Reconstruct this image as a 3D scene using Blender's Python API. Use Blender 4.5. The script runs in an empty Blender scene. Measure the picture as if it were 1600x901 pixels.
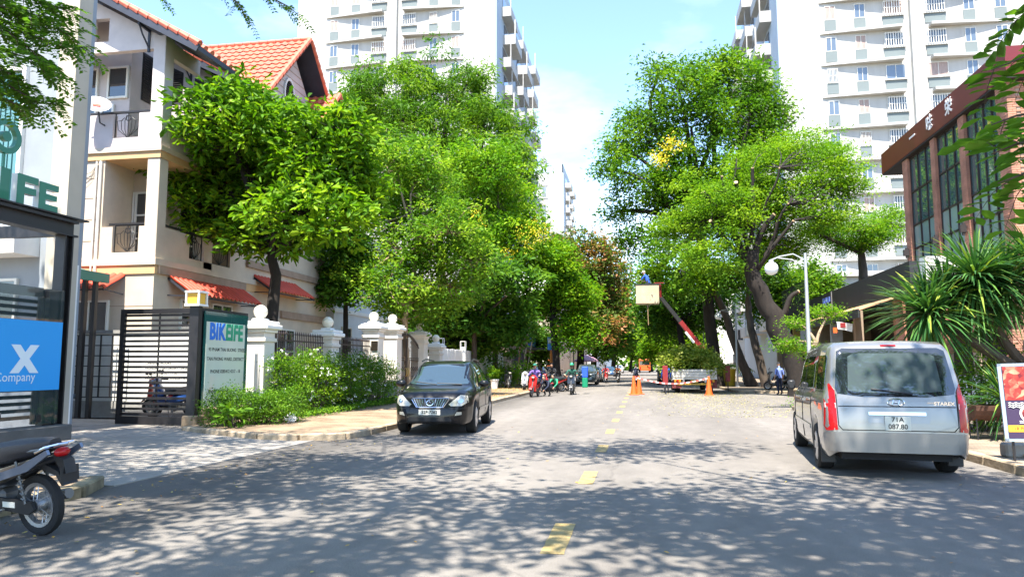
import bpy, bmesh, math, random
import numpy as np
from mathutils import Vector, Matrix, Euler
from mathutils.bvhtree import BVHTree
R = math.radians
random.seed(7)
rng = np.random.default_rng(11)
sc = bpy.context.scene
col = sc.collection

# ---------------------------------------------------------------- camera
cam_d = bpy.data.cameras.new('camera'); cam = bpy.data.objects.new('camera', cam_d); col.objects.link(cam)
cam_d.sensor_width = 36.0; cam_d.lens = 25.875; cam_d.clip_end = 3000; cam_d.clip_start = 0.05
cam.location = (0, 0, 1.55)
cam.rotation_euler = (R(90 + 5.982), 0, R(9.957))
sc.camera = cam

# ---------------------------------------------------------------- sky and sun
SUN_EL, SUN_AZ = 64.0, (-0.07, -1.0)           # horizontal direction towards the sun
wd = bpy.data.worlds.new('World'); sc.world = wd; wd.use_nodes = True
nt = wd.node_tree; nt.nodes.clear()
out = nt.nodes.new('ShaderNodeOutputWorld'); bg = nt.nodes.new('ShaderNodeBackground')
sky = nt.nodes.new('ShaderNodeTexSky'); sky.sky_type = 'NISHITA'; sky.sun_disc = False
sky.sun_elevation = R(SUN_EL); sky.sun_rotation = math.atan2(SUN_AZ[0], SUN_AZ[1])
sky.air_density = 1.0; sky.dust_density = 0.25; sky.ozone_density = 3.0
bg.inputs['Strength'].default_value = 0.15
tc = nt.nodes.new('ShaderNodeTexCoord')
mp = nt.nodes.new('ShaderNodeMapping'); mp.inputs['Scale'].default_value = (1.6, 1.6, 4.2)
nz = nt.nodes.new('ShaderNodeTexNoise'); nz.inputs['Scale'].default_value = 2.1; nz.inputs['Detail'].default_value = 7; nz.inputs['Roughness'].default_value = 0.55
rmp = nt.nodes.new('ShaderNodeValToRGB'); rmp.color_ramp.elements[0].position = 0.54; rmp.color_ramp.elements[1].position = 0.80
sep = nt.nodes.new('ShaderNodeSeparateXYZ')
mr = nt.nodes.new('ShaderNodeMapRange'); mr.inputs['From Min'].default_value = 0.42; mr.inputs['From Max'].default_value = 0.05
mr.inputs['To Min'].default_value = 0.35; mr.inputs['To Max'].default_value = 1.0
mul = nt.nodes.new('ShaderNodeMath'); mul.operation = 'MULTIPLY'; mul.use_clamp = True
mix = nt.nodes.new('ShaderNodeMixRGB'); mix.inputs['Color2'].default_value = (4.6, 4.9, 5.1, 1)
L = nt.links.new
L(tc.outputs['Generated'], mp.inputs['Vector']); L(mp.outputs['Vector'], nz.inputs['Vector']); L(nz.outputs['Fac'], rmp.inputs['Fac'])
L(tc.outputs['Generated'], sep.inputs['Vector']); L(sep.outputs['Z'], mr.inputs['Value'])
L(rmp.outputs['Color'], mul.inputs[0]); L(mr.outputs['Result'], mul.inputs[1])
L(mul.outputs['Value'], mix.inputs['Fac']); L(sky.outputs['Color'], mix.inputs['Color1'])
L(mix.outputs['Color'], bg.inputs['Color']); L(bg.outputs['Background'], out.inputs['Surface'])

sun_d = bpy.data.lights.new('sun', 'SUN'); sun_d.energy = 4.6; sun_d.angle = R(0.53); sun_d.color = (1.0, 0.945, 0.85)
sun = bpy.data.objects.new('sun', sun_d); col.objects.link(sun)
h_ = math.hypot(*SUN_AZ)
to_sun = Vector((SUN_AZ[0] / h_ * math.cos(R(SUN_EL)), SUN_AZ[1] / h_ * math.cos(R(SUN_EL)), math.sin(R(SUN_EL))))
sun.rotation_euler = to_sun.to_track_quat('Z', 'Y').to_euler()

vs = sc.view_settings; vs.view_transform = 'Standard'; vs.look = 'None'; vs.exposure = 1.72; vs.gamma = 1.0; vs.use_curve_mapping = False
sc.render.engine = 'CYCLES'
sc.cycles.max_bounces = 7; sc.cycles.transparent_max_bounces = 12; sc.cycles.transmission_bounces = 4
sc.cycles.diffuse_bounces = 4; sc.cycles.glossy_bounces = 3; sc.cycles.caustics_reflective = False; sc.cycles.caustics_refractive = False

# ---------------------------------------------------------------- materials
MATS = {}
def mat(name, color, rough=0.7, metal=0.0, var=0.0, vscale=3.0, bump=0.0, bscale=40.0, spec=0.5, coat=0.0, stretch=(1, 1, 1), color2=None, emit=0.0):
    if name in MATS: return MATS[name]
    m = bpy.data.materials.new(name); m.use_nodes = True; t = m.node_tree; b = t.nodes['Principled BSDF']
    b.inputs['Base Color'].default_value = (*color, 1); b.inputs['Roughness'].default_value = rough; b.inputs['Metallic'].default_value = metal
    b.inputs['Specular IOR Level'].default_value = spec; b.inputs['Coat Weight'].default_value = coat; b.inputs['Coat Roughness'].default_value = 0.03
    if emit:
        b.inputs['Emission Color'].default_value = (*color, 1); b.inputs['Emission Strength'].default_value = emit
    if var or bump or color2:
        c = t.nodes.new('ShaderNodeTexCoord'); mpg = t.nodes.new('ShaderNodeMapping'); mpg.inputs['Scale'].default_value = stretch
        t.links.new(c.outputs['Object'], mpg.inputs['Vector'])
    if var or color2:
        n = t.nodes.new('ShaderNodeTexNoise'); n.inputs['Scale'].default_value = vscale; n.inputs['Detail'].default_value = 8; n.inputs['Roughness'].default_value = 0.62
        t.links.new(mpg.outputs['Vector'], n.inputs['Vector'])
        r = t.nodes.new('ShaderNodeValToRGB'); r.color_ramp.elements[0].position = 0.32; r.color_ramp.elements[1].position = 0.70
        a = tuple(max(0, c_ * (1 - var)) for c_ in color); z = color2 if color2 else tuple(min(1, c_ * (1 + var)) for c_ in color)
        r.color_ramp.elements[0].color = (*a, 1); r.color_ramp.elements[1].color = (*z, 1)
        t.links.new(n.outputs['Fac'], r.inputs['Fac']); t.links.new(r.outputs['Color'], b.inputs['Base Color'])
    if bump:
        n2 = t.nodes.new('ShaderNodeTexNoise'); n2.inputs['Scale'].default_value = bscale; n2.inputs['Detail'].default_value = 6
        t.links.new(mpg.outputs['Vector'], n2.inputs['Vector'])
        bp = t.nodes.new('ShaderNodeBump'); bp.inputs['Strength'].default_value = bump; bp.inputs['Distance'].default_value = 0.02
        t.links.new(n2.outputs['Fac'], bp.inputs['Height']); t.links.new(bp.outputs['Normal'], b.inputs['Normal'])
    MATS[name] = m; return m

def leaf_mat(name, stops, trans=0.35, rough=0.52, tint=(1.15, 1.25, 0.5)):
    """leaf colour picked per leaf from its own random number; part of the light passes through"""
    if name in MATS: return MATS[name]
    m = bpy.data.materials.new(name); m.use_nodes = True; t = m.node_tree; b = t.nodes['Principled BSDF']; o = t.nodes['Material Output']
    a = t.nodes.new('ShaderNodeAttribute'); a.attribute_name = 'tint'
    r = t.nodes.new('ShaderNodeValToRGB'); e = r.color_ramp.elements
    e[0].position = stops[0][0]; e[0].color = (*stops[0][1], 1); e[1].position = stops[-1][0]; e[1].color = (*stops[-1][1], 1)
    for p, c in stops[1:-1]:
        k = e.new(p); k.color = (*c, 1)
    t.links.new(a.outputs['Fac'], r.inputs['Fac']); t.links.new(r.outputs['Color'], b.inputs['Base Color'])
    b.inputs['Roughness'].default_value = rough; b.inputs['Specular IOR Level'].default_value = 0.18
    tr = t.nodes.new('ShaderNodeBsdfTranslucent'); g = t.nodes.new('ShaderNodeMixRGB'); g.blend_type = 'MULTIPLY'; g.inputs['Fac'].default_value = 1.0
    g.inputs['Color2'].default_value = (*tint, 1); t.links.new(r.outputs['Color'], g.inputs['Color1']); t.links.new(g.outputs['Color'], tr.inputs['Color'])
    mx = t.nodes.new('ShaderNodeMixShader'); mx.inputs['Fac'].default_value = trans
    t.links.new(b.outputs['BSDF'], mx.inputs[1]); t.links.new(tr.outputs['BSDF'], mx.inputs[2]); t.links.new(mx.outputs['Shader'], o.inputs['Surface'])
    MATS[name] = m; return m

def glass_mat(name, color=(0.02, 0.03, 0.035), rough=0.03, spec=0.8, alpha=1.0):
    if name in MATS: return MATS[name]
    m = bpy.data.materials.new(name); m.use_nodes = True; t = m.node_tree; b = t.nodes['Principled BSDF']
    b.inputs['Base Color'].default_value = (*color, 1); b.inputs['Roughness'].default_value = rough; b.inputs['Specular IOR Level'].default_value = spec
    b.inputs['Coat Weight'].default_value = 1.0; b.inputs['Coat Roughness'].default_value = 0.02; b.inputs['Alpha'].default_value = alpha
    MATS[name] = m; return m

# ---------------------------------------------------------------- mesh helpers
class MB:
    def __init__(s): s.v = []; s.f = []; s.m = []; s.M = None
    def _add(s, vs_, fs_, mi=0):
        k = len(s.v)
        if s.M is not None: vs_ = [tuple(s.M @ Vector(p)) for p in vs_]
        s.v.extend(vs_)
        for f_ in fs_: s.f.append(tuple(i + k for i in f_)); s.m.append(mi)
        return s
    def box(s, x0, x1, y0, y1, z0, z1, mi=0):
        return s._add([(x0, y0, z0), (x1, y0, z0), (x1, y1, z0), (x0, y1, z0), (x0, y0, z1), (x1, y0, z1), (x1, y1, z1), (x0, y1, z1)],
               [(0, 3, 2, 1), (4, 5, 6, 7), (0, 1, 5, 4), (1, 2, 6, 5), (2, 3, 7, 6), (3, 0, 4, 7)], mi)
    def cbox(s, x0, x1, y0, y1, z0, z1, c=0.01, mi=0):
        """box with chamfered edges"""
        bm = bmesh.new(); bmesh.ops.create_cube(bm, size=1)
        for v in bm.verts:
            v.co = Vector(((x0 + x1) / 2 + v.co.x * (x1 - x0), (y0 + y1) / 2 + v.co.y * (y1 - y0), (z0 + z1) / 2 + v.co.z * (z1 - z0)))
        c = min(c, 0.45 * min(x1 - x0, y1 - y0, z1 - z0))
        bmesh.ops.bevel(bm, geom=bm.edges[:], offset=c, segments=1, affect='EDGES')
        s._bm(bm, mi); return s
    def _bm(s, bm, mi=0):
        bm.verts.index_update()
        s._add([tuple(v.co) for v in bm.verts], [tuple(v.index for v in f_.verts) for f_ in bm.faces], mi); bm.free()
    def bar(s, p, q, w, h=None, mi=0, up=(0, 0, 1)):
        """rectangular bar from p to q, w wide and h high"""
        h = w if h is None else h; p = Vector(p); q = Vector(q); d = (q - p).normalized(); u = Vector(up)
        if abs(d.dot(u)) > 0.99: u = Vector((1, 0, 0))
        a = d.cross(u).normalized() * (w / 2); b = a.cross(d).normalized() * (h / 2)
        P = [p + i * a + j * b for i, j in ((-1, -1), (1, -1), (1, 1), (-1, 1))] + [q + i * a + j * b for i, j in ((-1, -1), (1, -1), (1, 1), (-1, 1))]
        return s._add([tuple(x) for x in P], [(0, 1, 2, 3), (7, 6, 5, 4), (0, 4, 5, 1), (1, 5, 6, 2), (2, 6, 7, 3), (3, 7, 4, 0)], mi)
    def tube(s, pts, rad, n=8, mi=0, caps=True):
        pts = [Vector(p) for p in pts]; rad = rad if isinstance(rad, (list, tuple)) else [rad] * len(pts)
        V = []; F = []; prev = None
        for i, p in enumerate(pts):
            d = (pts[min(i + 1, len(pts) - 1)] - pts[max(i - 1, 0)]).normalized()
            if prev is None:
                a = d.cross(Vector((0, 0, 1)) if abs(d.z) < 0.95 else Vector((1, 0, 0))).normalized()
            else:
                a = (prev - d * prev.dot(d)).normalized()
            prev = a; b = d.cross(a)
            for k in range(n):
                t = 2 * math.pi * k / n; V.append(tuple(p + (a * math.cos(t) + b * math.sin(t)) * rad[i]))
        for i in range(len(pts) - 1):
            for k in range(n): F.append((i * n + k, i * n + (k + 1) % n, (i + 1) * n + (k + 1) % n, (i + 1) * n + k))
        if caps: F.append(tuple(range(n - 1, -1, -1))); F.append(tuple(range((len(pts) - 1) * n, len(pts) * n)))
        return s._add(V, F, mi)
    def lathe(s, prof, c=(0, 0, 0), n=16, axis='Z', mi=0, closed=False):
        V = []; F = []; m_ = len(prof)
        for r_, z in prof:
            for k in range(n):
                t = 2 * math.pi * k / n; x, y = r_ * math.cos(t), r_ * math.sin(t)
                p = (x, y, z) if axis == 'Z' else ((z, x, y) if axis == 'X' else (x, z, y))
                V.append((p[0] + c[0], p[1] + c[1], p[2] + c[2]))
        for i in range(m_ - 1 + (1 if closed else 0)):
            for k in range(n): F.append((i * n + k, i * n + (k + 1) % n, ((i + 1) % m_) * n + (k + 1) % n, ((i + 1) % m_) * n + k))
        if not closed:
            if prof[0][0] > 1e-4: F.append(tuple(range(n - 1, -1, -1)))
            if prof[-1][0] > 1e-4: F.append(tuple(range((m_ - 1) * n, m_ * n)))
        return s._add(V, F, mi)
    def ball(s, c, r, n=16, k=10, mi=0):
        r = r if isinstance(r, (tuple, list)) else (r, r, r); V = []; F = []
        for i in range(k + 1):
            p = math.pi * i / k - math.pi / 2
            for j in range(n):
                t = 2 * math.pi * j / n; V.append((c[0] + r[0] * math.cos(p) * math.cos(t), c[1] + r[1] * math.cos(p) * math.sin(t), c[2] + r[2] * math.sin(p)))
        for i in range(k):
            for j in range(n): F.append((i * n + j, i * n + (j + 1) % n, (i + 1) * n + (j + 1) % n, (i + 1) * n + j))
        return s._add(V, F, mi)
    def prism(s, poly, a, b, axis='Z', mi=0):
        """polygon in the plane across the axis, swept from a to b; axis X uses (y,z), Y uses (x,z), Z uses (x,y)"""
        def P(p, t): return (t, p[0], p[1]) if axis == 'X' else ((p[0], t, p[1]) if axis == 'Y' else (p[0], p[1], t))
        n = len(poly); V = [P(p, a) for p in poly] + [P(p, b) for p in poly]
        F = [tuple(range(n - 1, -1, -1)), tuple(range(n, 2 * n))] + [(i, (i + 1) % n, n + (i + 1) % n, n + i) for i in range(n)]
        return s._add(V, F, mi)
    def build(s, name, mats, parent=None, smooth=False, sharp=None):
        me = bpy.data.meshes.new(name); me.from_pydata(s.v, [], s.f)
        mats = mats if isinstance(mats, (list, tuple)) else [mats]
        for m_ in mats: me.materials.append(m_)
        if len(mats) > 1: me.polygons.foreach_set('material_index', s.m)
        bm = bmesh.new(); bm.from_mesh(me); bmesh.ops.recalc_face_normals(bm, faces=bm.faces[:]); bm.to_mesh(me); bm.free()
        if smooth:
            me.polygons.foreach_set('use_smooth', [True] * len(me.polygons)); me.set_sharp_from_angle(angle=R(sharp or 40))
        return link(name, me, parent)

def link(name, me, parent=None, loc=None, rot=None):
    o = bpy.data.objects.new(name, me); col.objects.link(o)
    if parent is not None: o.parent = parent
    if loc is not None: o.location = loc
    if rot is not None: o.rotation_euler = rot
    return o
def tag(o, label, cat, group=None):
    o['label'] = label; o['category'] = cat
    if group: o['group'] = group
    return o
def thing(name, label, cat, loc=(0, 0, 0), rz=0.0, group=None):
    o = link(name, None, None, loc, (0, 0, R(rz))); o.empty_display_size = 0.3
    return tag(o, label, cat, group)
def struct(o):
    o['kind'] = 'structure'; return o
def stuff(o):
    o['kind'] = 'stuff'; return o
def copy_tree(o, parent=None):
    c = o.copy(); col.objects.link(c); c.parent = parent
    for ch in list(KIDS.get(o, [])) or list(o.children): copy_tree(ch, c)
    return c
KIDS = {}
def text_mesh(body, size, extrude=0.004, bold=0.0, spacing=1.0, align='CENTER'):
    cu = bpy.data.curves.new('text', 'FONT'); cu.body = body; cu.size = size; cu.extrude = extrude; cu.offset = bold; cu.align_x = align; cu.align_y = 'CENTER'
    cu.resolution_u = 3; cu.space_character = spacing
    o = bpy.data.objects.new('text', cu); col.objects.link(o)
    dg = bpy.context.evaluated_depsgraph_get(); me = bpy.data.meshes.new_from_object(o.evaluated_get(dg))
    bpy.data.objects.remove(o); bpy.data.curves.remove(cu); return me
def text(name, body, size, m, parent, loc, rot, extrude=0.004, bold=0.0, spacing=1.0, sx=1.0, align='CENTER'):
    me = text_mesh(body, size, extrude, bold, spacing, align); me.name = name
    me.materials.clear(); me.materials.append(m)
    o = link(name, me, parent, loc, rot); o.scale = (sx, 1, 1); return o

# ---------------------------------------------------------------- foliage helpers
def unit(a): return a / np.maximum(np.linalg.norm(a, axis=1, keepdims=True), 1e-6)
def leaves_mesh(name, P, D, N, Ln, W, tint, m, shape='quad', fold=0.25, droop=0.15):
    """one mesh of many leaves: P base points, D directions, N upper sides"""
    n = len(P); D = unit(D); S = unit(np.cross(D, N)); U = np.cross(S, D); Ln = np.broadcast_to(Ln, n)[:, None]; W = np.broadcast_to(W, n)[:, None]
    if shape == 'quad':
        V = np.stack([P, P + D * Ln * .5 + S * W * .5 + U * W * fold * .5, P + D * Ln - U * Ln * droop, P + D * Ln * .5 - S * W * .5 + U * W * fold * .5], 1); k = 4
        F = np.array([[0, 1, 2, 3]])
    elif shape == 'oval':
        V = np.stack([P, P + D * Ln * .35 + S * W * .38 + U * W * fold * .4, P + D * Ln * .72 + S * W * .5 + U * W * fold * .4 - U * Ln * droop * .4, P + D * Ln - U * Ln * droop,
                      P + D * Ln * .72 - S * W * .5 + U * W * fold * .4 - U * Ln * droop * .4, P + D * Ln * .35 - S * W * .38 + U * W * fold * .4], 1); k = 6
        F = np.array([[0, 1, 2, 3], [0, 3, 4, 5]])
    else:   # strap: long narrow arching blade of three segments
        def at(t, w, dr): return P + D * Ln * t - np.array([0, 0, 1.]) * Ln * dr + S * W * w * .5
        V = np.stack([at(0, .7, 0), at(0, -.7, 0), at(.35, 1, .0), at(.35, -1, .0), at(.7, .8, droop * .35), at(.7, -.8, droop * .35), at(.97, .1, droop), at(.97, -.1, droop)], 1); k = 8
        F = np.array([[0, 2, 3, 1], [2, 4, 5, 3], [4, 6, 7, 5]])
    nf = len(F); V = V.reshape(-1, 3); idx = (np.arange(n)[:, None, None] * k + F[None]).reshape(-1)
    me = bpy.data.meshes.new(name); me.vertices.add(n * k); me.vertices.foreach_set('co', V.astype(np.float32).ravel())
    me.loops.add(len(idx)); me.loops.foreach_set('vertex_index', idx.astype(np.int32))
    me.polygons.add(n * nf); me.polygons.foreach_set('loop_start', (np.arange(n * nf) * 4).astype(np.int32))
    me.update(calc_edges=True)
    a = me.attributes.new('tint', 'FLOAT', 'POINT'); a.data.foreach_set('value', np.repeat(tint, k).astype(np.float32))
    me.materials.append(m); return me

LUMP = 0.2
def blob_points(blobs, n, shell=0.5, lower=0.5):
    """clump centres spread through a union of ellipsoids, thicker towards the outside"""
    w = np.array([b[3] * b[4] + b[4] * b[5] + b[3] * b[5] for b in blobs]); w = w / w.sum()
    out = []
    B = np.array(blobs)
    while len(out) < n:
        i = rng.choice(len(blobs), p=w); d = rng.normal(size=3); d /= np.linalg.norm(d)
        if d[2] < -0.2 and rng.random() > lower: continue
        r_ = shell + (1 - shell) * rng.random() ** 0.7
        r_ *= 1 + LUMP * math.sin(5.1 * d[0] + 1.7 * i) * math.sin(4.3 * d[1] + 2.9 * i) + LUMP * .8 * math.sin(7.7 * d[2] + 3.1 * d[0] + i)
        if rng.random() < 0.10: r_ *= rng.uniform(1.0, 1.32)
        p = B[i, :3] + d * B[i, 3:6] * r_
        q = np.linalg.norm((p - B[:, :3]) / B[:, 3:6], axis=1); q[i] = 9
        if len(blobs) > 1 and q.min() < 0.6 and rng.random() < 0.75: continue
        out.append(p)
    return np.array(out)

def clump_leaves(C, per, rad, size, aspect=0.45, flat=0.6, up=0.8, jitter=0.35, ctint=None, outward=0.6, hang=0.0):
    n = len(C); k = n * per
    O = rng.normal(size=(k, 3)) * 0.5; O[:, 2] *= flat
    rad = np.repeat(np.broadcast_to(rad, n), per)
    Cc = np.repeat(C, per, 0); P = Cc + O * rad[:, None]
    D = unit(O + 1e-3) * outward + rng.normal(size=(k, 3)) * 0.6; D[:, 2] = D[:, 2] * 0.6 - hang
    N = rng.normal(size=(k, 3)) * 0.55; N[:, 2] += up
    Ln = size * (0.7 + 0.6 * rng.random(k)); W = Ln * aspect * (0.8 + 0.4 * rng.random(k))
    ct = rng.random(n) if ctint is None else ctint
    T = np.clip(np.repeat(ct, per) * 0.65 + rng.random(k) * jitter, 0, 1)
    return P, D, N, Ln, W, T

def limb_path(a, b, wob=0.12, n=6, sag=0.0):
    a = np.array(a, float); b = np.array(b, float); L_ = np.linalg.norm(b - a); out = []
    o1 = rng.normal(size=3) * wob * L_; o2 = rng.normal(size=3) * wob * L_ * .5
    for i in range(n + 1):
        t = i / n; out.append(tuple(a + (b - a) * t + o1 * math.sin(math.pi * t) * .5 + o2 * math.sin(2 * math.pi * t) * .5 + np.array([0, 0, sag * L_ * math.sin(math.pi * t)])))
    return out

bark_dark = mat('bark_dark', (0.019, 0.0135, 0.010), 0.9, var=0.5, vscale=5, bump=0.9, bscale=14, stretch=(1, 1, 0.3))
bark_grey = mat('bark_grey', (0.075, 0.056, 0.042), 0.9, var=0.45, vscale=5, bump=0.8, bscale=16, stretch=(1, 1, 0.3))
bark_tan = mat('bark_tan', (0.30, 0.22, 0.14), 0.9, var=0.35, vscale=6, bump=0.6, bscale=18, stretch=(1, 1, 0.3))

G_MID = leaf_mat('leaf_mid', [(0.0, (0.029, 0.085, 0.008)), (0.5, (0.092, 0.216, 0.012)), (1.0, (0.250, 0.374, 0.020))], trans=0.42)
G_BIG = leaf_mat('leaf_big', [(0.0, (0.035, 0.095, 0.006)), (0.5, (0.109, 0.252, 0.010)), (1.0, (0.325, 0.462, 0.020))], trans=0.42)
G_DEEP = leaf_mat('leaf_deep', [(0.0, (0.024, 0.077, 0.012)), (0.5, (0.070, 0.180, 0.018)), (1.0, (0.193, 0.323, 0.030))], trans=0.42)
G_LIME = leaf_mat('leaf_lime', [(0.0, (0.05, 0.15, 0.008)), (0.5, (0.13, 0.29, 0.012)), (1.0, (0.33, 0.45, 0.02))], trans=0.45)
G_FERN = leaf_mat('leaf_fern', [(0.0, (0.050, 0.136, 0.008)), (0.5, (0.142, 0.284, 0.014)), (1.0, (0.333, 0.453, 0.025))], trans=0.45)
G_OLIVE = leaf_mat('leaf_olive', [(0.0, (0.043, 0.119, 0.012)), (0.5, (0.135, 0.288, 0.022)), (1.0, (0.405, 0.525, 0.050))], trans=0.42)
G_RUST = leaf_mat('leaf_rust', [(0.0, (0.052, 0.116, 0.022)), (0.55, (0.123, 0.186, 0.037)), (0.75, (0.385, 0.186, 0.075)), (1.0, (0.595, 0.264, 0.125))])
G_YEL = leaf_mat('petal_yellow', [(0.0, (0.75, 0.60, 0.03)), (1.0, (0.85, 0.76, 0.10))], trans=0.3, tint=(1, 0.9, 0.3))
G_WHITE = leaf_mat('petal_white', [(0.0, (0.7, 0.72, 0.62)), (1.0, (0.85, 0.85, 0.80))], trans=0.2, tint=(1, 1, 0.9))

DENS = 1.3
CUTW = mat('fresh_cut_wood', (0.55, 0.38, 0.20), .8, var=.2, vscale=12)
def tree(name, label, trunk, blobs, bark, leafm, nclump=260, per=45, crad=0.55, size=0.16, aspect=0.45, shape='quad', r0=0.2, rtop=0.1, limbs=None, twigs=0.5,
         group=None, shell=0.5, lower=0.45, flat=0.6, up=0.8, extra=None, hang=0.0, outward=0.6, jitter=0.35, fold=0.25, droop=0.15, cat='tree', tintf=None, cuts=False):
    """trunk: list of points from the ground up; blobs: ellipsoids of the crown; all in world coordinates"""
    base = np.array(trunk[0], float); t = thing(name, label, cat, tuple(base), 0, group)
    B = [(b[0] - base[0], b[1] - base[1], b[2] - base[2], *b[3:]) for b in blobs]
    T = [tuple(np.array(p) - base) for p in trunk]
    mb = MB(); n = len(T); TT = []; RR = []
    for i in range(n - 1):
        for k in range(3):
            f_ = k / 3; q = np.array(T[i]) * (1 - f_) + np.array(T[i + 1]) * f_; TT.append(tuple(q + (rng.normal(size=3) * r0 * .12 if i + k else 0))); RR.append(r0 + (rtop - r0) * ((i + f_) / (n - 1)))
    TT.append(T[-1]); RR.append(rtop); RR[0] *= 1.35
    TT[0] = (TT[0][0], TT[0][1], TT[0][2] - 0.05)
    mb.tube(TT, RR, 10)
    nodes = [np.array(p) for p in TT[len(TT) // 3:]]
    for b in (limbs if limbs is not None else B):
        e = np.array(b[:3]) if limbs is None else np.array(b[:3]) - base
        s_ = np.array(T[-1]) if limbs is None or len(b) < 6 else np.array(b[3:6]) - base
        p = limb_path(s_, e, 0.10, 6, 0.05); rr = rtop * (0.75 if limbs is None else (b[6] if len(b) > 6 else 0.7))
        mb.tube(p, [rr * (1 - (0.65 if not cuts else 0.45) * i / 6) for i in range(7)], 7); nodes += [np.array(q) for q in p[1:]]
        if cuts:
            q1, q0 = Vector(p[-1]), Vector(p[-2]); dv = (q1 - q0).normalized(); cm = MB(); cm.tube([tuple(q1 - dv * .04), tuple(q1 + dv * .02)], rr * .56, 9); cm.build('cut_end', CUTW, t)
    C = blob_points(B, int(nclump * DENS), shell, lower); ND = np.array(nodes)
    for c in C[: int(len(C) * twigs)]:
        j = np.argmin(np.linalg.norm(ND - c, axis=1) + 0.4 * np.maximum(0, ND[:, 2] - c[2])); p = limb_path(ND[j], c, 0.14, 3)
        mb.tube(p, [0.035, 0.026, 0.018, 0.008], 4, caps=False)
    mb.build('trunk', bark, t, smooth=True, sharp=60)
    ct = None
    if tintf is not None: ct = tintf(C)
    P, D, N, Ln, W, TI = clump_leaves(C, per, crad * (0.7 + 0.6 * rng.random(len(C))), size * 1.2, aspect, flat, up, jitter, ct, outward, hang)
    link('crown', leaves_mesh('crown', P, D, N, Ln, W, TI, leafm, shape, fold, droop), t)
    if extra:
        for nm, m_, pts, per2, rad2, sz2 in extra:
            P, D, N, Ln, W, TI = clump_leaves(np.array(pts, float) - base, per2, rad2, sz2, 0.6, 1.0, 0.4)
            stuff(link(nm, leaves_mesh(nm, P, D, N, Ln, W, TI, m_, 'quad'), t))
    return t
# ================================================================ ground, road, pavements
def asphalt():
    m = bpy.data.materials.new('asphalt'); m.use_nodes = True; t = m.node_tree; b = t.nodes['Principled BSDF']; Lk = t.links.new
    c = t.nodes.new('ShaderNodeTexCoord')
    def noise(sc_, det=8, stretch=(1, 1, 1), ro=0.6):
        mp_ = t.nodes.new('ShaderNodeMapping'); mp_.inputs['Scale'].default_value = stretch; Lk(c.outputs['Object'], mp_.inputs['Vector'])
        n = t.nodes.new('ShaderNodeTexNoise'); n.inputs['Scale'].default_value = sc_; n.inputs['Detail'].default_value = det; n.inputs['Roughness'].default_value = ro; Lk(mp_.outputs['Vector'], n.inputs['Vector']); return n
    def ramp(n, p0, c0, p1, c1):
        r = t.nodes.new('ShaderNodeValToRGB'); e = r.color_ramp.elements; e[0].position = p0; e[1].position = p1; e[0].color = (c0, c0, c0, 1); e[1].color = (c1, c1, c1, 1); Lk(n.outputs['Fac'], r.inputs['Fac']); return r
    big = ramp(noise(0.35, 5, (1.6, 0.22, 1)), 0.3, 0.72, 0.72, 1.14)
    grit = ramp(noise(95, 3), 0.25, 0.62, 0.75, 1.38)
    mid = ramp(noise(3.5, 8, (1, 0.5, 1)), 0.3, 0.86, 0.7, 1.10)
    def mulc(a, b_):
        x = t.nodes.new('ShaderNodeMixRGB'); x.blend_type = 'MULTIPLY'; x.inputs['Fac'].default_value = 1; Lk(a, x.inputs['Color1']); Lk(b_, x.inputs['Color2']); return x.outputs['Color']
    base = t.nodes.new('ShaderNodeRGB'); base.outputs[0].default_value = (0.198, 0.178, 0.157, 1)
    x = mulc(mulc(mulc(base.outputs[0], big.outputs['Color']), grit.outputs['Color']), mid.outputs['Color'])
    # older, darker asphalt along the left gutter, with an uneven edge
    sp = t.nodes.new('ShaderNodeSeparateXYZ'); Lk(c.outputs['Object'], sp.inputs['Vector'])
    n4 = noise(0.8, 6, (1, 0.25, 1)); ad = t.nodes.new('ShaderNodeMath'); ad.operation = 'MULTIPLY_ADD'; ad.inputs[1].default_value = 2.4; Lk(n4.outputs['Fac'], ad.inputs[0]); Lk(sp.outputs['X'], ad.inputs[2])
    mr_ = t.nodes.new('ShaderNodeMapRange'); mr_.inputs['From Min'].default_value = -4.55; mr_.inputs['From Max'].default_value = -3.1; mr_.inputs['To Min'].default_value = 0.55; mr_.inputs['To Max'].default_value = 1.0; Lk(ad.outputs['Value'], mr_.inputs['Value'])
    cb = t.nodes.new('ShaderNodeCombineColor'); 
    for k in range(3): Lk(mr_.outputs['Result'], cb.inputs[k])
    x = mulc(x, cb.outputs['Color'])
    vo = t.nodes.new('ShaderNodeTexVoronoi'); vo.feature = 'DISTANCE_TO_EDGE'; vo.inputs['Scale'].default_value = 0.28
    dn = noise(1.4, 6); av = t.nodes.new('ShaderNodeMixRGB'); av.inputs['Fac'].default_value = 0.35; Lk(c.outputs['Object'], av.inputs['Color1']); Lk(dn.outputs['Color'], av.inputs['Color2']); Lk(av.outputs['Color'], vo.inputs['Vector'])
    cr = t.nodes.new('ShaderNodeValToRGB'); e = cr.color_ramp.elements; e[0].position = 0.0; e[0].color = (0.8, 0.8, 0.8, 1); e[1].position = 0.004; e[1].color = (1, 1, 1, 1); Lk(vo.outputs['Distance'], cr.inputs['Fac'])
    x = mulc(x, cr.outputs['Color'])
    Lk(x, b.inputs['Base Color']); b.inputs['Roughness'].default_value = 0.82; b.inputs['Specular IOR Level'].default_value = 0.35
    bp = t.nodes.new('ShaderNodeBump'); bp.inputs['Strength'].default_value = 0.55; bp.inputs['Distance'].default_value = 0.01
    n3 = noise(70, 4); Lk(n3.outputs['Fac'], bp.inputs['Height']); Lk(bp.outputs['Normal'], b.inputs['Normal'])
    return m
ASPH = asphalt()

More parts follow.
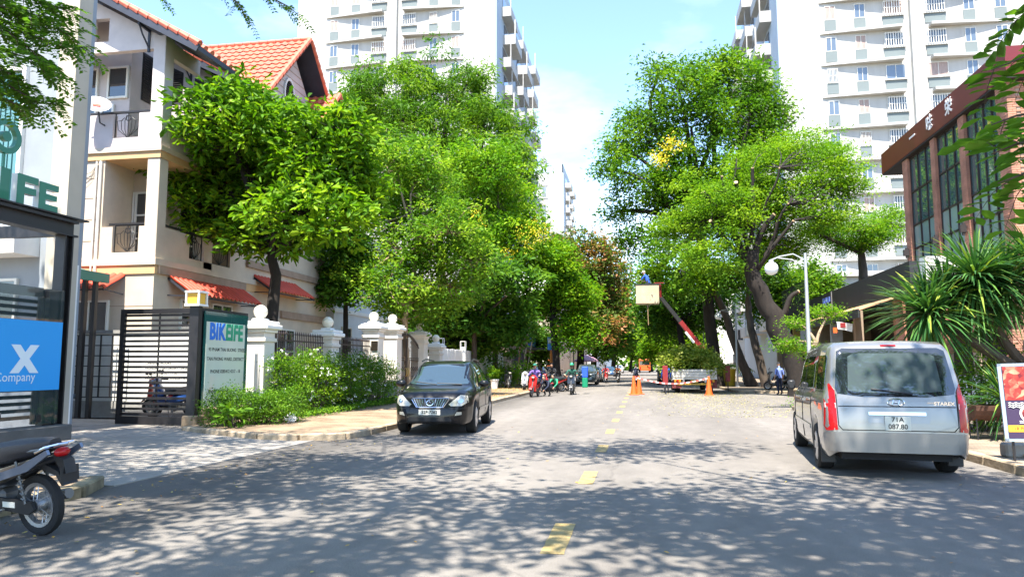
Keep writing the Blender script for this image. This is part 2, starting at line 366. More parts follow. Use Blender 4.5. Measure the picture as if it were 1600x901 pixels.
def pavers(name, c1, c2, mortar, scale, bw=0.5, rh=0.25):
    m = bpy.data.materials.new(name); m.use_nodes = True; t = m.node_tree; b = t.nodes['Principled BSDF']; Lk = t.links.new
    c = t.nodes.new('ShaderNodeTexCoord'); br = t.nodes.new('ShaderNodeTexBrick'); br.inputs['Scale'].default_value = scale
    br.inputs['Color1'].default_value = (*c1, 1); br.inputs['Color2'].default_value = (*c2, 1); br.inputs['Mortar'].default_value = (*mortar, 1)
    br.inputs['Mortar Size'].default_value = 0.012; br.inputs['Brick Width'].default_value = bw; br.inputs['Row Height'].default_value = rh
    Lk(c.outputs['Object'], br.inputs['Vector'])
    n = t.nodes.new('ShaderNodeTexNoise'); n.inputs['Scale'].default_value = 1.3; n.inputs['Detail'].default_value = 9; Lk(c.outputs['Object'], n.inputs['Vector'])
    r = t.nodes.new('ShaderNodeValToRGB'); r.color_ramp.elements[0].position = 0.33; r.color_ramp.elements[0].color = (0.55, 0.53, 0.5, 1); r.color_ramp.elements[1].position = 0.62; r.color_ramp.elements[1].color = (1.08, 1.05, 1.0, 1); Lk(n.outputs['Fac'], r.inputs['Fac'])
    x = t.nodes.new('ShaderNodeMixRGB'); x.blend_type = 'MULTIPLY'; x.inputs['Fac'].default_value = 1; Lk(br.outputs['Color'], x.inputs['Color1']); Lk(r.outputs['Color'], x.inputs['Color2']); Lk(x.outputs['Color'], b.inputs['Base Color'])
    b.inputs['Roughness'].default_value = 0.85
    bp = t.nodes.new('ShaderNodeBump'); bp.inputs['Strength'].default_value = 0.6; bp.inputs['Distance'].default_value = 0.01; bp.invert = True; Lk(br.outputs['Fac'], bp.inputs['Height']); Lk(bp.outputs['Normal'], b.inputs['Normal'])
    return m
PAVE_L = pavers('tan_pavers', (0.36, 0.26, 0.17), (0.30, 0.215, 0.14), (0.16, 0.12, 0.08), 4.0)
PAVE_R = pavers('grey_pavers', (0.34, 0.27, 0.20), (0.28, 0.22, 0.165), (0.13, 0.10, 0.08), 2.5)
KERB = mat('kerb_concrete', (0.34, 0.265, 0.18), 0.9, var=0.45, vscale=2.2, bump=0.9, bscale=12)
KERB_OLD = mat('mossy_kerb', (0.20, 0.165, 0.10), 0.95, var=0.5, vscale=4, bump=1.0, bscale=9)
CONC = mat('driveway_concrete', (0.25, 0.225, 0.195), 0.85, var=0.22, vscale=1.6, bump=0.35, bscale=30)
SOIL = mat('soil', (0.16, 0.12, 0.08), 0.95, var=0.4, vscale=2, bump=0.8, bscale=15)

g_ = MB(); g_.box(-700, 700, -300, 1400, -0.6, -0.09); struct(g_.build('ground', SOIL))
rd = MB(); rd._add([(-7.3, -30, 0), (5.9, -30, 0), (5.9, 600, 0), (-7.3, 600, 0)], [(0, 1, 2, 3)]); rd._add([(5.9, 31.2, -0.004), (40, 31.2, -0.004), (40, 44.0, -0.004), (5.9, 44.0, -0.004)], [(0, 1, 2, 3)])
road = struct(rd.build('road', ASPH))

YEL = mat('lane_paint', (0.38, 0.265, 0.09), 0.75, var=0.25, vscale=9, color2=(0.42, 0.32, 0.15), bump=0.3, bscale=60)
for i, y in enumerate([2.6, 6.25, 9.92, 13.59, 17.25, 20.9, 24.6, 28.2, 31.9, 35.5, 39.2, 42.8, 46.5, 50.1, 53.8, 57.4, 61.1]):
    m_ = MB(); pts = []
    xs = [-0.865 + random.uniform(-.006, .006) for _ in range(9)]; xr = [-0.665 + random.uniform(-.006, .006) for _ in range(9)]
    y1 = y + 1.2
    ys = [y + (y1 - y) * k / 8 for k in range(9)]
    pts = [(xs[k], ys[k], 0.004) for k in range(9)] + [(xr[k], ys[k], 0.004) for k in range(8, -1, -1)]
    m_._add(pts, [tuple(range(18))]); m_.build('lane_dash', YEL, road)

def arc(cx, cy, r_, a0, a1, n=8): return [(cx + r_ * math.cos(R(a0 + (a1 - a0) * i / n)), cy + r_ * math.sin(R(a0 + (a1 - a0) * i / n))) for i in range(n + 1)]

def pavement(name, outline, m, kerbline, km, closed_far=None):
    """raised slab with a line of kerb stones along the road edge"""
    b = MB(); b.prism(outline, -0.08, 0.13); o = struct(b.build(name, m))
    # resample kerb line in about 1 m stones
    P = [Vector((x, y, 0)) for x, y in kerbline]; seg = []; cur = P[0]; acc = []; 
    d = [0]
    for a, c in zip(P, P[1:]): d.append(d[-1] + (c - a).length)
    def at(s_):
        s_ = min(max(s_, 0), d[-1])
        for i in range(len(P) - 1):
            if s_ <= d[i + 1] + 1e-9: return P[i] + (P[i + 1] - P[i]) * ((s_ - d[i]) / max(1e-6, d[i + 1] - d[i]))
        return P[-1]
    s_ = 0.0; k = 0
    while s_ < d[-1] - 0.05:
        if k > 70:
            e = MB(); a, c = at(s_), at(d[-1]); e.bar((a.x, a.y, 0.03), (c.x, c.y, 0.03), 0.19, 0.225); e.build('kerb', km, o); break
        ln = 0.97 if k % 2 else 0.99
        a, c = at(s_ + 0.008), at(min(s_ + ln, d[-1])); v = c - a; L_ = v.length
        e = MB(); e.cbox(-0.095, 0.095, 0, L_, -0.1, 0.142 + random.uniform(-.004, .006), 0.022)
        q = e.build('kerb_stone', km, o); q.location = a; q.rotation_euler = (random.uniform(-.006, .006), random.uniform(-.01, .01), math.atan2(-v.x, v.y)); s_ += ln + 0.01; k += 1
    return o

# left, near corner where the motorbike stands
pavement('pavement_near_left', [(-14, -30), (-6.72, -30), (-6.72, 8.25), (-6.95, 8.6), (-14, 8.6)], PAVE_L, [(-6.63, -2), (-6.63, 8.1), (-6.95, 8.62)], KERB_OLD)
kl = [(-10.6, 15.95), (-9.2, 15.15), (-7.9, 14.55)] + arc(-7.15, 15.5, 1.03, -120, 0, 6) + [(-6.12, 20), (-6.16, 30), (-6.3, 110)]
inner = [(x - 0.09 if y > 15.6 else x - 0.02, y + (0.09 if y < 15.6 else 0)) for x, y in kl]
pavement('pavement_left', [(-10.7, 16.1)] + inner[1:] + [(-6.4, 300), (-16, 300), (-16, 32), (-10.7, 32)], PAVE_L, kl, KERB)
kr = [(5.38, -2), (5.34, 12), (5.30, 27.2)] + arc(6.6, 27.6, 1.32, 180, 100, 5) + [(9.6, 29.3)]
pavement('pavement_right', [(x + (0.09 if y < 27.7 else 0), y - (0.08 if y > 27.7 else 0)) for x, y in [(5.38, -30)] + kr[1:]] + [(30, 29.3), (30, -30)], PAVE_R, kr, KERB)
kr2 = [(9.3, 43.9)] + arc(6.4, 44.9, 1.1, -80, -180, 5) + [(5.25, 60), (5.15, 120)]
pavement('pavement_far_right', [(x + 0.08, y + 0.06) for x, y in kr2] + [(5.3, 300), (40, 300), (40, 43.96)], PAVE_R, kr2, KERB)

# driveway slabs
b = MB(); b.box(-26, -6.72, 8.62, 18.6, -0.085, -0.012); drive = struct(b.build('driveway', CONC))
xs = [-6.72, -8.45, -10.15, -11.85, -13.6, -15.4, -17.2, -19.2]; ys = [8.66, 10.25, 11.75, 13.25, 14.75, 16.3, 18.5]
for i in range(len(xs) - 1):
    for j in range(len(ys) - 1):
        e = MB(); w, l = xs[i] - xs[i + 1] - 0.012, ys[j + 1] - ys[j] - 0.012
        e.cbox(-w / 2, w / 2, -l / 2, l / 2, -0.03, 0.0, 0.006)
        if i < 2 and j == 4 and i == 0: continue
        q = e.build('concrete_slab', CONC, drive); q.location = ((xs[i] + xs[i + 1]) / 2, (ys[j] + ys[j + 1]) / 2, 0.022 + 0.012 * i + random.uniform(-.003, .003))
        q.rotation_euler = (random.uniform(-.002, .002), random.uniform(0.004, .009), 0)

# leaf litter and sawdust
def litter(name, n, fx, fy, m, size, z=0.006, lift=0.01):
    P = np.stack([fx(n), fy(n), np.full(n, z)], 1); P[:, 2] += rng.random(n) * lift
    D = rng.normal(size=(n, 3)); D[:, 2] = 0.08 * rng.random(n); N = np.tile([0, 0, 1.], (n, 1)) + rng.normal(size=(n, 3)) * 0.22
    return stuff(link(name, leaves_mesh(name, P, D, N, size * (0.6 + 0.8 * rng.random(n)), size * .5, rng.random(n), m, 'quad', 0.3, -0.1)))
LIT = leaf_mat('dry_leaf', [(0, (0.28, 0.13, 0.05)), (0.5, (0.50, 0.30, 0.06)), (1, (0.55, 0.45, 0.12))], trans=0.15, tint=(1, 0.8, 0.4))
LITG = leaf_mat('cut_leaf', [(0, (0.16, 0.20, 0.05)), (0.5, (0.42, 0.36, 0.12)), (1, (0.55, 0.47, 0.22))], trans=0.15, tint=(1, 1, 0.5))
tag(litter('fallen_leaves', 150, lambda n: rng.uniform(-6.0, 5.2, n), lambda n: 4.5 + 18 * rng.random(n) ** 1.2, LIT, 0.055), 'dry leaves scattered over the near asphalt', 'leaves')
tag(litter('gutter_leaves', 420, lambda n: -6.45 + rng.exponential(0.45, n), lambda n: rng.uniform(3, 30, n), LIT, 0.05), 'yellow leaves caught along the left gutter', 'leaves')
tag(litter('cut_twigs_and_leaves', 4200, lambda n: rng.normal(3.2, 1.5, n), lambda n: 45 - 22 * rng.random(n) ** 1.5, LITG, 0.065), 'yellowish cut leaves and sawdust strewn over asphalt behind the truck', 'leaves')
tag(litter('pavement_leaves', 3500, lambda n: rng.uniform(-9.5, -6.4, n), lambda n: rng.uniform(32, 60, n), LIT, 0.08, 0.15), 'dry leaves covering the shaded pavement behind the parked scooters', 'leaves')
# ================================================================ left side: villa with red roofs
CREAM = mat('cream_render', (0.58, 0.49, 0.39), 0.85, var=0.13, vscale=0.9, bump=0.15, bscale=60)
CREAMD = mat('peach_band', (0.62, 0.40, 0.20), 0.85, var=0.08, vscale=2)
PINKW = mat('pale_render', (0.55, 0.48, 0.455), 0.85, var=0.12, vscale=0.9, bump=0.12, bscale=60)
BROWNB = mat('stone_band', (0.34, 0.25, 0.19), 0.85, var=0.15, vscale=3)
TILE = mat('roof_tile', (0.57, 0.13, 0.07), 0.6, var=0.28, vscale=2.5, bump=0.2, bscale=30)
REDSH = mat('red_awning_sheet', (0.60, 0.075, 0.04), 0.5, var=0.15, vscale=3)
NAVY = mat('dark_fascia', (0.030, 0.034, 0.050), 0.6, var=0.2)
WHITE = mat('white_paint', (0.78, 0.77, 0.74), 0.7, var=0.05, vscale=2)
WFRAME = mat('window_frame_white', (0.72, 0.70, 0.64), 0.5)
IRON = mat('wrought_iron', (0.020, 0.018, 0.018), 0.5, var=0.3)
GLASSD = glass_mat('dark_window_glass', (0.035, 0.04, 0.045))
LOUV = mat('louvre_black', (0.03, 0.028, 0.028), 0.6)
BLACKST = mat('black_steel', (0.016, 0.015, 0.017), 0.45, var=0.25, vscale=4)
GREYC = mat('grey_concrete', (0.30, 0.29, 0.27), 0.9, var=0.25, vscale=2, bump=0.3, bscale=20)

def window(parent, w, h, loc, rz, frame=0.06, cols=2, rows=1, depth=0.08, fm=None, gm=None, name='window'):
    """frame with panes; local x is width, y faces out (negative), z up from sill"""
    b = MB(); t = frame; fm = fm or WFRAME; gm = gm or GLASSD
    b.box(-w / 2, w / 2, -depth, 0, 0, t); b.box(-w / 2, w / 2, -depth, 0, h - t, h); b.box(-w / 2, -w / 2 + t, -depth, 0, t, h - t); b.box(w / 2 - t, w / 2, -depth, 0, t, h - t)
    for i in range(1, cols): x = -w / 2 + w * i / cols; b.box(x - t * .4, x + t * .4, -depth * .9, 0, t, h - t)
    for i in range(1, rows): z = h * i / rows; b.box(-w / 2 + t, w / 2 - t, -depth * .85, 0, z - t * .4, z + t * .4)
    f = b.build(name, fm, parent); f.location = loc; f.rotation_euler = (0, 0, R(rz))
    for i in range(cols):
        for j in range(rows):
            g = MB(); x0 = -w / 2 + w * i / cols + t * .5; x1 = -w / 2 + w * (i + 1) / cols - t * .5; z0 = h * j / rows + t * .5; z1 = h * (j + 1) / rows - t * .5
            g.box(x0, x1, -depth * .55, -depth * .4, z0, z1); g.build('pane', gm, f)
    return f

def railing(parent, w, h, loc, rz):
    """ornate iron balcony panel: frame, uprights and leaf curls"""
    b = MB()
    b.bar((-w / 2, 0, 0.03), (w / 2, 0, 0.03), 0.025); b.bar((-w / 2, 0, h), (w / 2, 0, h), 0.03)
    for x in (-w / 2, w / 2): b.bar((x, 0, 0), (x, 0, h), 0.03)
    for s_ in (-1, 1):
        for k in range(3):
            a = 0.12 + 0.13 * k
            b.tube([(s_ * 0.03, 0, 0.05), (s_ * a * w, 0, h * .35), (s_ * a * w * 1.15, 0, h * .7), (s_ * a * w * .6, 0, h * (0.92 - .1 * k))], 0.012, 5)
    b.bar((0, 0, 0), (0, 0, h), 0.02)
    b.lathe([(0.07, -.01), (0.10, -.01), (0.10, .01), (0.07, .01)], (0, 0, h * .8), 10, 'Y', closed=True)
    o = b.build('railing', IRON, parent); o.location = loc; o.rotation_euler = (0, 0, R(rz)); return o

def louvre(parent, pts, m=LOUV):
    """slatted vent with a sloping head on a wall; pts are the four corners x0,x1,z0,zl,zr at plane y"""
    x0, x1, z0, zl, zr, y = pts
    b = MB(); b.prism([(x0, z0), (x1, z0), (x1, zr), (x0, zl)], y - 0.02, y + 0.02, 'Y'); o = b.build('louvre', m, parent)
    z = z0 + 0.05
    while z < max(zl, zr) - 0.08:
        xa, xb = x0 + 0.03, x1 - 0.03
        if z > zr - .06:
            f_ = (zl - z - .06) / max(0.01, zl - zr); xb = x0 + (x1 - x0) * f_
            if xb < xa + 0.1: break
        s_ = MB(); s_.bar((xa, y - 0.045, z), (xb, y - 0.045, z), 0.05, 0.035); s_.build('slat', IRON, o); z += 0.085
    return o

def corrugated(parent, w, l, drop, loc, rz, pitch=0.26, name='awning_sheet', m=None):
    """tile-profile sheet: w along x, projecting l towards -y and falling by drop"""
    b = MB(); n = int(w / pitch * 6); V = []; F = []
    for r_ in range(2):
        for j in range(4):
            for i in range(n + 1):
                x = -w / 2 + w * i / n; z = 0.10 * abs(math.sin(math.pi * x / pitch)) ** .7 - drop * j / 3 - (0.03 if r_ else 0) - 0.014 * (j % 2); V.append((x, -l * j / 3, z))
    k = (n + 1) * 4
    for j in range(3):
        for i in range(n):
            a = j * (n + 1) + i; F.append((a, a + 1, a + n + 2, a + n + 1)); F.append((k + a + n + 1, k + a + n + 2, k + a + 1, k + a))
    for i in range(n): a = 3 * (n + 1) + i; F.append((a, a + 1, k + a + 1, k + a))
    b._add(V, F); o = b.build(name, m or REDSH, parent); o.location = loc; o.rotation_euler = (0, 0, R(rz))
    f = MB()
    for s_ in (-1, 1):
        f.bar((s_ * (w / 2 - .04), 0, -0.06), (s_ * (w / 2 - .04), -l, -drop - 0.06), 0.04, 0.07); f.bar((s_ * (w / 2 - .04), -0.02, -0.62), (s_ * (w / 2 - .04), -l * .9, -drop - 0.05), 0.035)
    f.bar((-w / 2 + .05, -l + .02, -drop - .05), (w / 2 - .05, -l + .02, -drop - .05), 0.04); f.build('bracket', NAVY, o); return o

VX, VY = -15.0, 20.6
villa = thing('villa', 'cream three-storey villa with red tiled gable roofs and iron balconies', 'house', (VX, VY, 0))
VT = lambda x, y, z=0: (x - VX, y - VY, z)
def vpart(name, m, fn, smooth=False):
    b = MB(); b.M = Matrix.Translation((-VX, -VY, 0)); fn(b); return b.build(name, m, villa, smooth)
def f(b):
    b.box(-26, -15, 20.6, 33.4, 0, 4.42)
wall0 = vpart('ground_floor_wall', CREAM, f)
def f(b):
    b.box(-26, -16.95, 20.6, 33.3, 4.9, 8.14); b.box(-16.95, -15.9, 22.0, 33.3, 4.9, 8.14); b.box(-15.9, -15.02, 24.9, 33.3, 4.9, 8.14)
vpart('first_floor_wall', CREAM, f)
def f(b):
    b.box(-26, -17.3, 22.0, 33.2, 8.52, 14.1); b.prism([(-17.3, 8.52), (-15.03, 8.52), (-15.03, 12.05), (-17.3, 13.2)], 24.0, 33.2, 'Y')
vpart('top_floor_wall', PINKW, f)
def f(b):
    b.box(-26, -14.92, 20.52, 33.46, 4.70, 4.90); b.box(-26, -14.96, 20.56, 33.44, 4.42, 4.70, 1)
    b.box(-26, -14.90, 20.50, 33.4, 8.36, 8.52); b.box(-26, -14.95, 20.55, 33.38, 8.14, 8.36, 1)
vpart('floor_band', [CREAM, CREAMD], f)
def f(b):
    b.box(-14.99, -14.90, 26.0, 33.5, 5.35, 5.62); b.box(-14.99, -14.88, 28.8, 33.5, 3.55, 3.85); b.box(-14.985, -14.9, 20.7, 25.9, 4.43, 4.68)
vpart('stone_band', BROWNB, f)
# groove joints of the front render
for z in (5.5, 6.2, 6.9, 7.55):
    def f(b, z=z): b.box(-26, -17.1, 20.592, 20.6, z, z + 0.02)
    vpart('joint', BROWNB, f)
for z in (2.6, 3.4):
    def f(b, z=z): b.box(-17.6, -15.0, 20.592, 20.6, z, z + 0.02)
    vpart('joint', BROWNB, f)
def f(b): b.cbox(-15.42, -14.98, 20.58, 21.02, 4.9, 8.14, 0.015)
vpart('column', CREAM, f)
def f(b): b.cbox(-15.42, -14.98, 20.58, 21.05, 8.52, 12.2, 0.015)
vpart('column', PINKW, f)
def f(b):   # first-floor balcony parapets
    b.box(-16.95, -16.55, 20.6, 20.8, 4.9, 5.95); b.box(-15.62, -15.42, 20.6, 20.8, 4.9, 5.95); b.box(-16.55, -15.62, 20.6, 20.8, 4.9, 5.12)
    b.box(-15.2, -15.0, 21.02, 22.35, 4.9, 5.95); b.box(-15.2, -15.0, 23.2, 23.7, 4.9, 5.95); b.box(-15.2, -15.0, 22.35, 24.9, 4.9, 5.15)
vpart('parapet', CREAM, f)
def f(b):
    b.box(-17.6, -16.75, 20.6, 20.8, 8.52, 9.66); b.box(-15.82, -15.42, 20.6, 20.8, 8.52, 9.66); b.box(-16.75, -15.82, 20.6, 20.8, 8.52, 8.86); b.box(-26, -17.6, 20.6, 20.8, 8.52, 8.86)
    b.box(-15.2, -15.0, 21.05, 24.0, 8.52, 9.66)
vpart('parapet', PINKW, f)
for a_, c_ in (((-18.6, 20.7, 9.74), (-15.42, 20.7, 9.74)), ((-15.1, 21.0, 6.05), (-15.1, 24.9, 6.05)), ((-16.75, 20.7, 6.05), (-15.4, 20.7, 6.05))): vpart('handrail', IRON, lambda b: b.bar(a_, c_, 0.07, 0.06))
railing(villa, 0.92, 0.85, VT(-16.28, 20.7, 8.86), 0); railing(villa, 1.0, 0.85, VT(-18.2, 20.7, 8.86), 0); railing(villa, 0.9, 0.88, VT(-16.08, 20.7, 5.12), 0)
railing(villa, 0.82, 0.85, VT(-15.1, 22.78, 5.15), 90); railing(villa, 1.1, 0.85, VT(-15.1, 24.3, 5.15), 90)
# balcony doors and windows
window(villa, 0.62, 2.4, VT(-16.6, 21.99, 5.0), 0, 0.07, 1, 3); window(villa, 0.95, 2.4, VT(-15.78 - .55, 21.98, 5.0), 0, 0.07, 1, 3)
window(villa, 1.2, 1.9, VT(-15.01, 26.4, 5.9), 90, 0.07, 2, 1)
window(villa, 0.95, 2.4, VT(-15.89, 23.4, 5.0), 90, 0.07, 1, 3)
window(villa, 0.80, 1.15, VT(-17.75, 21.99, 10.75), 0, 0.07, 1, 1); window(villa, 0.45, 1.7, VT(-18.75, 21.99, 10.2), 0, 0.07, 1, 1); window(villa, 0.5, 2.0, VT(-18.1, 21.99, 8.55), 0, 0.07, 1, 1)
window(villa, 1.3, 1.15, VT(-15.0, 22.6, 2.6), 90, 0.06, 2, 1); window(villa, 1.3, 1.15, VT(-15.0, 24.4, 2.6), 90, 0.06, 2, 1); window(villa, 1.6, 1.9, VT(-15.0, 29.3, 1.2), 90, 0.06, 2, 2)
window(villa, 1.4, 1.6, VT(-17.2, 20.6, 2.0), 0, 0.06, 2, 1)
# louvres below the rake
louvre(villa, (-17.27 - VX, -16.67 - VX, 11.3, 12.72, 12.42, 24.0 - VY)); louvre(villa, (-16.19 - VX, -15.68 - VX, 11.4, 12.18, 11.93, 24.0 - VY))
b = MB(); b.box(-0.02, 0.02, 0, 0.62, 0, 1.75); o = b.build('louvre', LOUV, villa); o.location = VT(-17.3, 22.55, 10.9)
for k in range(19):
    s_ = MB(); s_.bar((0.035, 0.03, 0.06 + k * .088), (0.035, 0.59, 0.06 + k * .088), 0.035, 0.05); s_.build('slat', IRON, o)
# gable front with its two square openings
def f(b):
    def rake(x): return 11.32 + (-13.43 - x) * 0.557
    y0, y1 = 20.6, 20.8
    for (xa, xb, za) in ((-26, -18.72, 11.78), (-17.98, -17.70, 11.78), (-17.10, -15.0, 11.78)):
        b.prism([(xa, za), (xb, za), (xb, rake(xb) - .12), (xa, min(15.0, rake(xa)) - .12)], y0, y1, 'Y')
    for (xa, xb, z0, z1) in ((-18.72, -17.98, 12.5, 13.25), (-17.70, -17.10, 12.15, 12.95)):
        b.box(xa, xb, y0, y1, 11.78, z0); b.prism([(xa, z1), (xb, z1), (xb, rake(xb) - .12), (xa, rake(xa) - .12)], y0, y1, 'Y')
    b.box(-15.2, -15.0, 20.8, 22.5, 11.6, 12.1)
vpart('gable_wall', PINKW, f)
# roofs: slabs with dark eaves, and brackets
def f(b):
    for (y0, y1, zr, xr, k) in ((20.0, 22.4, 0, -20.0, 0.557), (23.5, 33.9, 0, -20.0, 0.505)):
        e = (-13.43, 11.32); zr = e[1] + (e[0] - xr) * k
        b.prism([e, (xr, zr), (-26.6, e[1]), (-26.6, e[1] + .16), (xr, zr + .16), (e[0], e[1] + .16)], y0, y1, 'Y')
vpart('roof', NAVY, f)
def brk(x, y, z, s_=1.0, rz=0):
    b = MB(); b.bar((0, 0, 0), (0, 0, -0.75 * s_), 0.06, 0.08); b.bar((0, 0.0, -0.05), (0, -0.55 * s_, -0.02), 0.06, 0.08); b.tube([(0, 0, -.62 * s_), (0, -.18 * s_, -.45 * s_), (0, -.34 * s_, -.3 * s_), (0, -.5 * s_, -.06)], 0.03, 6)
    o = b.build('bracket', NAVY, villa); o.location = VT(x, y, z); o.rotation_euler = (0, 0, R(rz))
brk(-15.6, 20.6, 12.42); brk(-18.6, 20.6, 13.95); brk(-16.35, 24.0, 12.70); brk(-17.7, 24.0, 13.35)
# roof tiles: wavy clay tile, shared mesh
def tile_mesh(w=0.34, l=0.44):
    b = MB(); V = []; n = 6
    for r_ in range(2):
        for i in range(n + 1):
            x = w * (i / n - .5); z = 0.045 * max(0, math.sin(math.pi * (i / n * 1.5 - 0.25))) if i < n else 0.0
            V += [(x, 0, z + 0.030 - .02 * r_), (x, l, z - 0.02 * r_ + 0.002)]
    F = []
    k = 2 * (n + 1)
    for i in range(n): a = 2 * i; F.append((a, a + 2, a + 3, a + 1)); F.append((a, k + a, k + a + 2, a + 2))
    b._add(V, F); o = b.build('roof_tile', TILE); me = o.data; bpy.data.objects.remove(o); return me
TM = tile_mesh()
TILE2 = mat('roof_tile_weathered', (0.47, 0.125, 0.075), 0.6, var=0.25, vscale=2.5, bump=0.2, bscale=30); TM2 = TM.copy(); TM2.materials.clear(); TM2.materials.append(TILE2)
cg = MB(); cg.M = Matrix.Translation((-VX, -VY, 0))
cg.prism([(25.8, 12.0), (29.4, 15.8), (33.0, 12.0), (33.0, 12.14), (29.4, 15.94), (25.8, 12.14)], -23.5, -14.25, 'X'); croof = cg.build('cross_gable_roof', NAVY, villa)
def f(b): b.prism([(26.3, 12.0), (32.5, 12.0), (29.4, 15.4)], -15.6, -15.04, 'X')
vpart('cross_gable_wall', PINKW, f)
ang = math.atan2(3.8, 3.6); sl = math.hypot(3.8, 3.6)
rows = 13
for j in range(rows):
    for i in range(21):
        o = link('roof_tile', TM if rng.random() < 0.75 else TM2, croof)
        s_ = -0.06 + j * (sl / rows); y = 25.8 + s_ * math.cos(ang); z = 12.16 + s_ * math.sin(ang)
        o.location = VT(-14.45 - 0.335 * i, y - 0.0, z + rng.uniform(0, .006)); o.rotation_euler = (ang - 0.05, 0, rng.normal() * 0.008)
capm = MB(); capm.tube([(0, 0, 0), (0, 0.42, 0.02)], [0.115, 0.095], 8); co = capm.build('ridge_tile', TILE); cme = co.data; bpy.data.objects.remove(co)
for k in range(13):
    for sgn in (1, -1):
        s_ = k * (sl / 13); o = link('ridge_tile', cme, croof); o.location = VT(-14.25, 29.4 - sgn * (3.65 - s_ * math.cos(ang)), 12.14 + s_ * math.sin(ang)); o.rotation_euler = (sgn * ang if sgn > 0 else math.pi - ang, 0, 0)
for k in range(20):
    o = link('ridge_tile', cme, croof); o.location = VT(-14.3 - 0.4 * k, 29.4, 15.97); o.rotation_euler = (0, 0, R(90))
fr = vpart('rake_edge', NAVY, lambda b: b.bar((-13.43, 20.0, 11.38), (-20, 20.0, 11.38 + 6.57 * .557), 0.06, 0.24))
for k in range(17):
    o = link('ridge_tile', cme, fr); x = -13.4 - 0.36 * k; o.location = VT(x, 20.03, 11.55 + (-13.43 - x) * .557); o.rotation_euler = (math.atan(.557), 0, R(90))
for k in range(7):
    o = link('ridge_tile', cme, fr); o.location = VT(-13.45, 20.05 + .36 * k, 11.52); o.rotation_euler = (math.atan(.557), 0, R(90))
fr2 = vpart('rake_edge', NAVY, lambda b: b.bar((-13.43, 23.5, 11.38), (-20, 23.5, 11.38 + 6.57 * .505), 0.06, 0.24))
for k in range(17):
    o = link('ridge_tile', cme, fr2); x = -13.4 - 0.36 * k; o.location = VT(x, 23.53, 11.55 + (-13.43 - x) * .505); o.rotation_euler = (math.atan(.505), 0, R(90))
# small second gable in front of the big one
sg = MB(); sg.M = Matrix.Translation((-VX, -VY, 0)); sg.prism([(29.4, 11.9), (31.2, 13.9), (33.0, 11.9), (33.0, 12.03), (31.2, 14.03), (29.4, 12.03)], -15.2, -13.6, 'X'); sroof = sg.build('porch_gable_roof', NAVY, villa)
a2 = math.atan2(2.0, 1.8)
for j in range(7):
    for i in range(5):
        o = link('roof_tile', TM, sroof); s_ = j * 2.69 / 7; o.location = VT(-13.78 - .335 * i, 29.36 + s_ * math.cos(a2), 12.03 + s_ * math.sin(a2)); o.rotation_euler = (a2 - .05, 0, 0)
for k in range(7):
    for sgn in (1, -1):
        s_ = k * 2.69 / 7; o = link('ridge_tile', cme, sroof); o.location = VT(-13.6, 31.2 - sgn * (1.83 - s_ * math.cos(a2)), 12.03 + s_ * math.sin(a2)); o.rotation_euler = (sgn * a2 if sgn > 0 else math.pi - a2, 0, 0)
def f(b): b.prism([(29.8, 11.9), (32.6, 11.9), (31.2, 13.5)], -15.0, -14.2, 'X')
vpart('porch_gable_wall', PINKW, f)
# boards of the gable and the oval vent
for k in range(9):
    z = 12.15 + .33 * k; hw = 3.05 * (15.4 - z) / 3.4
    def f(b, z=z, hw=hw): b.box(-15.045, -15.028, 29.4 - hw, 29.4 + hw, z, z + 0.03)
    vpart('gable_board', BROWNB, f)
o = MB(); o.lathe([(0.60, -.03), (0.72, -.03), (0.72, .04), (0.60, .04)], (0, 0, 0), 24, 'X', closed=True); o = o.build('oval_vent', WHITE, villa, True); o.location = VT(-15.0, 29.0, 13.35); o.scale = (1, .62, 1)
d = MB(); d.lathe([(0.0, 0), (0.61, 0)], (0.0, 0, 0), 24, 'X'); d.build('vent_back', LOUV, o)
for k in range(11):
    z = -.5 + .1 * k; h = math.sqrt(max(0, .58 ** 2 - z * z)); s_ = MB(); s_.bar((.02, -h, z), (.02, h, z), 0.03, 0.04); s_.build('slat', IRON, o)
# awnings
corrugated(villa, 4.5, 0.85, 0.6, VT(-15.0, 23.5, 4.42), 90); corrugated(villa, 3.6, 0.9, 0.6, VT(-15.0, 28.4, 5.05), 90); corrugated(villa, 2.6, 0.9, 0.5, VT(-17.3, 20.6, 4.40), 0)
def f(b): b.tube([(-17.05, 20.53, 8.1), (-17.05, 20.53, 4.2)], 0.045, 8); b.tube([(-17.2, 20.53, 8.1), (-17.2, 20.53, 4.2)], 0.03, 6)
vpart('drain_pipe', WFRAME, f, True)
def f(b):
    for k in range(3): b.tube([(-18.3 + .1 * k, 20.55, 8.0), (-17.9, 20.54, 7.6 - .25 * k), (-17.4, 20.55, 7.75 - .1 * k), (-17.2, 20.55, 8.0)], 0.008, 4)
vpart('loose_cable', IRON, f)
# satellite dish
dish = thing('satellite_dish', 'white satellite dish with red emblem above the villa balcony', 'satellite dish', (-17.25, 20.6, 9.3))
b = MB(); b.lathe([(0.0, 0.0), (0.15, 0.01), (0.3, 0.04), (0.42, 0.085), (0.43, 0.085), (0.3, 0.025), (0.15, -0.005), (0.0, -0.012)], n=24); o = b.build('bowl', WHITE, dish, True); o.location = (0.12, -0.32, 0.55); o.rotation_euler = Vector((.45, -.62, .64)).to_track_quat('Z', 'Y').to_euler()
r_ = MB(); r_.box(-.12, .12, -.06, .06, 0.035, 0.045); r_.build('emblem', REDSH, o)
b = MB(); b.tube([(0.2, 0, 0), (0.2, -.22, 0.02), (0.16, -.3, 0.5)], 0.025, 6); b.build('mount', BLACKST, dish); b = MB(); b.tube([(0.0, -.35, .4), (-.3, -.55, .75)], 0.015, 5); b.build('arm', BLACKST, dish)

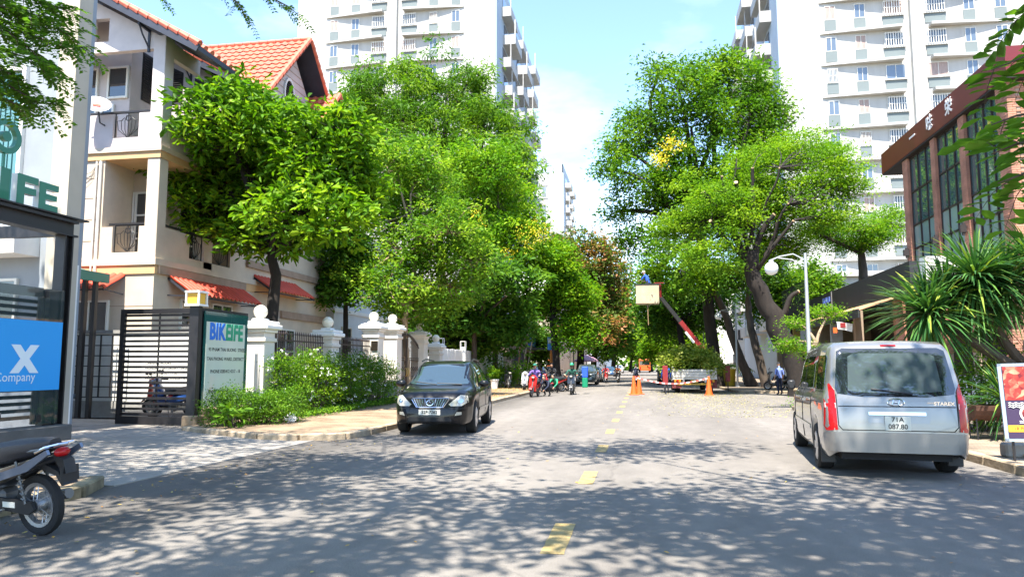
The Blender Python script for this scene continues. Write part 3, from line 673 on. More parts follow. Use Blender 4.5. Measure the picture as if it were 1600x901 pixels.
# ---------------------------------------------------------------- office behind the signboard
OFFSHADE = mat('office_wall_shade', (0.27, 0.30, 0.335), 0.85, var=0.08, vscale=1.2)  # office wall colour with its bluish shade painted in
OFFSUN = mat('office_wall_sun', (0.46, 0.41, 0.33), 0.85, var=0.06, vscale=1.2)  # same wall where the sun falls, sunlight painted in as cream
TEAL = mat('teal_shutter', (0.10, 0.24, 0.26), 0.5)
off = thing('office_building', 'office block with painted-in bluish shade, painted sunlit strip and teal shutter at the left edge', 'building', (-15, 16.4, 0))
OT = lambda x, y, z=0: (x + 15, y - 16.4, z)
def opart(name, m, fn):
    b = MB(); b.M = Matrix.Translation((15, -16.4, 0)); fn(b); return b.build(name, m, off)
opart('wall', OFFSHADE, lambda b: (b.box(-26, -15.08, 16.5, 16.88, -.25, 11.75)))
opart('pilaster', OFFSHADE, lambda b: b.box(-15.08, -14.95, 16.9, 17.5, -.25, 11.8))
opart('sunlit_strip', OFFSUN, lambda b: b.box(-15.08, -14.55, 16.42, 16.9, -.25, 11.78))  # sunlit part of the wall, done as a lighter colour
opart('white_post', WHITE, lambda b: b.box(-14.95, -14.72, 16.95, 17.15, -.25, 4.2))
sh = opart('shutter', TEAL, lambda b: b.box(-22, -16.15, 16.44, 16.5, 5.6, 9.3))
for k in range(38):
    b = MB(); b.M = Matrix.Translation((15, -16.4, 0)); x = -16.2 - .15 * k; b.box(x - .05, x + .05, 16.40, 16.44, 5.6, 9.3); b.build('rib', TEAL, sh)
opart('shutter_frame', WHITE, lambda b: (b.box(-16.13, -16.02, 16.38, 16.5, 5.5, 9.4), b.box(-22, -16.02, 16.38, 16.5, 9.4, 9.52)))
opart('balcony', WHITE, lambda b: (b.box(-22, -15.35, 15.7, 16.5, 4.35, 4.95), b.box(-22, -15.35, 15.7, 15.78, 4.95, 5.0)))
for k in range(40):
    opart('baluster', WHITE, lambda b: b.box(-15.45 - .16 * k, -15.42 - .16 * k, 15.72, 15.75, 5.0, 5.3))
opart('balcony_rail', WHITE, lambda b: b.box(-22, -15.35, 15.7, 15.78, 5.3, 5.36))
window(off, 1.4, 1.6, OT(-16.6, 16.5, 2.2), 0, 0.07, 2, 1)
off.location = (-13.2, 14.43, 0.186); off.scale = (.88, .88, .88)
# steel canopy carrying green letters
GREEN = mat('sign_green', (0.005, 0.16, 0.085), 0.45, coat=0.3); LSIDE = mat('letter_side', (0.60, 0.62, 0.60), 0.5)
can = thing('steel_canopy', 'black steel canopy beam with green letters above the blue sign panel', 'canopy', (-11.8, 13.4, 0))
def cpart(name, m, fn):
    b = MB(); b.M = Matrix.Translation((11.8, -13.4, 0)); fn(b); return b.build(name, m, can)
cpart('post', BLACKST, lambda b: (b.box(-12.02, -11.78, 13.3, 13.34, 0, 4.25), b.box(-12.02, -11.78, 13.5, 13.54, 0, 4.25), b.box(-11.93, -11.87, 13.34, 13.5, 0, 4.25)))
cpart('beam', BLACKST, lambda b: (b.box(-12.05, -11.75, 6, 13.62, 4.25, 4.29), b.box(-12.05, -11.75, 6, 13.62, 4.54, 4.6), b.box(-11.93, -11.87, 6, 13.62, 4.29, 4.54)))
cpart('top_plate', BLACKST, lambda b: b.box(-12.3, -11.7, 6, 13.85, 4.62, 4.65))
cpart('beam', BLACKST, lambda b: (b.box(-14.9, -12.05, 13.36, 13.48, 4.25, 4.5)))
def block(name, polys, y, z, h):
    b = MB()
    for (a0, a1, c0, c1) in polys: b.box(0.0, 0.012, a0 * h, a1 * h, c0 * h, c1 * h, 0)
    for (a0, a1, c0, c1) in polys: b.box(-0.13, 0.0, a0 * h + .002, a1 * h - .002, c0 * h + .002, c1 * h - .002, 1)
    o = b.build(name, [GREEN, LSIDE], can); o.location = (11.8 - 11.76, y - 13.4, z); return o
block('letter_i', [(0, .34, 0, 1)], 11.62, 4.66, 0.60)
block('letter_f', [(0, .30, 0, 1), (.30, .85, .76, 1), (.30, .78, .38, .60)], 12.0, 4.66, 0.58)
block('letter_e', [(0, .30, 0, 1), (.30, .88, .77, 1), (.30, .82, .40, .60), (.30, .88, 0, .22)], 12.53, 4.66, 0.55)
b = MB(); b.lathe([(0.22, -.05), (0.33, -.05), (0.33, .05), (0.22, .05)], (0, 0, 0), 24, 'X', closed=True); b.lathe([(0.0, -.05), (0.1, -.05), (0.1, .05), (0, .05)], (0, 0, 0), 16, 'X'); b.bar((0, 0, -.6), (0, 0, -.33), 0.04)
o = b.build('round_emblem', GREEN, can); o.location = (0.04, 11.66 - 13.4, 5.85)

# glazed signboard with the blue poster
GLASSC = glass_mat('clear_sign_glass', (0.05, 0.08, 0.08), 0.02, 0.4, 0.30)
BLUEP = mat('poster_blue', (0.02, 0.33, 0.78), 0.5); PALE = mat('poster_white', (0.72, 0.80, 0.85), 0.5)
sb = thing('glass_signboard', 'glass-fronted black slat panel with bright blue company poster', 'signboard', (-11.8, 12.0, 0))
GREYD = mat('dark_plinth', (0.10, 0.098, 0.095), .85, var=.2, vscale=3)
def spart(name, m, fn, par=None):
    b = MB(); b.M = Matrix.Translation((11.8, -12.0, 0)); fn(b); return b.build(name, m, par or sb)
spart('plinth', GREYD, lambda b: b.cbox(-12.1, -11.55, 6.0, 13.55, 0, 0.36, 0.02))
spart('post', BLACKST, lambda b: b.box(-11.98, -11.82, 13.05, 13.28, 0.36, 3.1))
spart('cap', BLACKST, lambda b: b.tube([(-11.86, 12.88, 0.4), (-11.86, 12.88, 2.92)], 0.07, 8))
for k in range(19):
    spart('slat', BLACKST, lambda b: b.box(-12.05, -12.0, 6.0, 13.05, 0.50 + .135 * k, 0.57 + .135 * k))
spart('head_rail', BLACKST, lambda b: b.box(-12.07, -11.98, 6, 13.05, 2.95, 3.12))
spart('glass', GLASSC, lambda b: b.box(-11.72, -11.708, 6, 13.3, 0.40, 3.08))
po = spart('poster', BLUEP, lambda b: b.box(-11.704, -11.70, 8.5, 13.29, 1.07, 2.43))
text('letter_x', 'x', 1.05, PALE, po, (0.105, 0.40, 1.76), (R(90), 0, R(90)), 0.002, 0.035)
text('lettering', 'Company', 0.24, PALE, po, (0.105, 0.20, 1.33), (R(90), 0, R(90)), 0.001)
for z in (.45, 2.9):
    spart('clip', BLACKST, lambda b: b.box(-11.71, -11.67, 12.78, 12.85, z, z + .14))

# yard wall behind the gate with trellis, pipe and canopy posts
WALLW = mat('yard_wall_white', (0.66, 0.65, 0.60), 0.85, var=0.15, vscale=1.5, bump=0.25, bscale=15)
yw = thing('yard_wall', 'white yard wall with grey base and painted opening hours behind the slatted gate', 'wall', (-16, 19.9, 0))
def wpart(name, m, fn):
    b = MB(); b.M = Matrix.Translation((16, -19.9, 0)); fn(b); return b.build(name, m, yw)
wpart('wall', WALLW, lambda b: b.box(-24, -12.0, 19.9, 20.15, 0.5, 2.52)); wpart('base', GREYC, lambda b: b.box(-24, -11.95, 19.86, 20.18, 0, 0.5)); wpart('coping', GREYC, lambda b: b.box(-24, -11.95, 19.86, 20.19, 2.52, 2.62))
for k, s_ in enumerate(['OPENING HOURS', 'MONDAY - SATURDAY : 09.00 - 19.00', 'SUNDAY : 09.00 - 17.00', 'WORKSHOP ON SUNDAY BY THE HOURS', '']):
    if s_: text('painted_lettering', s_, 0.105, BLACKST, yw, (16 - 14.62, -0.002, 1.62 - .15 * k), (R(90), 0, 0), 0.001, align='LEFT')
tr = thing('grid_trellis', 'black square grid trellis in front of the white yard wall', 'trellis', (-16, 19.7, 0))
for k in range(5):
    b = MB(); x = -0.78 + .39 * k; b.bar((x, 0, .62), (x, 0, 2.46), 0.035); b.build('upright', BLACKST, tr)
for k in range(7):
    b = MB(); z = .62 + .3066 * k; b.bar((-.8, -.03, z), (.8, -.03, z), 0.03); b.build('rail', BLACKST, tr)
dp = MB(); dp.tube([(-17.0, 19.5, 4.6), (-17.05, 19.5, 2.5), (-17.25, 19.5, .75), (-17.1, 19.5, .66), (-16.5, 19.55, .64)], 0.075, 10); tag(dp.build('drain_pipe', mat('blue_grey_pipe', (0.07, 0.10, 0.14), 0.5), None, True), 'dark blue drain pipe bending at the yard wall foot', 'pipe')
sh = thing('lean_to_roof', 'small dark lean-to roof with green edge on two posts', 'shelter', (-16.6, 19.2, 0))
b = MB(); b.M = Matrix.Rotation(R(0), 4, 'Z'); b.prism([(-1.4, 4.75), (0.75, 4.10), (0.75, 4.22), (-1.4, 4.87)], -1.6, 0.45, 'Y'); b.build('roof', mat('dull_green_sheet', (0.10, 0.17, 0.14), 0.6), sh)
b = MB(); b.box(.70, .80, -1.62, .47, 4.02, 4.3); b.build('gutter', mat('gutter_green', (0.08, 0.22, 0.16), 0.5), sh)
for x in (0.15, 0.5):
    b = MB(); b.box(x - .06, x + .06, .2, .32, 0, 4.2); b.build('post', BLACKST, sh)
# ================================================================ left: gate, sign, fence, planting
gate = thing('slatted_gate', 'black metal slatted gate leaf standing open across the driveway', 'gate', (-11.0, 17.05, 0))
for k in range(20):
    b = MB(); b.box(-2.22, -0.05, -0.02, 0.012, 0.30 + .132 * k, 0.36 + .132 * k); b.build('slat', BLACKST, gate)
b = MB(); b.box(-2.28, -2.16, -0.045, 0.04, 0.08, 3.0); b.build('stile', BLACKST, gate)
b = MB(); b.box(-0.14, -0.02, -0.045, 0.04, 0.08, 3.0); b.build('stile', BLACKST, gate)
for z0, z1 in ((0.08, 0.27), (2.88, 3.0)):
    b = MB(); b.box(-2.16, -0.14, -0.045, 0.04, z0, z1); b.build('rail', BLACKST, gate)
b = MB(); b.bar((-1.2, 0.03, .2), (-1.2, .03, 2.9), .03); b.build('brace', BLACKST, gate)
gp = thing('gate_post', 'black steel gate post on worn concrete base beside the white sign', 'post', (-10.9, 16.75, 0))
b = MB(); b.box(-0.14, 0.10, -0.16, 0.0, 0.3, 3.02); b.build('post', BLACKST, gp)
b = MB(); b.cbox(-0.2, 0.2, -0.24, 0.9, 0, 0.34, 0.03); b.cbox(-.05, .28, .1, 2.2, 0, .5, .03); b.build('base', mat('worn_base', (0.30, 0.21, 0.13), 0.9, var=0.4, vscale=6, bump=0.6, bscale=20), gp)
ln = thing('post_lantern', 'square white lantern with amber glass on the black gate post', 'lantern', (-10.92, 16.67, 3.02))
b = MB()
for sx in (-1, 1):
    for sy in (-1, 1): b.box(sx * .17 - .02, sx * .17 + .02, sy * .17 - .02, sy * .17 + .02, 0, .36)
b.box(-.2, .2, -.2, .2, 0, .05); b.box(-.2, .2, -.2, .2, .33, .38); b.build('frame', WHITE, ln)
b = MB(); b.box(-.145, .145, -.145, .145, .06, .32); b.build('amber_panel', mat('amber_panel', (0.72, 0.42, 0.05), 0.5), ln)
# white glass sign
SIGNG = mat('frosted_sign', (0.60, 0.67, 0.56), 0.25, var=0.03, coat=0.6); SBLUE = mat('sign_blue', (0.015, 0.16, 0.62), 0.5); SGREEN = mat('sign_teal', (0.01, 0.30, 0.16), 0.5); INK = mat('sign_ink', (0.03, 0.035, 0.03), 0.6)
TGLASS = glass_mat('teal_glass_edge', (0.02, 0.10, 0.09), 0.05, 0.6)
bs = thing('shop_sign', 'tall pale glass sign with blue and green lettering and address lines', 'sign', (-10.78, 17.9, 0))
b = MB(); b.box(-0.16, -0.06, -1.1, 1.1, 0.42, 3.0); b.build('back_panel', BLACKST, bs)
b = MB(); b.box(-0.03, 0.0, -1.06, 1.0, 0.44, 2.92); b.build('glass', TGLASS, bs)
fp = MB(); fp.box(0.0, 0.012, -0.98, 0.84, 0.46, 2.66); fp = fp.build('face', SIGNG, bs)
b = MB(); b.box(0.0, 0.006, 0.86, .98, 0.46, 2.5); b.build('glass_edge', TGLASS, bs)
rot = (R(90), 0, R(90))
for s_, m_, y in (('BIK', SBLUE, -0.50), ('E', SGREEN, 0.00), ('IFE', SGREEN, 0.42)):
    text('lettering', s_, 0.58, m_, fp, (0.014, y, 2.40), rot, 0.008, 0.022, 1.06, 0.80)
for s_, z, y in (('93 PHAM THAI BUONG  STREET', 1.96, 0.02), ('TAN PHONG WARD, DISTRICT 7', 1.72, 0.0), ('PHONE 0285412 4217 - 18', 1.40, -.05), ('Website: www.bikelife.com.vn', 0.90, -.05)):
    text('lettering', s_, 0.125, INK, fp, (0.014, y, z), rot, 0.001, 0.002)
for y in (-.9, .7):
    b = MB(); b.box(0.0, .05, y, y + .06, .42, .56); b.build('clip', BLACKST, bs)

# fence pillars with ball finials
PIL = mat('pillar_cream', (0.70, 0.64, 0.56), 0.8, var=0.06, vscale=2, bump=0.12, bscale=40); BALL = mat('globe_cream', (0.80, 0.74, 0.60), 0.35); BASEB = mat('pillar_base_grey', (0.22, 0.24, 0.27), 0.9, var=0.4, vscale=8, bump=0.6, bscale=14)
def pillar(x, y, h, label, w=0.62):
    t = thing('fence_pillar', label, 'pillar', (x, y, 0.05), 0, 'cream fence pillars with ball tops'); a = w / 2
    b = MB(); b.cbox(-a - .03, a + .03, -a - .03, a + .03, 0, 0.75, 0.02); b.build('base', BASEB, t)
    b = MB(); b.cbox(-a, a, -a, a, 0.75, h - .35, 0.012); b.build('shaft', PIL, t)
    b = MB(); b.cbox(-a - .05, a + .05, -a - .05, a + .05, h - .62, h - .50, 0.02); b.build('neck_moulding', PIL, t)
    b = MB(); b.cbox(-a - .06, a + .06, -a - .06, a + .06, h - .35, h - .26, .02); b.cbox(-a - .16, a + .16, -a - .16, a + .16, h - .26, h - .12, 0.03); b.cbox(-a - .1, a + .1, -a - .1, a + .1, h - .12, h - .02, .03); b.cbox(-a * .6, a * .6, -a * .6, a * .6, h - .02, h + .06, .02); b.build('capital', WHITE, t)
    b = MB(); b.lathe([(0.08, 0), (0.09, .03), (0.06, .05)], (0, 0, h + .06), 12); b.ball((0, 0, h + .26), .20, 20, 12); b.build('ball_finial', BALL, t, True); return t
pillar(-10.93, 19.85, 2.80, 'cream pillar with ball top touching the pale glass sign')
pillar(-10.9, 24.47, 2.76, 'cream pillar with ball top between the two iron fence panels')
pillar(-10.9, 29.0, 3.25, 'tall cream pillar with ball top carrying a dark number plate', 0.66)
pillar(-10.75, 30.9, 3.28, 'tall cream pillar with ball top on the near side of the ornate gate', 0.66)
pillar(-10.9, 35.45, 3.2, 'cream pillar with ball top on the far side of the ornate gate', 0.66)
pillar(-10.9, 38.4, 2.7, 'short cream pillar with ball top beside the white board fence', 0.6)
b = MB(); b.box(-.14, .14, -.03, 0, -.2, .2); o = b.build('number_plate', mat('bronze_plate', (0.05, 0.04, 0.03), 0.4, 0.6)); o.location = (-10.72, 28.66, 2.35); tag(o, 'small dark bronze plate fixed on the tall cream pillar', 'plate')
IRONB = mat('brown_iron', (0.055, 0.035, 0.028), 0.5, var=0.25)
def iron_fence(y0, y1, label):
    t = thing('iron_fence', label, 'fence', (-10.9, (y0 + y1) / 2, 0.05), 0, 'iron fence panels between pillars'); a = (y1 - y0) / 2
    b = MB(); b.box(-.12, .12, -a, a, 0, .95); b.build('low_wall', GREYC, t)
    for z in (1.08, 1.75, 2.28):
        b = MB(); b.bar((0, -a, z), (0, a, z), .03, .045); b.build('rail', IRONB, t)
    n = int((y1 - y0) / .135); bm_ = MB(); bm_.bar((0, 0, .95), (0, 0, 2.45), .022); bm_.lathe([(.022, 2.45), (.03, 2.49), (.0, 2.60)], n=4); o = bm_.build('bar', IRONB); me = o.data; bpy.data.objects.remove(o)
    for k in range(n): link('bar', me, t, (0, -a + .07 + .135 * k, 0))
iron_fence(20.2, 24.15, 'brown iron fence panel nearest the pale glass sign'); iron_fence(24.8, 28.65, 'brown iron fence panel behind the flowering bushes, second from sign')
# ornate double gate with arched top
og = thing('ornate_gate', 'brown wrought iron double gate with arched scrolled top', 'gate', (-10.85, 33.2, 0.05)); a = 1.95
for s_ in (-1, 1):
    lf = MB(); lf.bar((0, s_ * .03, .1), (0, s_ * .03, 2.75), .05); lf.bar((0, s_ * a, .1), (0, s_ * a, 2.35), .05)
    for z in (.12, .9, 1.0, 1.75, 1.85): lf.bar((0, s_ * .03, z), (0, s_ * a, z), .04, .04)
    lf.tube([(0, s_ * (.03 + (a - .03) * t / 8), 2.35 + .55 * math.cos(math.pi / 2 * t / 8)) for t in range(9)], .03, 6); lf = lf.build('leaf_frame', IRONB, og)
    for k in range(12):
        y = s_ * (.14 + .15 * k); zt = 2.35 + .55 * math.cos(math.pi / 2 * (abs(y) / a)); b = MB(); b.bar((0, y, .12), (0, y, zt), .022); b.lathe([(.03, zt), (.035, zt + .04), (0, zt + .16)], (0, y, 0), 5); b.build('bar', IRONB, lf)
    for k in range(6):
        b = MB(); y = s_ * (.25 + .3 * k); b.lathe([(.075, -.01), (.1, -.01), (.1, .01), (.075, .01)], (0, y, 1.36), 10, 'X', closed=True); b.lathe([(.06, -.01), (.08, -.01), (.08, .01), (.06, .01)], (0, y, .5), 10, 'X', closed=True); b.build('scroll', IRONB, lf)
    b = MB(); b.tube([(.03, s_ * .14, 1.0), (.09, s_ * .14, 1.1), (.09, s_ * .14, 1.3), (.03, s_ * .14, 1.4)], .018, 6); b.build('handle', mat('brass', (0.55, 0.36, 0.10), 0.35, 0.8), og)
# white board fence further along
wfn = thing('board_fence', 'white board fence with square lantern frames running down the street', 'fence', (-10.9, 39.0, 0.05))
b = MB(); b.box(-.1, .1, 0, 19, 0, .5); b.build('low_wall', WHITE, wfn)
bw = MB(); bw.cbox(-.02, .02, 0, .30, .5, 2.45, .008); o = bw.build('board', WHITE); bme = o.data; bpy.data.objects.remove(o)
for k in range(55): link('board', bme, wfn, (random.uniform(-.01, .01), .05 + .345 * k, random.uniform(-.02, .02)))
for z in (.8, 2.1):
    b = MB(); b.box(-.06, -.025, 0, 19, z, z + .08); b.build('rail', WHITE, wfn)
for y in (.4, 5.6, 10.6, 15.6):
    b = MB(); b.cbox(-.17, .17, y - .17, y + .17, 0, 2.62, .02); p_ = b.build('post', WHITE, wfn)
    b = MB()
    for sx in (-.15, .15):
        for sy in (-.15, .15): b.bar((sx, y + sy, 2.62), (sx, y + sy, 3.0), .03)
    for z in (2.64, 3.0):
        b.bar((-.15, y - .15, z), (.15, y - .15, z), .03); b.bar((-.15, y + .15, z), (.15, y + .15, z), .03); b.bar((-.15, y - .15, z), (-.15, y + .15, z), .03); b.bar((.15, y - .15, z), (.15, y + .15, z), .03)
    b.build('lantern_frame', WHITE, p_)

# planting
def bush(name, label, blobs, leafm, n, per, crad, size, base, cat='bush', shape='quad', aspect=.5, flowers=0, shell=.35, group=None, up=.8, fm=None, stem=True, lower=.7):
    t = thing(name, label, cat, base, 0, group); B = [(b[0] - base[0], b[1] - base[1], b[2] - base[2], *b[3:]) for b in blobs]
    C = blob_points(B, n, shell, lower); C[:, 2] = np.maximum(C[:, 2], .06)
    if stem:
        s_ = MB()
        for c in C[:40]: s_.tube(limb_path((c[0] * .35, c[1] * .35, 0), c, .08, 3), [.014, .011, .008, .005], 4, caps=False)
        s_.build('stems', bark_grey, t)
    P, D, N, Ln, W, T = clump_leaves(C, per, crad, size, aspect, .8, up); P[:, 2] = np.maximum(P[:, 2], .01)
    link('foliage', leaves_mesh('foliage', P, D, N, Ln, W, T, leafm, shape), t)
    if flowers:
        fc = C[rng.permutation(len(C))[:flowers]] + rng.normal(size=(flowers, 3)) * .06
        cen = np.mean(C, 0); fc = fc + unit(fc - cen) * .12
        P, D, N, Ln, W, T = clump_leaves(fc, 6, .035, .06, .8, 1, .3); stuff(link('flowers', leaves_mesh('flowers', P, D, N, Ln, W, T, fm or G_WHITE, 'quad'), t))
    return t
G_HEDGE = leaf_mat('hedge_leaf', [(0, (0.03, 0.085, 0.008)), (0.5, (0.085, 0.20, 0.012)), (1, (0.20, 0.34, 0.02))], trans=.3)
hb = [(-9.9 + .34 * i, 16.35 + .36 * i + .5 * j, .55 + .02 * j, .42, .46, .42) for i in range(4) for j in (-.4, .6)]
bush('hedge', 'low clipped bright green hedge below the pale glass sign', hb, G_HEDGE, 520, 26, .16, .055, (-9.5, 16.8, .12), 'hedge', lower=.9)
bush('corner_plant', 'long-leaved seedling at the near foot of the hedge', [(-9.35, 15.85, .42, .3, .3, .22)], G_HEDGE, 9, 8, .12, .26, (-9.35, 15.85, .12), 'plant', 'oval', .3, up=.4)
for i, (x, y, h, rx) in enumerate(((-10.0, 19.9, 1.75, .75), (-9.95, 21.6, 2.0, .85), (-9.95, 23.6, 1.75, .9), (-9.9, 25.5, 1.95, 1.0), (-9.95, 27.3, 1.8, .9))):
    lab = ['flowering bush with white blooms next to the clipped hedge', 'upright flowering bush in front of the near iron fence panel', 'dense flowering bush in front of the middle cream pillar', 'broad flowering bush before the far iron fence panel', 'flowering bush at the foot of the tall cream gate pillars'][i]
    bush('flowering_bush', lab, [(x, y, h * .42, rx, rx, h * .42), (x + .1, y + .2, h * .72, rx * .62, rx * .62, h * .32), (x - .1, y - .35, h * .8, .35, .35, h * .3)], [G_MID, G_FERN, G_MID, G_DEEP, G_MID][i], 190, 28, .2, .075, (x, y, .12), flowers=[38, 55, 60, 45, 30][i], group='flowering bushes along the iron fence')
P = np.stack([rng.uniform(-9.9, -8.85, 5200) - 0.35 * rng.random(5200), rng.uniform(17.6, 29.0, 5200), .14 + rng.random(5200) * .16], 1); D = rng.normal(size=(5200, 3)); D[:, 2] = abs(D[:, 2]) * .5; N = rng.normal(size=(5200, 3)) * .4 + np.array([0, 0, 1])
tag(stuff(link('ground_cover', leaves_mesh('ground_cover', P, D, N, .09, .05, rng.random(5200), G_HEDGE))), 'low green ground cover along the pavement under the bushes', 'ground cover')
b = MB(); bm = bmesh.new(); bmesh.ops.create_icosphere(bm, subdivisions=3, radius=.14)
for v in bm.verts: v.co *= 1 + .35 * math.sin(9 * v.co.x * 7 + 3) * math.sin(60 * v.co.y) + random.uniform(-.12, .12); v.co.z *= .8
b._bm(bm); o = b.build('plastic_bag', mat('bag_white', (.8, .8, .8), .5)); o.location = (-8.75, 17.55, .24); tag(o, 'crumpled white plastic bag on the pavement by the hedge', 'bag')

# pale house further along, half hidden by trees
PALEB = mat('pale_blue_render', (0.62, 0.66, 0.70), 0.85, var=.05, vscale=1)
ph = thing('pale_house', 'pale blue-white house behind the iron fence, half hidden by trees', 'house', (-15.5, 35.5, 0))
b = MB(); b.box(-10, 0, 0, 12, 0, 8.4); b.build('wall', PALEB, ph); b = MB(); b.box(-10.2, .2, -.2, 12.2, 8.4, 8.8); b.build('parapet', WHITE, ph)
b = MB(); b.box(-10.05, .08, -.08, 12.05, 4.3, 4.5); b.build('band', WHITE, ph)
for y in (1.6, 4.6, 8.0):
    window(ph, 1.3, 1.4, (.01, y, 2.2), 90, .08, 2, 2); window(ph, 1.3, 1.5, (.01, y, 5.8), 90, .08, 2, 2)
window(ph, 1.3, 1.4, (-1.6, 0.0, 2.2), 0, .08, 2, 2); window(ph, 1.2, 1.5, (-2, 0, 5.8), 0, .08, 2, 2)
# ================================================================ towers
TOWW = mat('tower_white', (0.44, 0.43, 0.405), 0.85, var=0.16, vscale=0.5, stretch=(1, 1, .12)); TOWP = mat('tower_grey_panel', (0.16, 0.19, 0.19), 0.8, var=.06, vscale=.6); TOWB = mat('tower_blue_grey', (0.36, 0.43, 0.50), 0.8, var=.05, vscale=.5)
GLT = glass_mat('tower_glass', (0.10, 0.13, 0.17), 0.06); CURT = mat('curtain', (0.36, 0.27, 0.24), 0.8, var=.3, vscale=4, stretch=(6, 1, .4)); GRIL = mat('grille_white', (0.70, 0.68, 0.62), 0.6)
def proto_mesh(fn, mats):
    b = MB(); fn(b); o = b.build('proto', mats); me = o.data; bpy.data.objects.remove(o); return me
def fr_mesh(w, h, t=.045):
    def f(b): b.box(-w / 2, w / 2, -.04, .06, 0, t); b.box(-w / 2, w / 2, -.04, .06, h - t, h); b.box(-w / 2, -w / 2 + t, -.04, .06, t, h - t); b.box(w / 2 - t, w / 2, -.04, .06, t, h - t); b.box(-.02, .02, -.03, .06, t, h - t)
    return proto_mesh(f, WFRAME)
def pane_mesh(x0, x1, h, m): return proto_mesh(lambda b: b.box(x0, x1, 0, .02, .05, h - .05), m)
NW, NH, WW, WH = 0.92, 1.35, 1.65, 1.35
FN = fr_mesh(NW, NH); FW = fr_mesh(WW, WH)
PN = [pane_mesh(-.41, -.03, NH, GLT), pane_mesh(.03, .41, NH, GLT)]; PNC = [pane_mesh(-.41, -.03, NH, CURT), pane_mesh(.03, .41, NH, CURT)]; PW = [pane_mesh(-.77, -.03, WH, GLT), pane_mesh(.03, .77, WH, GLT)]; PWC = [pane_mesh(-.77, -.03, WH, CURT), pane_mesh(.03, .77, WH, CURT)]
def grf(b):
    for k in range(8): x = -.74 + .211 * k; b.box(x - .03, x + .03, -.22, -.18, 0, WH)
    for z in (.05, .68, WH - .05): b.box(-.8, .8, -.2, -.17, z - .02, z + .02)
GRM = proto_mesh(grf, GRIL)
PANN = proto_mesh(lambda b: b.box(-.5, .5, -.03, .03, 0, 1.0), TOWP); PANW = proto_mesh(lambda b: b.box(-.88, .88, -.03, .03, 0, .85), TOWP)
SILLW = proto_mesh(lambda b: b.box(-.95, .95, -.16, .03, 0, .10), TOWW)
LEDG = proto_mesh(lambda b: b.prism([(3.6, -.12), (5.5, -.34), (8, -.58), (10.6, -.78), (10.6, .02), (3.6, .02)], 0, .24, 'Z'), TOWW)
LEDG2 = proto_mesh(lambda b: b.prism([(20, -.12), (18.1, -.34), (15.6, -.58), (13.0, -.78), (13.0, .02), (20, .02)], 0, .24, 'Z'), TOWW)
def ac_f(b): b.box(-.4, .4, -.5, -.22, .08, .62); b.lathe([(.2, -.52), (.22, -.52), (.22, -.49), (.2, -.49)], (-.1, 0, .35), 14, 'Y', closed=True)
ACM = proto_mesh(ac_f, GRIL)
def tower(name, label, loc, z_first, nfl, z_top, depth, side, balc=True, cols=(0, 1, 2, 3, 4, 5), skip_below=-1e9):
    t = thing(name, label, 'tower block', loc); W_ = 23.6
    b = MB(); b.box(0, W_, 0, depth, 0, z_top); b.build('wall', TOWW, t)
    b = MB(); b.box(11.35, 12.25, -.55, 0, 0, z_top); b.build('pier', TOWW, t)
    xs_ = [4.55, 7.15, 10.0, 13.6, 16.45, 19.05]
    rs = np.random.default_rng(3 + int(abs(loc[0])))
    for k in range(nfl):
        z = z_first + 3.05 * k
        if z > z_top - .3: break
        if z < skip_below: continue
        if 0 in cols: link('ledge', LEDG, t, (0, 0, z))
        if 5 in cols: link('ledge', LEDG2, t, (0, 0, z))
        for i in cols:
            x = xs_[i]; wide = i in (2, 3); zz = z - (1.66 if not wide else 1.62)
            o = link('window', FW if wide else FN, t, (x, -.03, zz)); cu = rs.random() < .4
            for p_ in ((PWC if cu else PW) if wide else (PNC if cu else PN)): link('pane', p_, o)
            if wide and rs.random() < .8: link('grille', GRM, o)
            elif wide and rs.random() < .5: link('air_conditioner', ACM, o)
            elif not wide and rs.random() < .22:
                g2 = link('grille', GRM, o); g2.scale = (.56, .6, 1)
            if wide: link('sill', SILLW, o, (0, 0, -.12)); link('panel', PANW, t, (x, -.03, zz - 1.0))
            else: link('panel', PANN, t, (x, -.03, zz - 1.03))
    sx = 0 if side < 0 else W_
    b = MB(); s0 = sorted((sx, sx + side * .12)); b.box(s0[0], s0[1], .15, depth - .2, 0, z_top - .1); sw = b.build('side_wall', TOWB, t)  # bluish shade of the tower side put into the wall colour
    if balc:
        def bm_(b):
            b.box(0, 1.1, 0, 4.6, 0, .2); b.box(.98, 1.1, 0, 4.6, .2, 1.15); b.box(0, .98, 0, .12, .2, 1.15); b.box(0, .98, 4.48, 4.6, .2, 1.15)
        bme_ = proto_mesh(bm_, TOWW); dme = proto_mesh(lambda b: b.box(0.0, .06, .5, 3.9, .2, 2.6), GLT); cme_ = proto_mesh(lambda b: b.box(.97, 1.08, .2, .32, 1.15, 3.05), TOWW)
        for k in range(nfl):
            z = z_first - 2.9 + 3.05 * k
            if z > z_top - 1.5 or z < skip_below: continue
            for y in (3.2, 12.2, 20.5):
                if y + 5 > depth: continue
                yy = y + (0.8 if k % 2 else 0)
                o = link('balcony', bme_, t, (sx + side * .12, yy, z)); o.scale = (side * (1.0 if (k + int(y)) % 3 else 1.35), 1, 1); d_ = link('balcony_door', dme, o); link('post', cme_, o)
    return t
rt = tower('apartment_tower', 'white apartment tower with ledges and grilles rising behind the brick building', (13.35, 70, 0), 23.1 - 3.05 * 5, 16, 44, 30, -1)
lt = tower('apartment_tower', 'white apartment tower behind the villa roof and the tall mango tree', (-39.0, 77, 0), 23.35 - 3.05 * 3, 16, 46, 27, 1, skip_below=22)
ft = tower('apartment_tower', 'distant white apartment block beyond the left-hand trees', (-41.4, 172, 0), 23.1 - 3.05 * 4, 13, 47.5, 24, 1, cols=(3, 4, 5), skip_below=20)
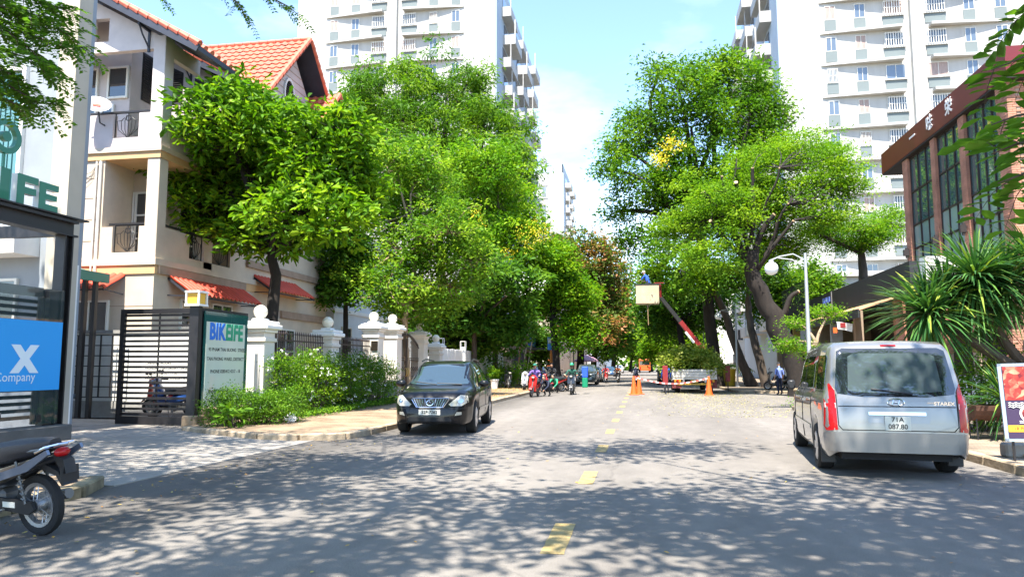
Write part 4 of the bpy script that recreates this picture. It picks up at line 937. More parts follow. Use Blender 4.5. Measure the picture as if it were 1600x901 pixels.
b = MB(); b.box(0, 23.6, 0, .2, 47.5, 49.6); b.box(23.4, 23.6, 0, 24, 47.5, 49.6); b.build('roof_parapet', TOWB, ft); b = MB(); b.prism([(17.5, 49.6), (20.2, 49.6), (18.8, 52.5)], 1, 5, 'Y'); b.build('roof_peak', mat('peak_grey', (.25, .24, .3), .8), ft)
# podium wall with clerestory behind the black canopy
pd = thing('podium_building', 'white podium building below the tower behind the canopy trees', 'building', (12.5, 62, 0)); b = MB(); b.box(0, 22, 0, 6, 0, 8.6); b.build('wall', TOWW, pd); b = MB(); b.box(-.4, 22.4, -.4, 6.2, 8.6, 9.0); b.build('cornice', TOWW, pd)
for k in range(5): window(pd, 1.5, 1.6, (2.5 + 3.6 * k, 0, 5.6), 0, .08, 2, 1)

# ================================================================ brick restaurant on the right
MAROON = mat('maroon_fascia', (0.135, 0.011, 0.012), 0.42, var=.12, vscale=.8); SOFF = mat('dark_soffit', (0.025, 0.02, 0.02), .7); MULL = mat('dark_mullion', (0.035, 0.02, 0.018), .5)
GREENG = glass_mat('green_tinted_glass', (0.06, 0.115, 0.105), .03, .9); GREENL = glass_mat('frosted_green_glass', (0.26, 0.36, 0.31), .25, .6)
BRK1 = mat('brick_red', (0.42, 0.195, 0.125), .85, var=.35, vscale=1.5, bump=.4, bscale=30); MORT = mat('mortar', (0.36, 0.27, 0.20), .9)
br = thing('brick_restaurant', 'brick-columned restaurant with sloping maroon fascia and tall green windows', 'building', (11, 23.7, 0))
BT = Matrix.Translation((-11, -23.7, 0))
def bpart(name, m, fn, par=None):
    b = MB(); b.M = BT; fn(b); return b.build(name, m, par or br)
bpart('fascia', MAROON, lambda b: b.prism([(10.95, 23.6), (26, 23.6), (26, 35.3), (10.95, 35.3)], 10.22, 11.14))
bpart('soffit', SOFF, lambda b: b.box(10.97, 25, 23.62, 35.28, 10.16, 10.215))
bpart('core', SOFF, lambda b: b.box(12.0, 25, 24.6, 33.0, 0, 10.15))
def brick_col(y0, y1, x0=11.06, x1=11.30, z1=10.16):
    o = bpart('brick_column', MORT, lambda b: b.box(x0 + .012, x1, y0 + .012, y1 - .012, 0, z1)); mb_ = MB(); mb_.M = BT; z = 2.0; r_ = 0
    while z < z1 - .07:
        y = y0 - (.12 if r_ % 2 else 0)
        while y < y1:
            a, c = max(y, y0), min(y + .23, y1)
            if c - a > .03:
                dx = random.uniform(0, .012); mb_.box(x0 - dx, x0 + .05, a, c, z, z + .058)
            y += .24
        x = x0 - (.1 if r_ % 2 == 0 else 0)
        while x < x1:
            a, c = max(x, x0 + .001), min(x + .23, x1)
            if c - a > .03: dx = random.uniform(0, .01); mb_.box(a, c, y0 - dx, y0 + .05, z, z + .058)
            x += .24
        z += .072; r_ += 1
    stuff(mb_.build('bricks', BRK1, o)); return o
for y0, y1 in ((32.45, 33.0), (29.55, 29.95), (26.95, 27.4), (23.9, 24.6)): brick_col(y0, y1)
bpart('front_wall', MORT, lambda b: b.box(11.32, 25, 23.93, 24.6, 0, 10.15)); 
fw = MB(); fw.M = BT; z = 2.0; r_ = 0
while z < 10.1:
    x = 11.31 + (.12 if r_ % 2 else 0)
    while x < 15: fw.box(x, x + .23, 23.91 - random.uniform(0, .01), 23.95, z, z + .058); x += .24
    z += .072; r_ += 1
stuff(fw.build('bricks', BRK1, br))
for (y0, y1, nc) in ((29.95, 32.45, 3), (27.4, 29.55, 3), (24.6, 26.95, 4)):
    gz = [4.6, 5.25, 6.35, 7.3, 8.7, 10.12]
    fr_ = MB(); fr_.M = BT
    for z in gz: fr_.box(11.16, 11.26, y0, y1, z - .03, z + .03)
    for i in range(nc + 1): y = y0 + (y1 - y0) * i / nc; fr_.box(11.16, 11.26, max(y - .03, y0), min(y + .03, y1), gz[0], gz[-1])
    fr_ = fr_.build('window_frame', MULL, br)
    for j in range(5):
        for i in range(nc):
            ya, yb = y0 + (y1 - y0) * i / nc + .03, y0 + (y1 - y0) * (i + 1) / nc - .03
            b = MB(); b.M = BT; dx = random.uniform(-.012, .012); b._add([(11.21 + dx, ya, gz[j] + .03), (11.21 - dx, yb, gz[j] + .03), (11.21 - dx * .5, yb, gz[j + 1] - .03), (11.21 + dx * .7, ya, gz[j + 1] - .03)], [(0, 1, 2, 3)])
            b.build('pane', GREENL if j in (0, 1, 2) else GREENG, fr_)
for y in (33.3, 30.2, 27.75):
    b = MB(); b.box(-.2, 0, -.06, .06, 0, .26); b.box(-.12, -.04, -.04, .04, -.1, .34); o = b.build('wall_lamp', SOFF, br); o.location = (.05, y - 23.7 - .5, 6.1)
# three written characters on the fascia
WCH = mat('sign_white', (.75, .72, .68), .6)
for s_, y in (('一', 31.35), ('味', 29.55), ('栄', 27.75)):
    text('fascia_character', s_, .62, WCH, br, (10.93 - 11, y - 23.7, 10.70), (R(90), 0, R(-90)), .012, .012)

# black canopied shop beside it
BLK = mat('black_cladding', (0.022, 0.022, 0.026), .5, var=.2, vscale=1); TARP = mat('tarpaulin', (0.42, 0.25, 0.13), .8, var=.4, vscale=2)
bc = thing('black_canopy_shop', 'shop with long black fascia and striped awning under the trees', 'shop', (9.5, 27, 0)); BC = Matrix.Translation((-9.5, -27, 0))
def kpart(name, m, fn):
    b = MB(); b.M = BC; fn(b); return b.build(name, m, bc)
kpart('fascia', BLK, lambda b: b.box(9.5, 9.8, 28.2, 58, 4.05, 5.28)); kpart('roof', BLK, lambda b: b.box(9.8, 20, 35.6, 58, 4.9, 5.0))
kpart('seam', GREYC, lambda b: b.box(9.485, 9.50, 39.2, 39.35, 4.05, 5.28))
kpart('awning', TARP, lambda b: b.prism([(9.5, 4.1), (8.1, 3.62), (8.1, 3.66), (9.5, 4.16)], 29.5, 41, 'Y')); kpart('awning_valance', BLK, lambda b: b.box(8.05, 8.1, 29.5, 41, 3.35, 3.68))
kpart('interior_back', mat('shop_interior', (.10, .07, .05), .9), lambda b: b.box(13.5, 14, 35.6, 58, 0, 4.9)); kpart('shop_wall', mat('shop_beige', (.38, .30, .2), .85, var=.1), lambda b: b.box(10.2, 13.5, 47.0, 47.3, 0, 4.0)); kpart('shop_wall', WHITE, lambda b: b.box(10.6, 11.2, 44.2, 44.5, 0, 3.9))
kpart('column', BRK1, lambda b: b.box(9.6, 9.95, 30.2, 30.55, 0, 4.05)); kpart('column', MORT, lambda b: b.box(9.6, 9.95, 35.7, 36.05, 0, 4.05)); kpart('column', mat('ochre', (.42, .26, .06), .8), lambda b: b.box(9.7, 10.1, 50, 50.4, 0, 4.05)); kpart('column', MORT, lambda b: b.box(9.7, 10.1, 56, 56.4, 0, 4.05))
kpart('counter', WHITE, lambda b: b.box(9.9, 10.4, 51, 55.5, 0, 1.1)); kpart('white_band', WHITE, lambda b: b.box(9.82, 22, 27.6, 28.15, 4.55, 5.35))
GLY = mat('glyph_blue', (.10, .16, .45), .4)
for k in range(3):
    b = MB(); b.bar((0, -.12, .28), (0, .1, .28), .03, .05); b.bar((0, -.1, .28), (0, -.1, .05), .03, .05); b.bar((0, -.1, .05), (0, .12, .05), .03, .05); b.bar((0, .12, -.1), (0, .12, .3), .03, .05); b.bar((0, -.08, -.14), (0, .1, -.14), .03, .05); o = b.build('small_character', GLY, bc); o.location = (-.02, 40.8 - .55 * k - 27, 4.75)
# iron grilles on the flat roof
rg = thing('roof_railing', 'black iron grille on the canopy roof under the trimmed tree', 'railing', (9.6, 46, 5.28))
for k in range(24):
    b = MB(); b.bar((0, .3 * k, 0), (0, .3 * k, 1.3), .03); b.build('bar', IRON, rg)
for z in (.1, .7, 1.3):
    b = MB(); b.bar((0, -.1, z), (0, 7.1, z), .04); b.build('rail', IRON, rg)
# low boundary beside the van: brick posts and iron bars, beige and grey wall
bw_ = thing('boundary_wall', 'beige and grey boundary wall with brick posts behind the spiky plants', 'wall', (10.2, 20, .13))
for y in (19.0, 22.4):
    b = MB(); b.cbox(-.2, .2, y - 20.2, y - 19.8, 0, 2.4, .02); p_ = b.build('brick_post', MORT, bw_)
    m_ = MB(); z = .02; r_ = 0
    while z < 2.35:
        for xa, xb in (((-.215, .0), (.01, .215)) if r_ % 2 else ((-.215, -.1), (-.09, .215))): m_.box(xa, xb, y - 20.215, y - 20.19, z, z + .06)
        m_.box(-.215, -.19, y - 20.21, y - 19.99, z, z + .06); m_.box(-.215, -.19, y - 19.98, y - 19.79, z, z + .06)
        z += .075; r_ += 1
    stuff(m_.build('bricks', BRK1, p_))
b = MB(); b.box(-.1, .1, -3, -1.25, 0, 2.9); b.build('beige_panel', mat('beige_panel', (.52, .40, .27), .85, var=.1), bw_); b = MB(); b.box(-.12, .12, -6, -3.0, 0, 3.0); b.build('grey_panel', TOWB, bw_); b = MB(); b.box(-.13, -.1, -2.4, -2.05, 1.55, 1.95); b.build('switch_plate', mat('yellow_plate', (.55, .42, .12), .6), bw_)
for k in range(20):
    b = MB(); b.bar((0, -.75 + .15 * k, 0), (0, -.75 + .15 * k, 2.1), .025); b.build('bar', IRON, bw_)
b = MB(); b.box(-.03, .03, 2.65, 9.0, 0, 1.1); b.build('low_panel', TOWB, bw_)
# ================================================================ trees
tree('broad_leaf_tree', 'round tree with large glossy whorled leaves in front of the villa', [(-12.03, 22.6, 0.1), (-11.99, 22.6, 3.68), (-11.93, 22.6, 4.54), (-12.12, 22.6, 5.3)],
     [(-13.23, 21.25, 9.43, 1.7, 1.45, 1.2), (-15.6, 23.19, 8.46, 1.37, 1.4, 1.43), (-13.85, 24.41, 9.07, 2.17, 2.05, 1.94), (-10.24, 22.03, 8.33, 1.82, 1.72, 1.62), (-9.49, 22.85, 7.32, 1.08, 1.17, 1.25), (-10.17, 21.09, 6.22, 1.85, 1.46, 1.07), (-14.49, 23.31, 6.95, 1.65, 1.35, 1.06), (-16.42, 23.17, 9.08, 0.66, 0.77, 0.89), (-8.78, 22.43, 6.77, 0.53, 0.67, 0.82), (-13.64, 22.81, 10.9, 0.96, 0.75, 0.54), (-9.53, 21.89, 9.21, 0.9, 0.85, 0.8), (-12.22, 23.17, 9.78, 1.29, 1.18, 1.08), (-12.0, 23.46, 5.87, 0.98, 0.82, 0.65), (-13.04, 22.35, 5.82, 0.84, 0.73, 0.63)], bark_dark, G_BIG, nclump=1250, per=15, crad=0.36, size=0.235, aspect=0.36, shape='oval', r0=0.22, rtop=0.15, twigs=0.45, up=0.6, outward=1.1, droop=0.3, shell=0.45, lower=0.75, fold=0.3)
tree('mango_tree', 'tall dense mango tree rising behind the gate and villa', [(-15.97, 58.0, 0.1), (-16.04, 58.0, 8.91), (-16.37, 58.0, 14.25)],
     [(-20.16, 54.94, 23.23, 3.73, 3.11, 2.49), (-16.17, 59.96, 24.94, 4.28, 3.53, 2.78), (-24.61, 60.69, 22.39, 3.04, 3.04, 3.04), (-17.86, 56.37, 19.29, 5.06, 4.43, 3.8), (-12.79, 58.88, 20.6, 3.75, 3.83, 3.9), (-9.88, 56.29, 17.02, 2.08, 2.4, 2.72), (-16.28, 60.69, 15.94, 5.95, 4.73, 3.52), (-11.44, 60.44, 14.58, 2.66, 2.53, 2.39), (-18.82, 57.35, 25.71, 2.06, 1.68, 1.29), (-13.53, 58.37, 26.02, 1.55, 1.34, 1.14), (-24.2, 56.78, 23.06, 1.56, 1.69, 1.82)], bark_dark, G_MID, nclump=620, per=70, crad=0.85, size=0.34, aspect=0.26, r0=0.4, rtop=0.28, hang=0.45, up=0.5, lower=0.8, shell=0.45)
tree('slender_garden_tree', 'slender olive-green tree with pale stems behind the cream gate pillars', [(-10.78, 33.5, 0.1), (-11.06, 33.5, 3.7), (-10.68, 33.5, 5.83), (-10.39, 33.5, 7.37)],
     [(-11.27, 32.61, 11.08, 1.12, 1.15, 1.18), (-10.54, 34.42, 10.09, 2.01, 1.93, 1.85), (-12.57, 35.05, 9.16, 1.74, 1.67, 1.59), (-8.96, 32.89, 7.68, 1.91, 1.83, 1.76), (-11.04, 34.06, 7.0, 2.45, 2.15, 1.84), (-11.53, 32.32, 5.11, 1.46, 1.39, 1.32), (-9.18, 34.35, 5.43, 1.84, 1.68, 1.53), (-12.36, 34.18, 12.55, 0.74, 0.8, 0.87), (-10.04, 33.22, 11.35, 0.89, 1.04, 1.19), (-7.78, 33.78, 6.41, 1.2, 1.2, 1.2), (-13.09, 32.68, 5.78, 1.04, 1.12, 1.19), (-10.77, 34.35, 4.37, 1.85, 1.39, 0.93)], bark_tan, G_OLIVE, nclump=620, per=42, crad=0.5, size=0.17, aspect=0.42, r0=0.14, rtop=0.1, shell=0.3, lower=0.9)
tree('golden_shower_tree', 'light green tree with hanging yellow flower clusters left of the road', [(-10.09, 51.0, 0.1), (-10.24, 51.0, 5.65), (-10.11, 51.0, 9.31)],
     [(-10.04, 49.39, 15.19, 1.96, 1.9, 1.83), (-9.63, 52.12, 13.02, 2.38, 2.22, 2.06), (-12.29, 52.81, 14.48, 1.97, 2.11, 2.25), (-8.83, 50.31, 10.54, 2.12, 1.83, 1.55), (-11.63, 51.48, 11.3, 2.05, 1.94, 1.82), (-12.48, 49.93, 16.14, 1.33, 1.33, 1.33), (-7.65, 51.54, 11.65, 1.13, 1.13, 1.13)], bark_grey, G_LIME, nclump=380, per=50, crad=0.7, size=0.24, aspect=0.4, r0=0.2, rtop=0.14, hang=0.3, lower=0.9, extra=[('blossoms', G_YEL, [(-9.01, 48.8, 9.32), (-8.7, 48.8, 8.87), (-7.77, 48.8, 10.03), (-7.42, 48.8, 9.58), (-6.89, 48.8, 10.57), (-6.54, 48.8, 10.12), (-9.9, 48.8, 9.16), (-8.04, 48.8, 10.48), (-7.15, 48.8, 11.02), (-11.03, 48.8, 11.91), (-10.71, 48.8, 11.23), (-6.37, 48.8, 10.65), (-9.45, 48.8, 8.45)], 40, .5, .14)])
tree('frangipani_tree', 'low dark frangipani with white flowers above the white board fence', [(-10.59, 46.5, 0.1), (-10.68, 46.5, 2.82), (-10.48, 46.5, 4.27)],
     [(-9.06, 44.7, 7.15, 2.17, 1.83, 1.5), (-10.94, 47.58, 5.82, 2.32, 1.9, 1.48), (-8.52, 48.54, 6.09, 2.22, 2.0, 1.79), (-12.03, 45.91, 4.46, 1.84, 1.49, 1.15), (-9.86, 46.99, 4.29, 2.07, 1.62, 1.16), (-6.77, 45.52, 6.59, 1.19, 1.09, 0.99), (-13.01, 47.09, 5.81, 1.26, 1.16, 1.05), (-8.47, 48.26, 4.14, 1.91, 1.48, 1.06)], bark_grey, G_DEEP, nclump=300, per=26, crad=0.5, size=0.36, aspect=0.34, shape='oval', r0=0.2, rtop=0.14, lower=0.9, shell=0.3, extra=[('blossoms', G_WHITE, [(-7.92, 44.0, 6.84), (-7.41, 44.0, 6.64), (-6.85, 44.0, 6.94), (-8.12, 44.0, 6.06), (-8.72, 44.0, 6.66), (-6.54, 44.0, 6.23), (-5.95, 44.0, 6.41), (-9.32, 44.0, 6.08), (-7.25, 44.0, 5.85)], 14, .25, .12)])
tree('dark_garden_tree', 'dark evergreen between the villa and the pale house', [(-13.8, 33.0, 0.1), (-13.85, 33.0, 5.22)],
     [(-13.62, 32.35, 7.12, 0.83, 1.01, 1.18), (-14.42, 33.36, 6.2, 0.79, 0.89, 0.98), (-13.74, 33.61, 6.38, 0.67, 0.74, 0.8), (-13.89, 32.72, 5.04, 0.9, 0.82, 0.75)], bark_dark, G_DEEP, nclump=150, per=45, crad=0.5, size=0.2, r0=0.16, rtop=0.1, lower=0.9)
tree('street_tree', 'lime-green street tree overhanging the parked motorbikes', [(-6.17, 55.0, 0.13), (-6.44, 55.0, 3.51), (-6.62, 55.0, 5.43)],
     [(-6.87, 53.26, 8.85, 2.09, 2.02, 1.95), (-5.76, 56.07, 6.08, 2.24, 2.04, 1.85), (-8.45, 56.85, 7.34, 1.99, 1.89, 1.79), (-4.52, 54.51, 3.95, 1.51, 1.37, 1.22), (-6.77, 55.52, 7.67, 2.17, 2.05, 1.93), (-4.45, 53.92, 6.98, 1.3, 1.35, 1.4)], bark_dark, G_LIME, nclump=420, per=48, crad=0.75, size=0.24, r0=0.32, rtop=0.2, lower=0.9, group='street trees')
tree('street_tree', 'street tree with rusty brown seed clusters behind the lime-green one', [(-6.02, 72.0, 0.13), (-5.8, 72.0, 3.47), (-5.96, 72.0, 5.97)],
     [(-4.79, 69.57, 11.91, 2.88, 2.58, 2.28), (-7.31, 73.27, 11.22, 2.67, 2.67, 2.67), (-2.9, 74.31, 9.95, 2.42, 2.55, 2.68), (-5.84, 70.83, 8.37, 3.55, 3.24, 2.94), (-2.56, 72.49, 6.59, 1.99, 2.24, 2.49), (-4.57, 69.72, 5.21, 2.7, 2.25, 1.8), (-8.22, 72.91, 13.47, 1.9, 1.71, 1.52)], bark_dark, G_RUST, nclump=430, per=48, crad=0.95, size=0.3, r0=0.4, rtop=0.28, lower=0.9, group='street trees')
tree('street_tree', 'shady street tree above the grey parked car', [(-5.84, 88.0, 0.13), (-5.43, 88.0, 3.14), (-5.55, 88.0, 5.41)],
     [(-3.74, 85.65, 8.63, 2.79, 2.87, 2.94), (-5.87, 89.41, 6.25, 2.93, 2.77, 2.62), (-2.83, 89.93, 5.47, 2.0, 2.31, 2.62), (-4.25, 87.31, 3.87, 2.1, 1.8, 1.5)], bark_dark, G_DEEP, nclump=260, per=44, crad=1.1, size=0.36, r0=0.4, rtop=0.28, lower=0.9, group='street trees')
tree('street_tree', 'far street tree on the left above the small parked cars', [(-4.88, 125.0, 0.13), (-4.52, 125.0, 2.94), (-4.49, 125.0, 4.86)],
     [(-3.82, 122.72, 9.02, 2.73, 3.26, 3.78), (-2.36, 126.05, 6.5, 2.15, 2.59, 3.02), (-5.09, 126.9, 5.46, 1.96, 2.07, 2.18)], bark_dark, G_MID, nclump=230, per=36, crad=1.3, size=0.5, r0=0.4, rtop=0.28, lower=0.9, group='street trees')
tree('street_tree', 'bright green tree closing the left end of the street', [(-2.9, 190.0, 0.13), (-2.53, 190.0, 3.33), (-2.49, 190.0, 5.27)],
     [(-2.71, 187.06, 8.89, 3.51, 3.99, 4.47), (-0.39, 191.28, 6.59, 2.61, 3.1, 3.59)], bark_dark, G_LIME, nclump=180, per=36, crad=1.7, size=0.7, r0=0.4, rtop=0.28, lower=0.9, group='street trees')
tree('garden_tree', 'dark leafy garden trees filling the space behind the ornate gate', [(-12.5, 47.0, 0.1), (-12.52, 47.0, 2.85)],
     [(-13.88, 45.68, 4.46, 1.64, 1.39, 1.15), (-12.77, 47.89, 4.16, 1.92, 1.56, 1.2), (-11.21, 48.78, 3.54, 1.95, 1.45, 0.95), (-15.04, 46.54, 5.8, 1.47, 1.36, 1.26), (-8.74, 47.35, 3.05, 1.46, 1.19, 0.92), (-12.52, 45.35, 5.45, 2.02, 1.62, 1.21), (-11.95, 48.19, 2.66, 2.57, 1.67, 0.77)], bark_dark, G_DEEP, nclump=330, per=42, crad=0.6, size=0.24, r0=0.12, rtop=0.08, lower=1.0, shell=0.2)
tree('garden_tree', 'dark leafy tree over the far end of the white board fence', [(-11.03, 68.0, 0.1), (-11.03, 68.0, 3.09)],
     [(-11.64, 66.33, 4.52, 2.04, 1.83, 1.63), (-10.26, 68.92, 4.32, 1.93, 1.75, 1.57), (-9.15, 69.72, 3.12, 1.82, 1.58, 1.34), (-13.05, 67.43, 3.09, 1.78, 1.43, 1.07), (-10.82, 68.57, 2.81, 2.4, 1.65, 0.9)], bark_dark, G_DEEP, nclump=260, per=42, crad=0.7, size=0.26, r0=0.14, rtop=0.1, lower=1.0, shell=0.2)
tree('trimmed_tree', 'thick leaning tree with freshly cut limbs and feathery crown on the right', [(8.09, 40.0, 0.0), (7.7, 40.0, 1.91), (6.97, 40.0, 3.56), (6.29, 40.0, 4.91), (5.89, 40.0, 6.6), (5.66, 40.0, 7.56)],
     [(4.37, 39.56, 9.47, 1.65, 1.65, 1.65), (6.63, 42.12, 12.58, 2.27, 1.8, 1.33), (9.26, 43.14, 13.55, 2.2, 1.74, 1.28), (10.12, 40.54, 11.88, 1.32, 1.32, 1.32), (8.48, 41.52, 10.44, 2.05, 1.74, 1.43), (3.81, 39.5, 7.26, 1.72, 1.39, 1.06), (2.21, 41.59, 9.06, 1.19, 1.19, 1.19), (7.62, 42.8, 8.19, 1.84, 1.52, 1.2), (10.92, 40.71, 11.03, 0.83, 0.83, 0.83), (3.05, 41.29, 11.14, 1.18, 1.18, 1.18), (9.58, 40.02, 9.55, 1.11, 1.05, 0.98), (5.34, 41.78, 11.16, 1.57, 1.48, 1.39), (6.82, 42.73, 10.22, 1.77, 1.51, 1.24)], bark_dark, G_FERN, cuts=True, nclump=520, per=90, crad=0.85, size=0.145, aspect=0.42, r0=0.62, rtop=0.34, flat=0.28, twigs=0.15, shell=0.35, lower=0.8, limbs=[(3.35, 39.5, 10.71, 5.49, 40.0, 7.29, 0.62), (5.94, 39.6, 11.93, 5.74, 40.0, 7.97, 0.42), (4.29, 38.9, 11.38, 5.6, 40.0, 7.63, 0.36), (4.98, 38.9, 11.01, 5.76, 40.0, 8.65, 0.55), (6.97, 39.7, 9.41, 5.96, 40.0, 6.6, 0.6), (7.75, 38.9, 8.89, 6.01, 40.0, 6.43, 0.36), (7.65, 39.5, 9.92, 6.46, 40.0, 7.27, 0.3), (3.62, 38.7, 8.99, 5.49, 40.0, 7.12, 0.4), (7.24, 39.3, 11.79, 6.36, 40.0, 8.98, 0.22), (4.79, 39.8, 9.68, 5.16, 40.0, 12.32, 0.1), (8.08, 40.0, 5.38, 6.98, 40.0, 3.73, 0.5)])
tree('tall_street_tree', 'tallest tree right of the road with open airy crown', [(5.08, 53.0, 0.13), (4.83, 53.0, 3.81), (4.61, 53.0, 6.96), (4.28, 53.0, 11.07)],
     [(2.86, 51.06, 20.76, 2.24, 2.03, 1.81), (6.74, 54.34, 22.23, 2.72, 2.31, 1.91), (0.18, 54.88, 19.14, 1.96, 1.96, 1.96), (3.74, 52.03, 18.26, 2.85, 2.52, 2.19), (7.87, 53.5, 18.73, 2.0, 2.16, 2.31), (-1.6, 51.96, 15.48, 1.25, 1.34, 1.42), (0.55, 54.01, 14.24, 2.07, 1.82, 1.56), (-1.71, 54.16, 12.82, 1.21, 1.07, 0.93), (2.55, 52.18, 14.65, 2.43, 2.18, 1.94), (0.26, 53.54, 10.73, 2.19, 1.69, 1.19), (2.57, 50.95, 8.1, 2.37, 2.26, 2.15), (4.65, 54.23, 12.7, 2.5, 2.39, 2.28), (8.95, 54.16, 21.53, 1.17, 1.3, 1.44), (1.62, 52.63, 22.88, 1.12, 1.05, 0.98), (-1.24, 53.28, 17.74, 1.14, 1.14, 1.14), (0.85, 51.96, 7.37, 1.24, 1.39, 1.55), (8.96, 53.71, 17.33, 1.42, 1.65, 1.87), (9.67, 54.07, 19.77, 1.07, 1.3, 1.52), (6.69, 52.18, 14.24, 2.39, 2.18, 1.96), (5.76, 53.39, 23.38, 1.56, 1.27, 0.98)], bark_dark, G_MID, nclump=640, per=56, crad=0.95, size=0.26, aspect=0.42, r0=0.45, rtop=0.34, shell=0.55, lower=0.85, twigs=0.6, extra=[('blossoms', G_YEL, [(2.27, 49.5, 16.54), (2.6, 49.5, 16.26), (2.01, 49.5, 16.38), (1.4, 49.5, 15.25), (1.66, 49.5, 15.51), (1.23, 49.5, 15.53)], 60, .5, .17)])
tree('umbrella_tree', 'small spreading bright green tree above the black canopy roof', [(13.14, 47.0, 4.9), (13.22, 47.0, 7.34), (13.15, 47.0, 8.32)],
     [(13.01, 45.61, 9.64, 1.55, 1.15, 0.74), (14.98, 47.59, 10.34, 1.15, 0.96, 0.77), (12.16, 48.66, 9.7, 1.67, 1.27, 0.87), (10.37, 46.6, 9.63, 1.15, 1.07, 0.99), (12.92, 47.4, 8.78, 1.54, 1.08, 0.62), (13.96, 45.94, 9.02, 1.19, 0.89, 0.59)], bark_grey, G_LIME, nclump=230, per=60, crad=0.75, size=0.13, aspect=0.4, r0=0.3, rtop=0.2, flat=0.35, lower=0.6)
tree('leaning_street_tree', 'slim tree leaning left with one lime tuft beside the truck', [(7.45, 53.0, 0.13), (6.44, 53.0, 2.92), (5.57, 53.0, 5.59), (4.93, 53.0, 7.4)],
     [(4.52, 51.73, 7.62, 1.48, 1.06, 0.65), (5.7, 53.54, 8.13, 1.07, 0.81, 0.54)], bark_grey, G_LIME, nclump=90, per=55, crad=0.6, size=0.14, r0=0.34, rtop=0.2, flat=0.4)
tree('straight_street_tree', 'straight slim trunk standing next to the leaning tree', [(8.14, 51.0, 0.13), (7.42, 51.0, 2.86), (7.15, 51.0, 4.56), (7.03, 51.0, 5.85)],
     [(6.19, 49.78, 7.44, 1.41, 1.29, 1.16), (8.31, 51.64, 8.06, 1.28, 1.16, 1.03)], bark_grey, G_DEEP, nclump=110, per=50, crad=0.7, size=0.2, r0=0.3, rtop=0.2)
tree('street_tree', 'dark tree behind the raised work basket', [(3.53, 66.0, 0.13), (3.5, 66.0, 3.27), (3.22, 66.0, 5.51)],
     [(2.11, 63.91, 7.86, 2.44, 2.25, 2.06), (5.02, 67.25, 8.43, 2.55, 2.55, 2.55), (3.36, 68.78, 5.68, 2.91, 2.38, 1.86), (6.46, 65.44, 6.55, 1.64, 1.78, 1.92), (1.03, 66.36, 6.12, 1.47, 1.58, 1.69)], bark_dark, G_DEEP, nclump=330, per=46, crad=0.95, size=0.28, r0=0.36, rtop=0.24, lower=0.9, group='street trees')
tree('street_tree', 'yellowish tree behind the load of cut branches', [(3.4, 84.0, 0.13), (3.31, 84.0, 2.33), (3.2, 84.0, 3.75)],
     [(3.28, 81.76, 5.07, 2.63, 2.35, 2.07), (1.96, 84.92, 3.78, 1.87, 1.73, 1.59), (5.57, 86.12, 4.52, 2.18, 2.03, 1.89)], bark_dark, G_LIME, nclump=240, per=42, crad=1.0, size=0.32, r0=0.3, rtop=0.2, lower=0.9, group='street trees')
tree('street_tree', 'far street tree on the right above the distant vehicles', [(3.28, 120.0, 0.13), (3.13, 120.0, 2.66), (3.06, 120.0, 3.88)],
     [(2.57, 118.15, 6.66, 2.21, 2.51, 2.81), (3.88, 121.11, 8.32, 2.26, 2.57, 2.87), (1.98, 121.42, 4.22, 1.44, 1.55, 1.65)], bark_dark, G_MID, nclump=220, per=36, crad=1.3, size=0.46, r0=0.4, rtop=0.28, lower=0.9, group='street trees')
tree('street_tree', 'hazy tree closing the right end of the street', [(2.3, 185.0, 0.13), (2.35, 185.0, 2.96), (2.23, 185.0, 4.84)],
     [(2.1, 183.18, 7.14, 2.18, 2.96, 3.74), (3.74, 186.09, 9.6, 2.21, 3.16, 4.11)], bark_dark, G_LIME, nclump=150, per=36, crad=1.7, size=0.7, r0=0.4, rtop=0.28, lower=0.9, group='street trees')
tree('garden_tree', 'broad dark tree behind the black canopy and trimmed trunk', [(11.55, 60.0, 0.13), (11.66, 60.0, 5.06), (11.62, 60.0, 6.55)],
     [(10.72, 58.31, 7.15, 1.92, 1.68, 1.44), (13.39, 60.89, 8.12, 1.75, 1.57, 1.4), (12.58, 62.02, 6.2, 2.04, 1.66, 1.27), (9.49, 59.49, 6.54, 1.48, 1.48, 1.48)], bark_dark, G_MID, nclump=220, per=46, crad=0.9, size=0.26, r0=0.3, rtop=0.2, lower=0.9)
tree('pollarded_sapling', 'small yellow-green regrowth with crooked stems behind the van', [(6.27, 29.0, 0.13), (6.22, 29.0, 1.81), (6.42, 29.0, 2.4)],
     [(5.32, 28.47, 2.28, 0.61, 0.45, 0.28), (6.99, 29.39, 3.5, 0.77, 0.47, 0.17), (5.97, 29.54, 3.15, 0.53, 0.38, 0.22), (6.12, 28.84, 2.09, 0.47, 0.34, 0.21)], bark_tan, G_LIME, nclump=70, per=42, crad=0.38, size=0.08, r0=0.16, rtop=0.09, flat=0.6, twigs=1.0, shell=0.1)
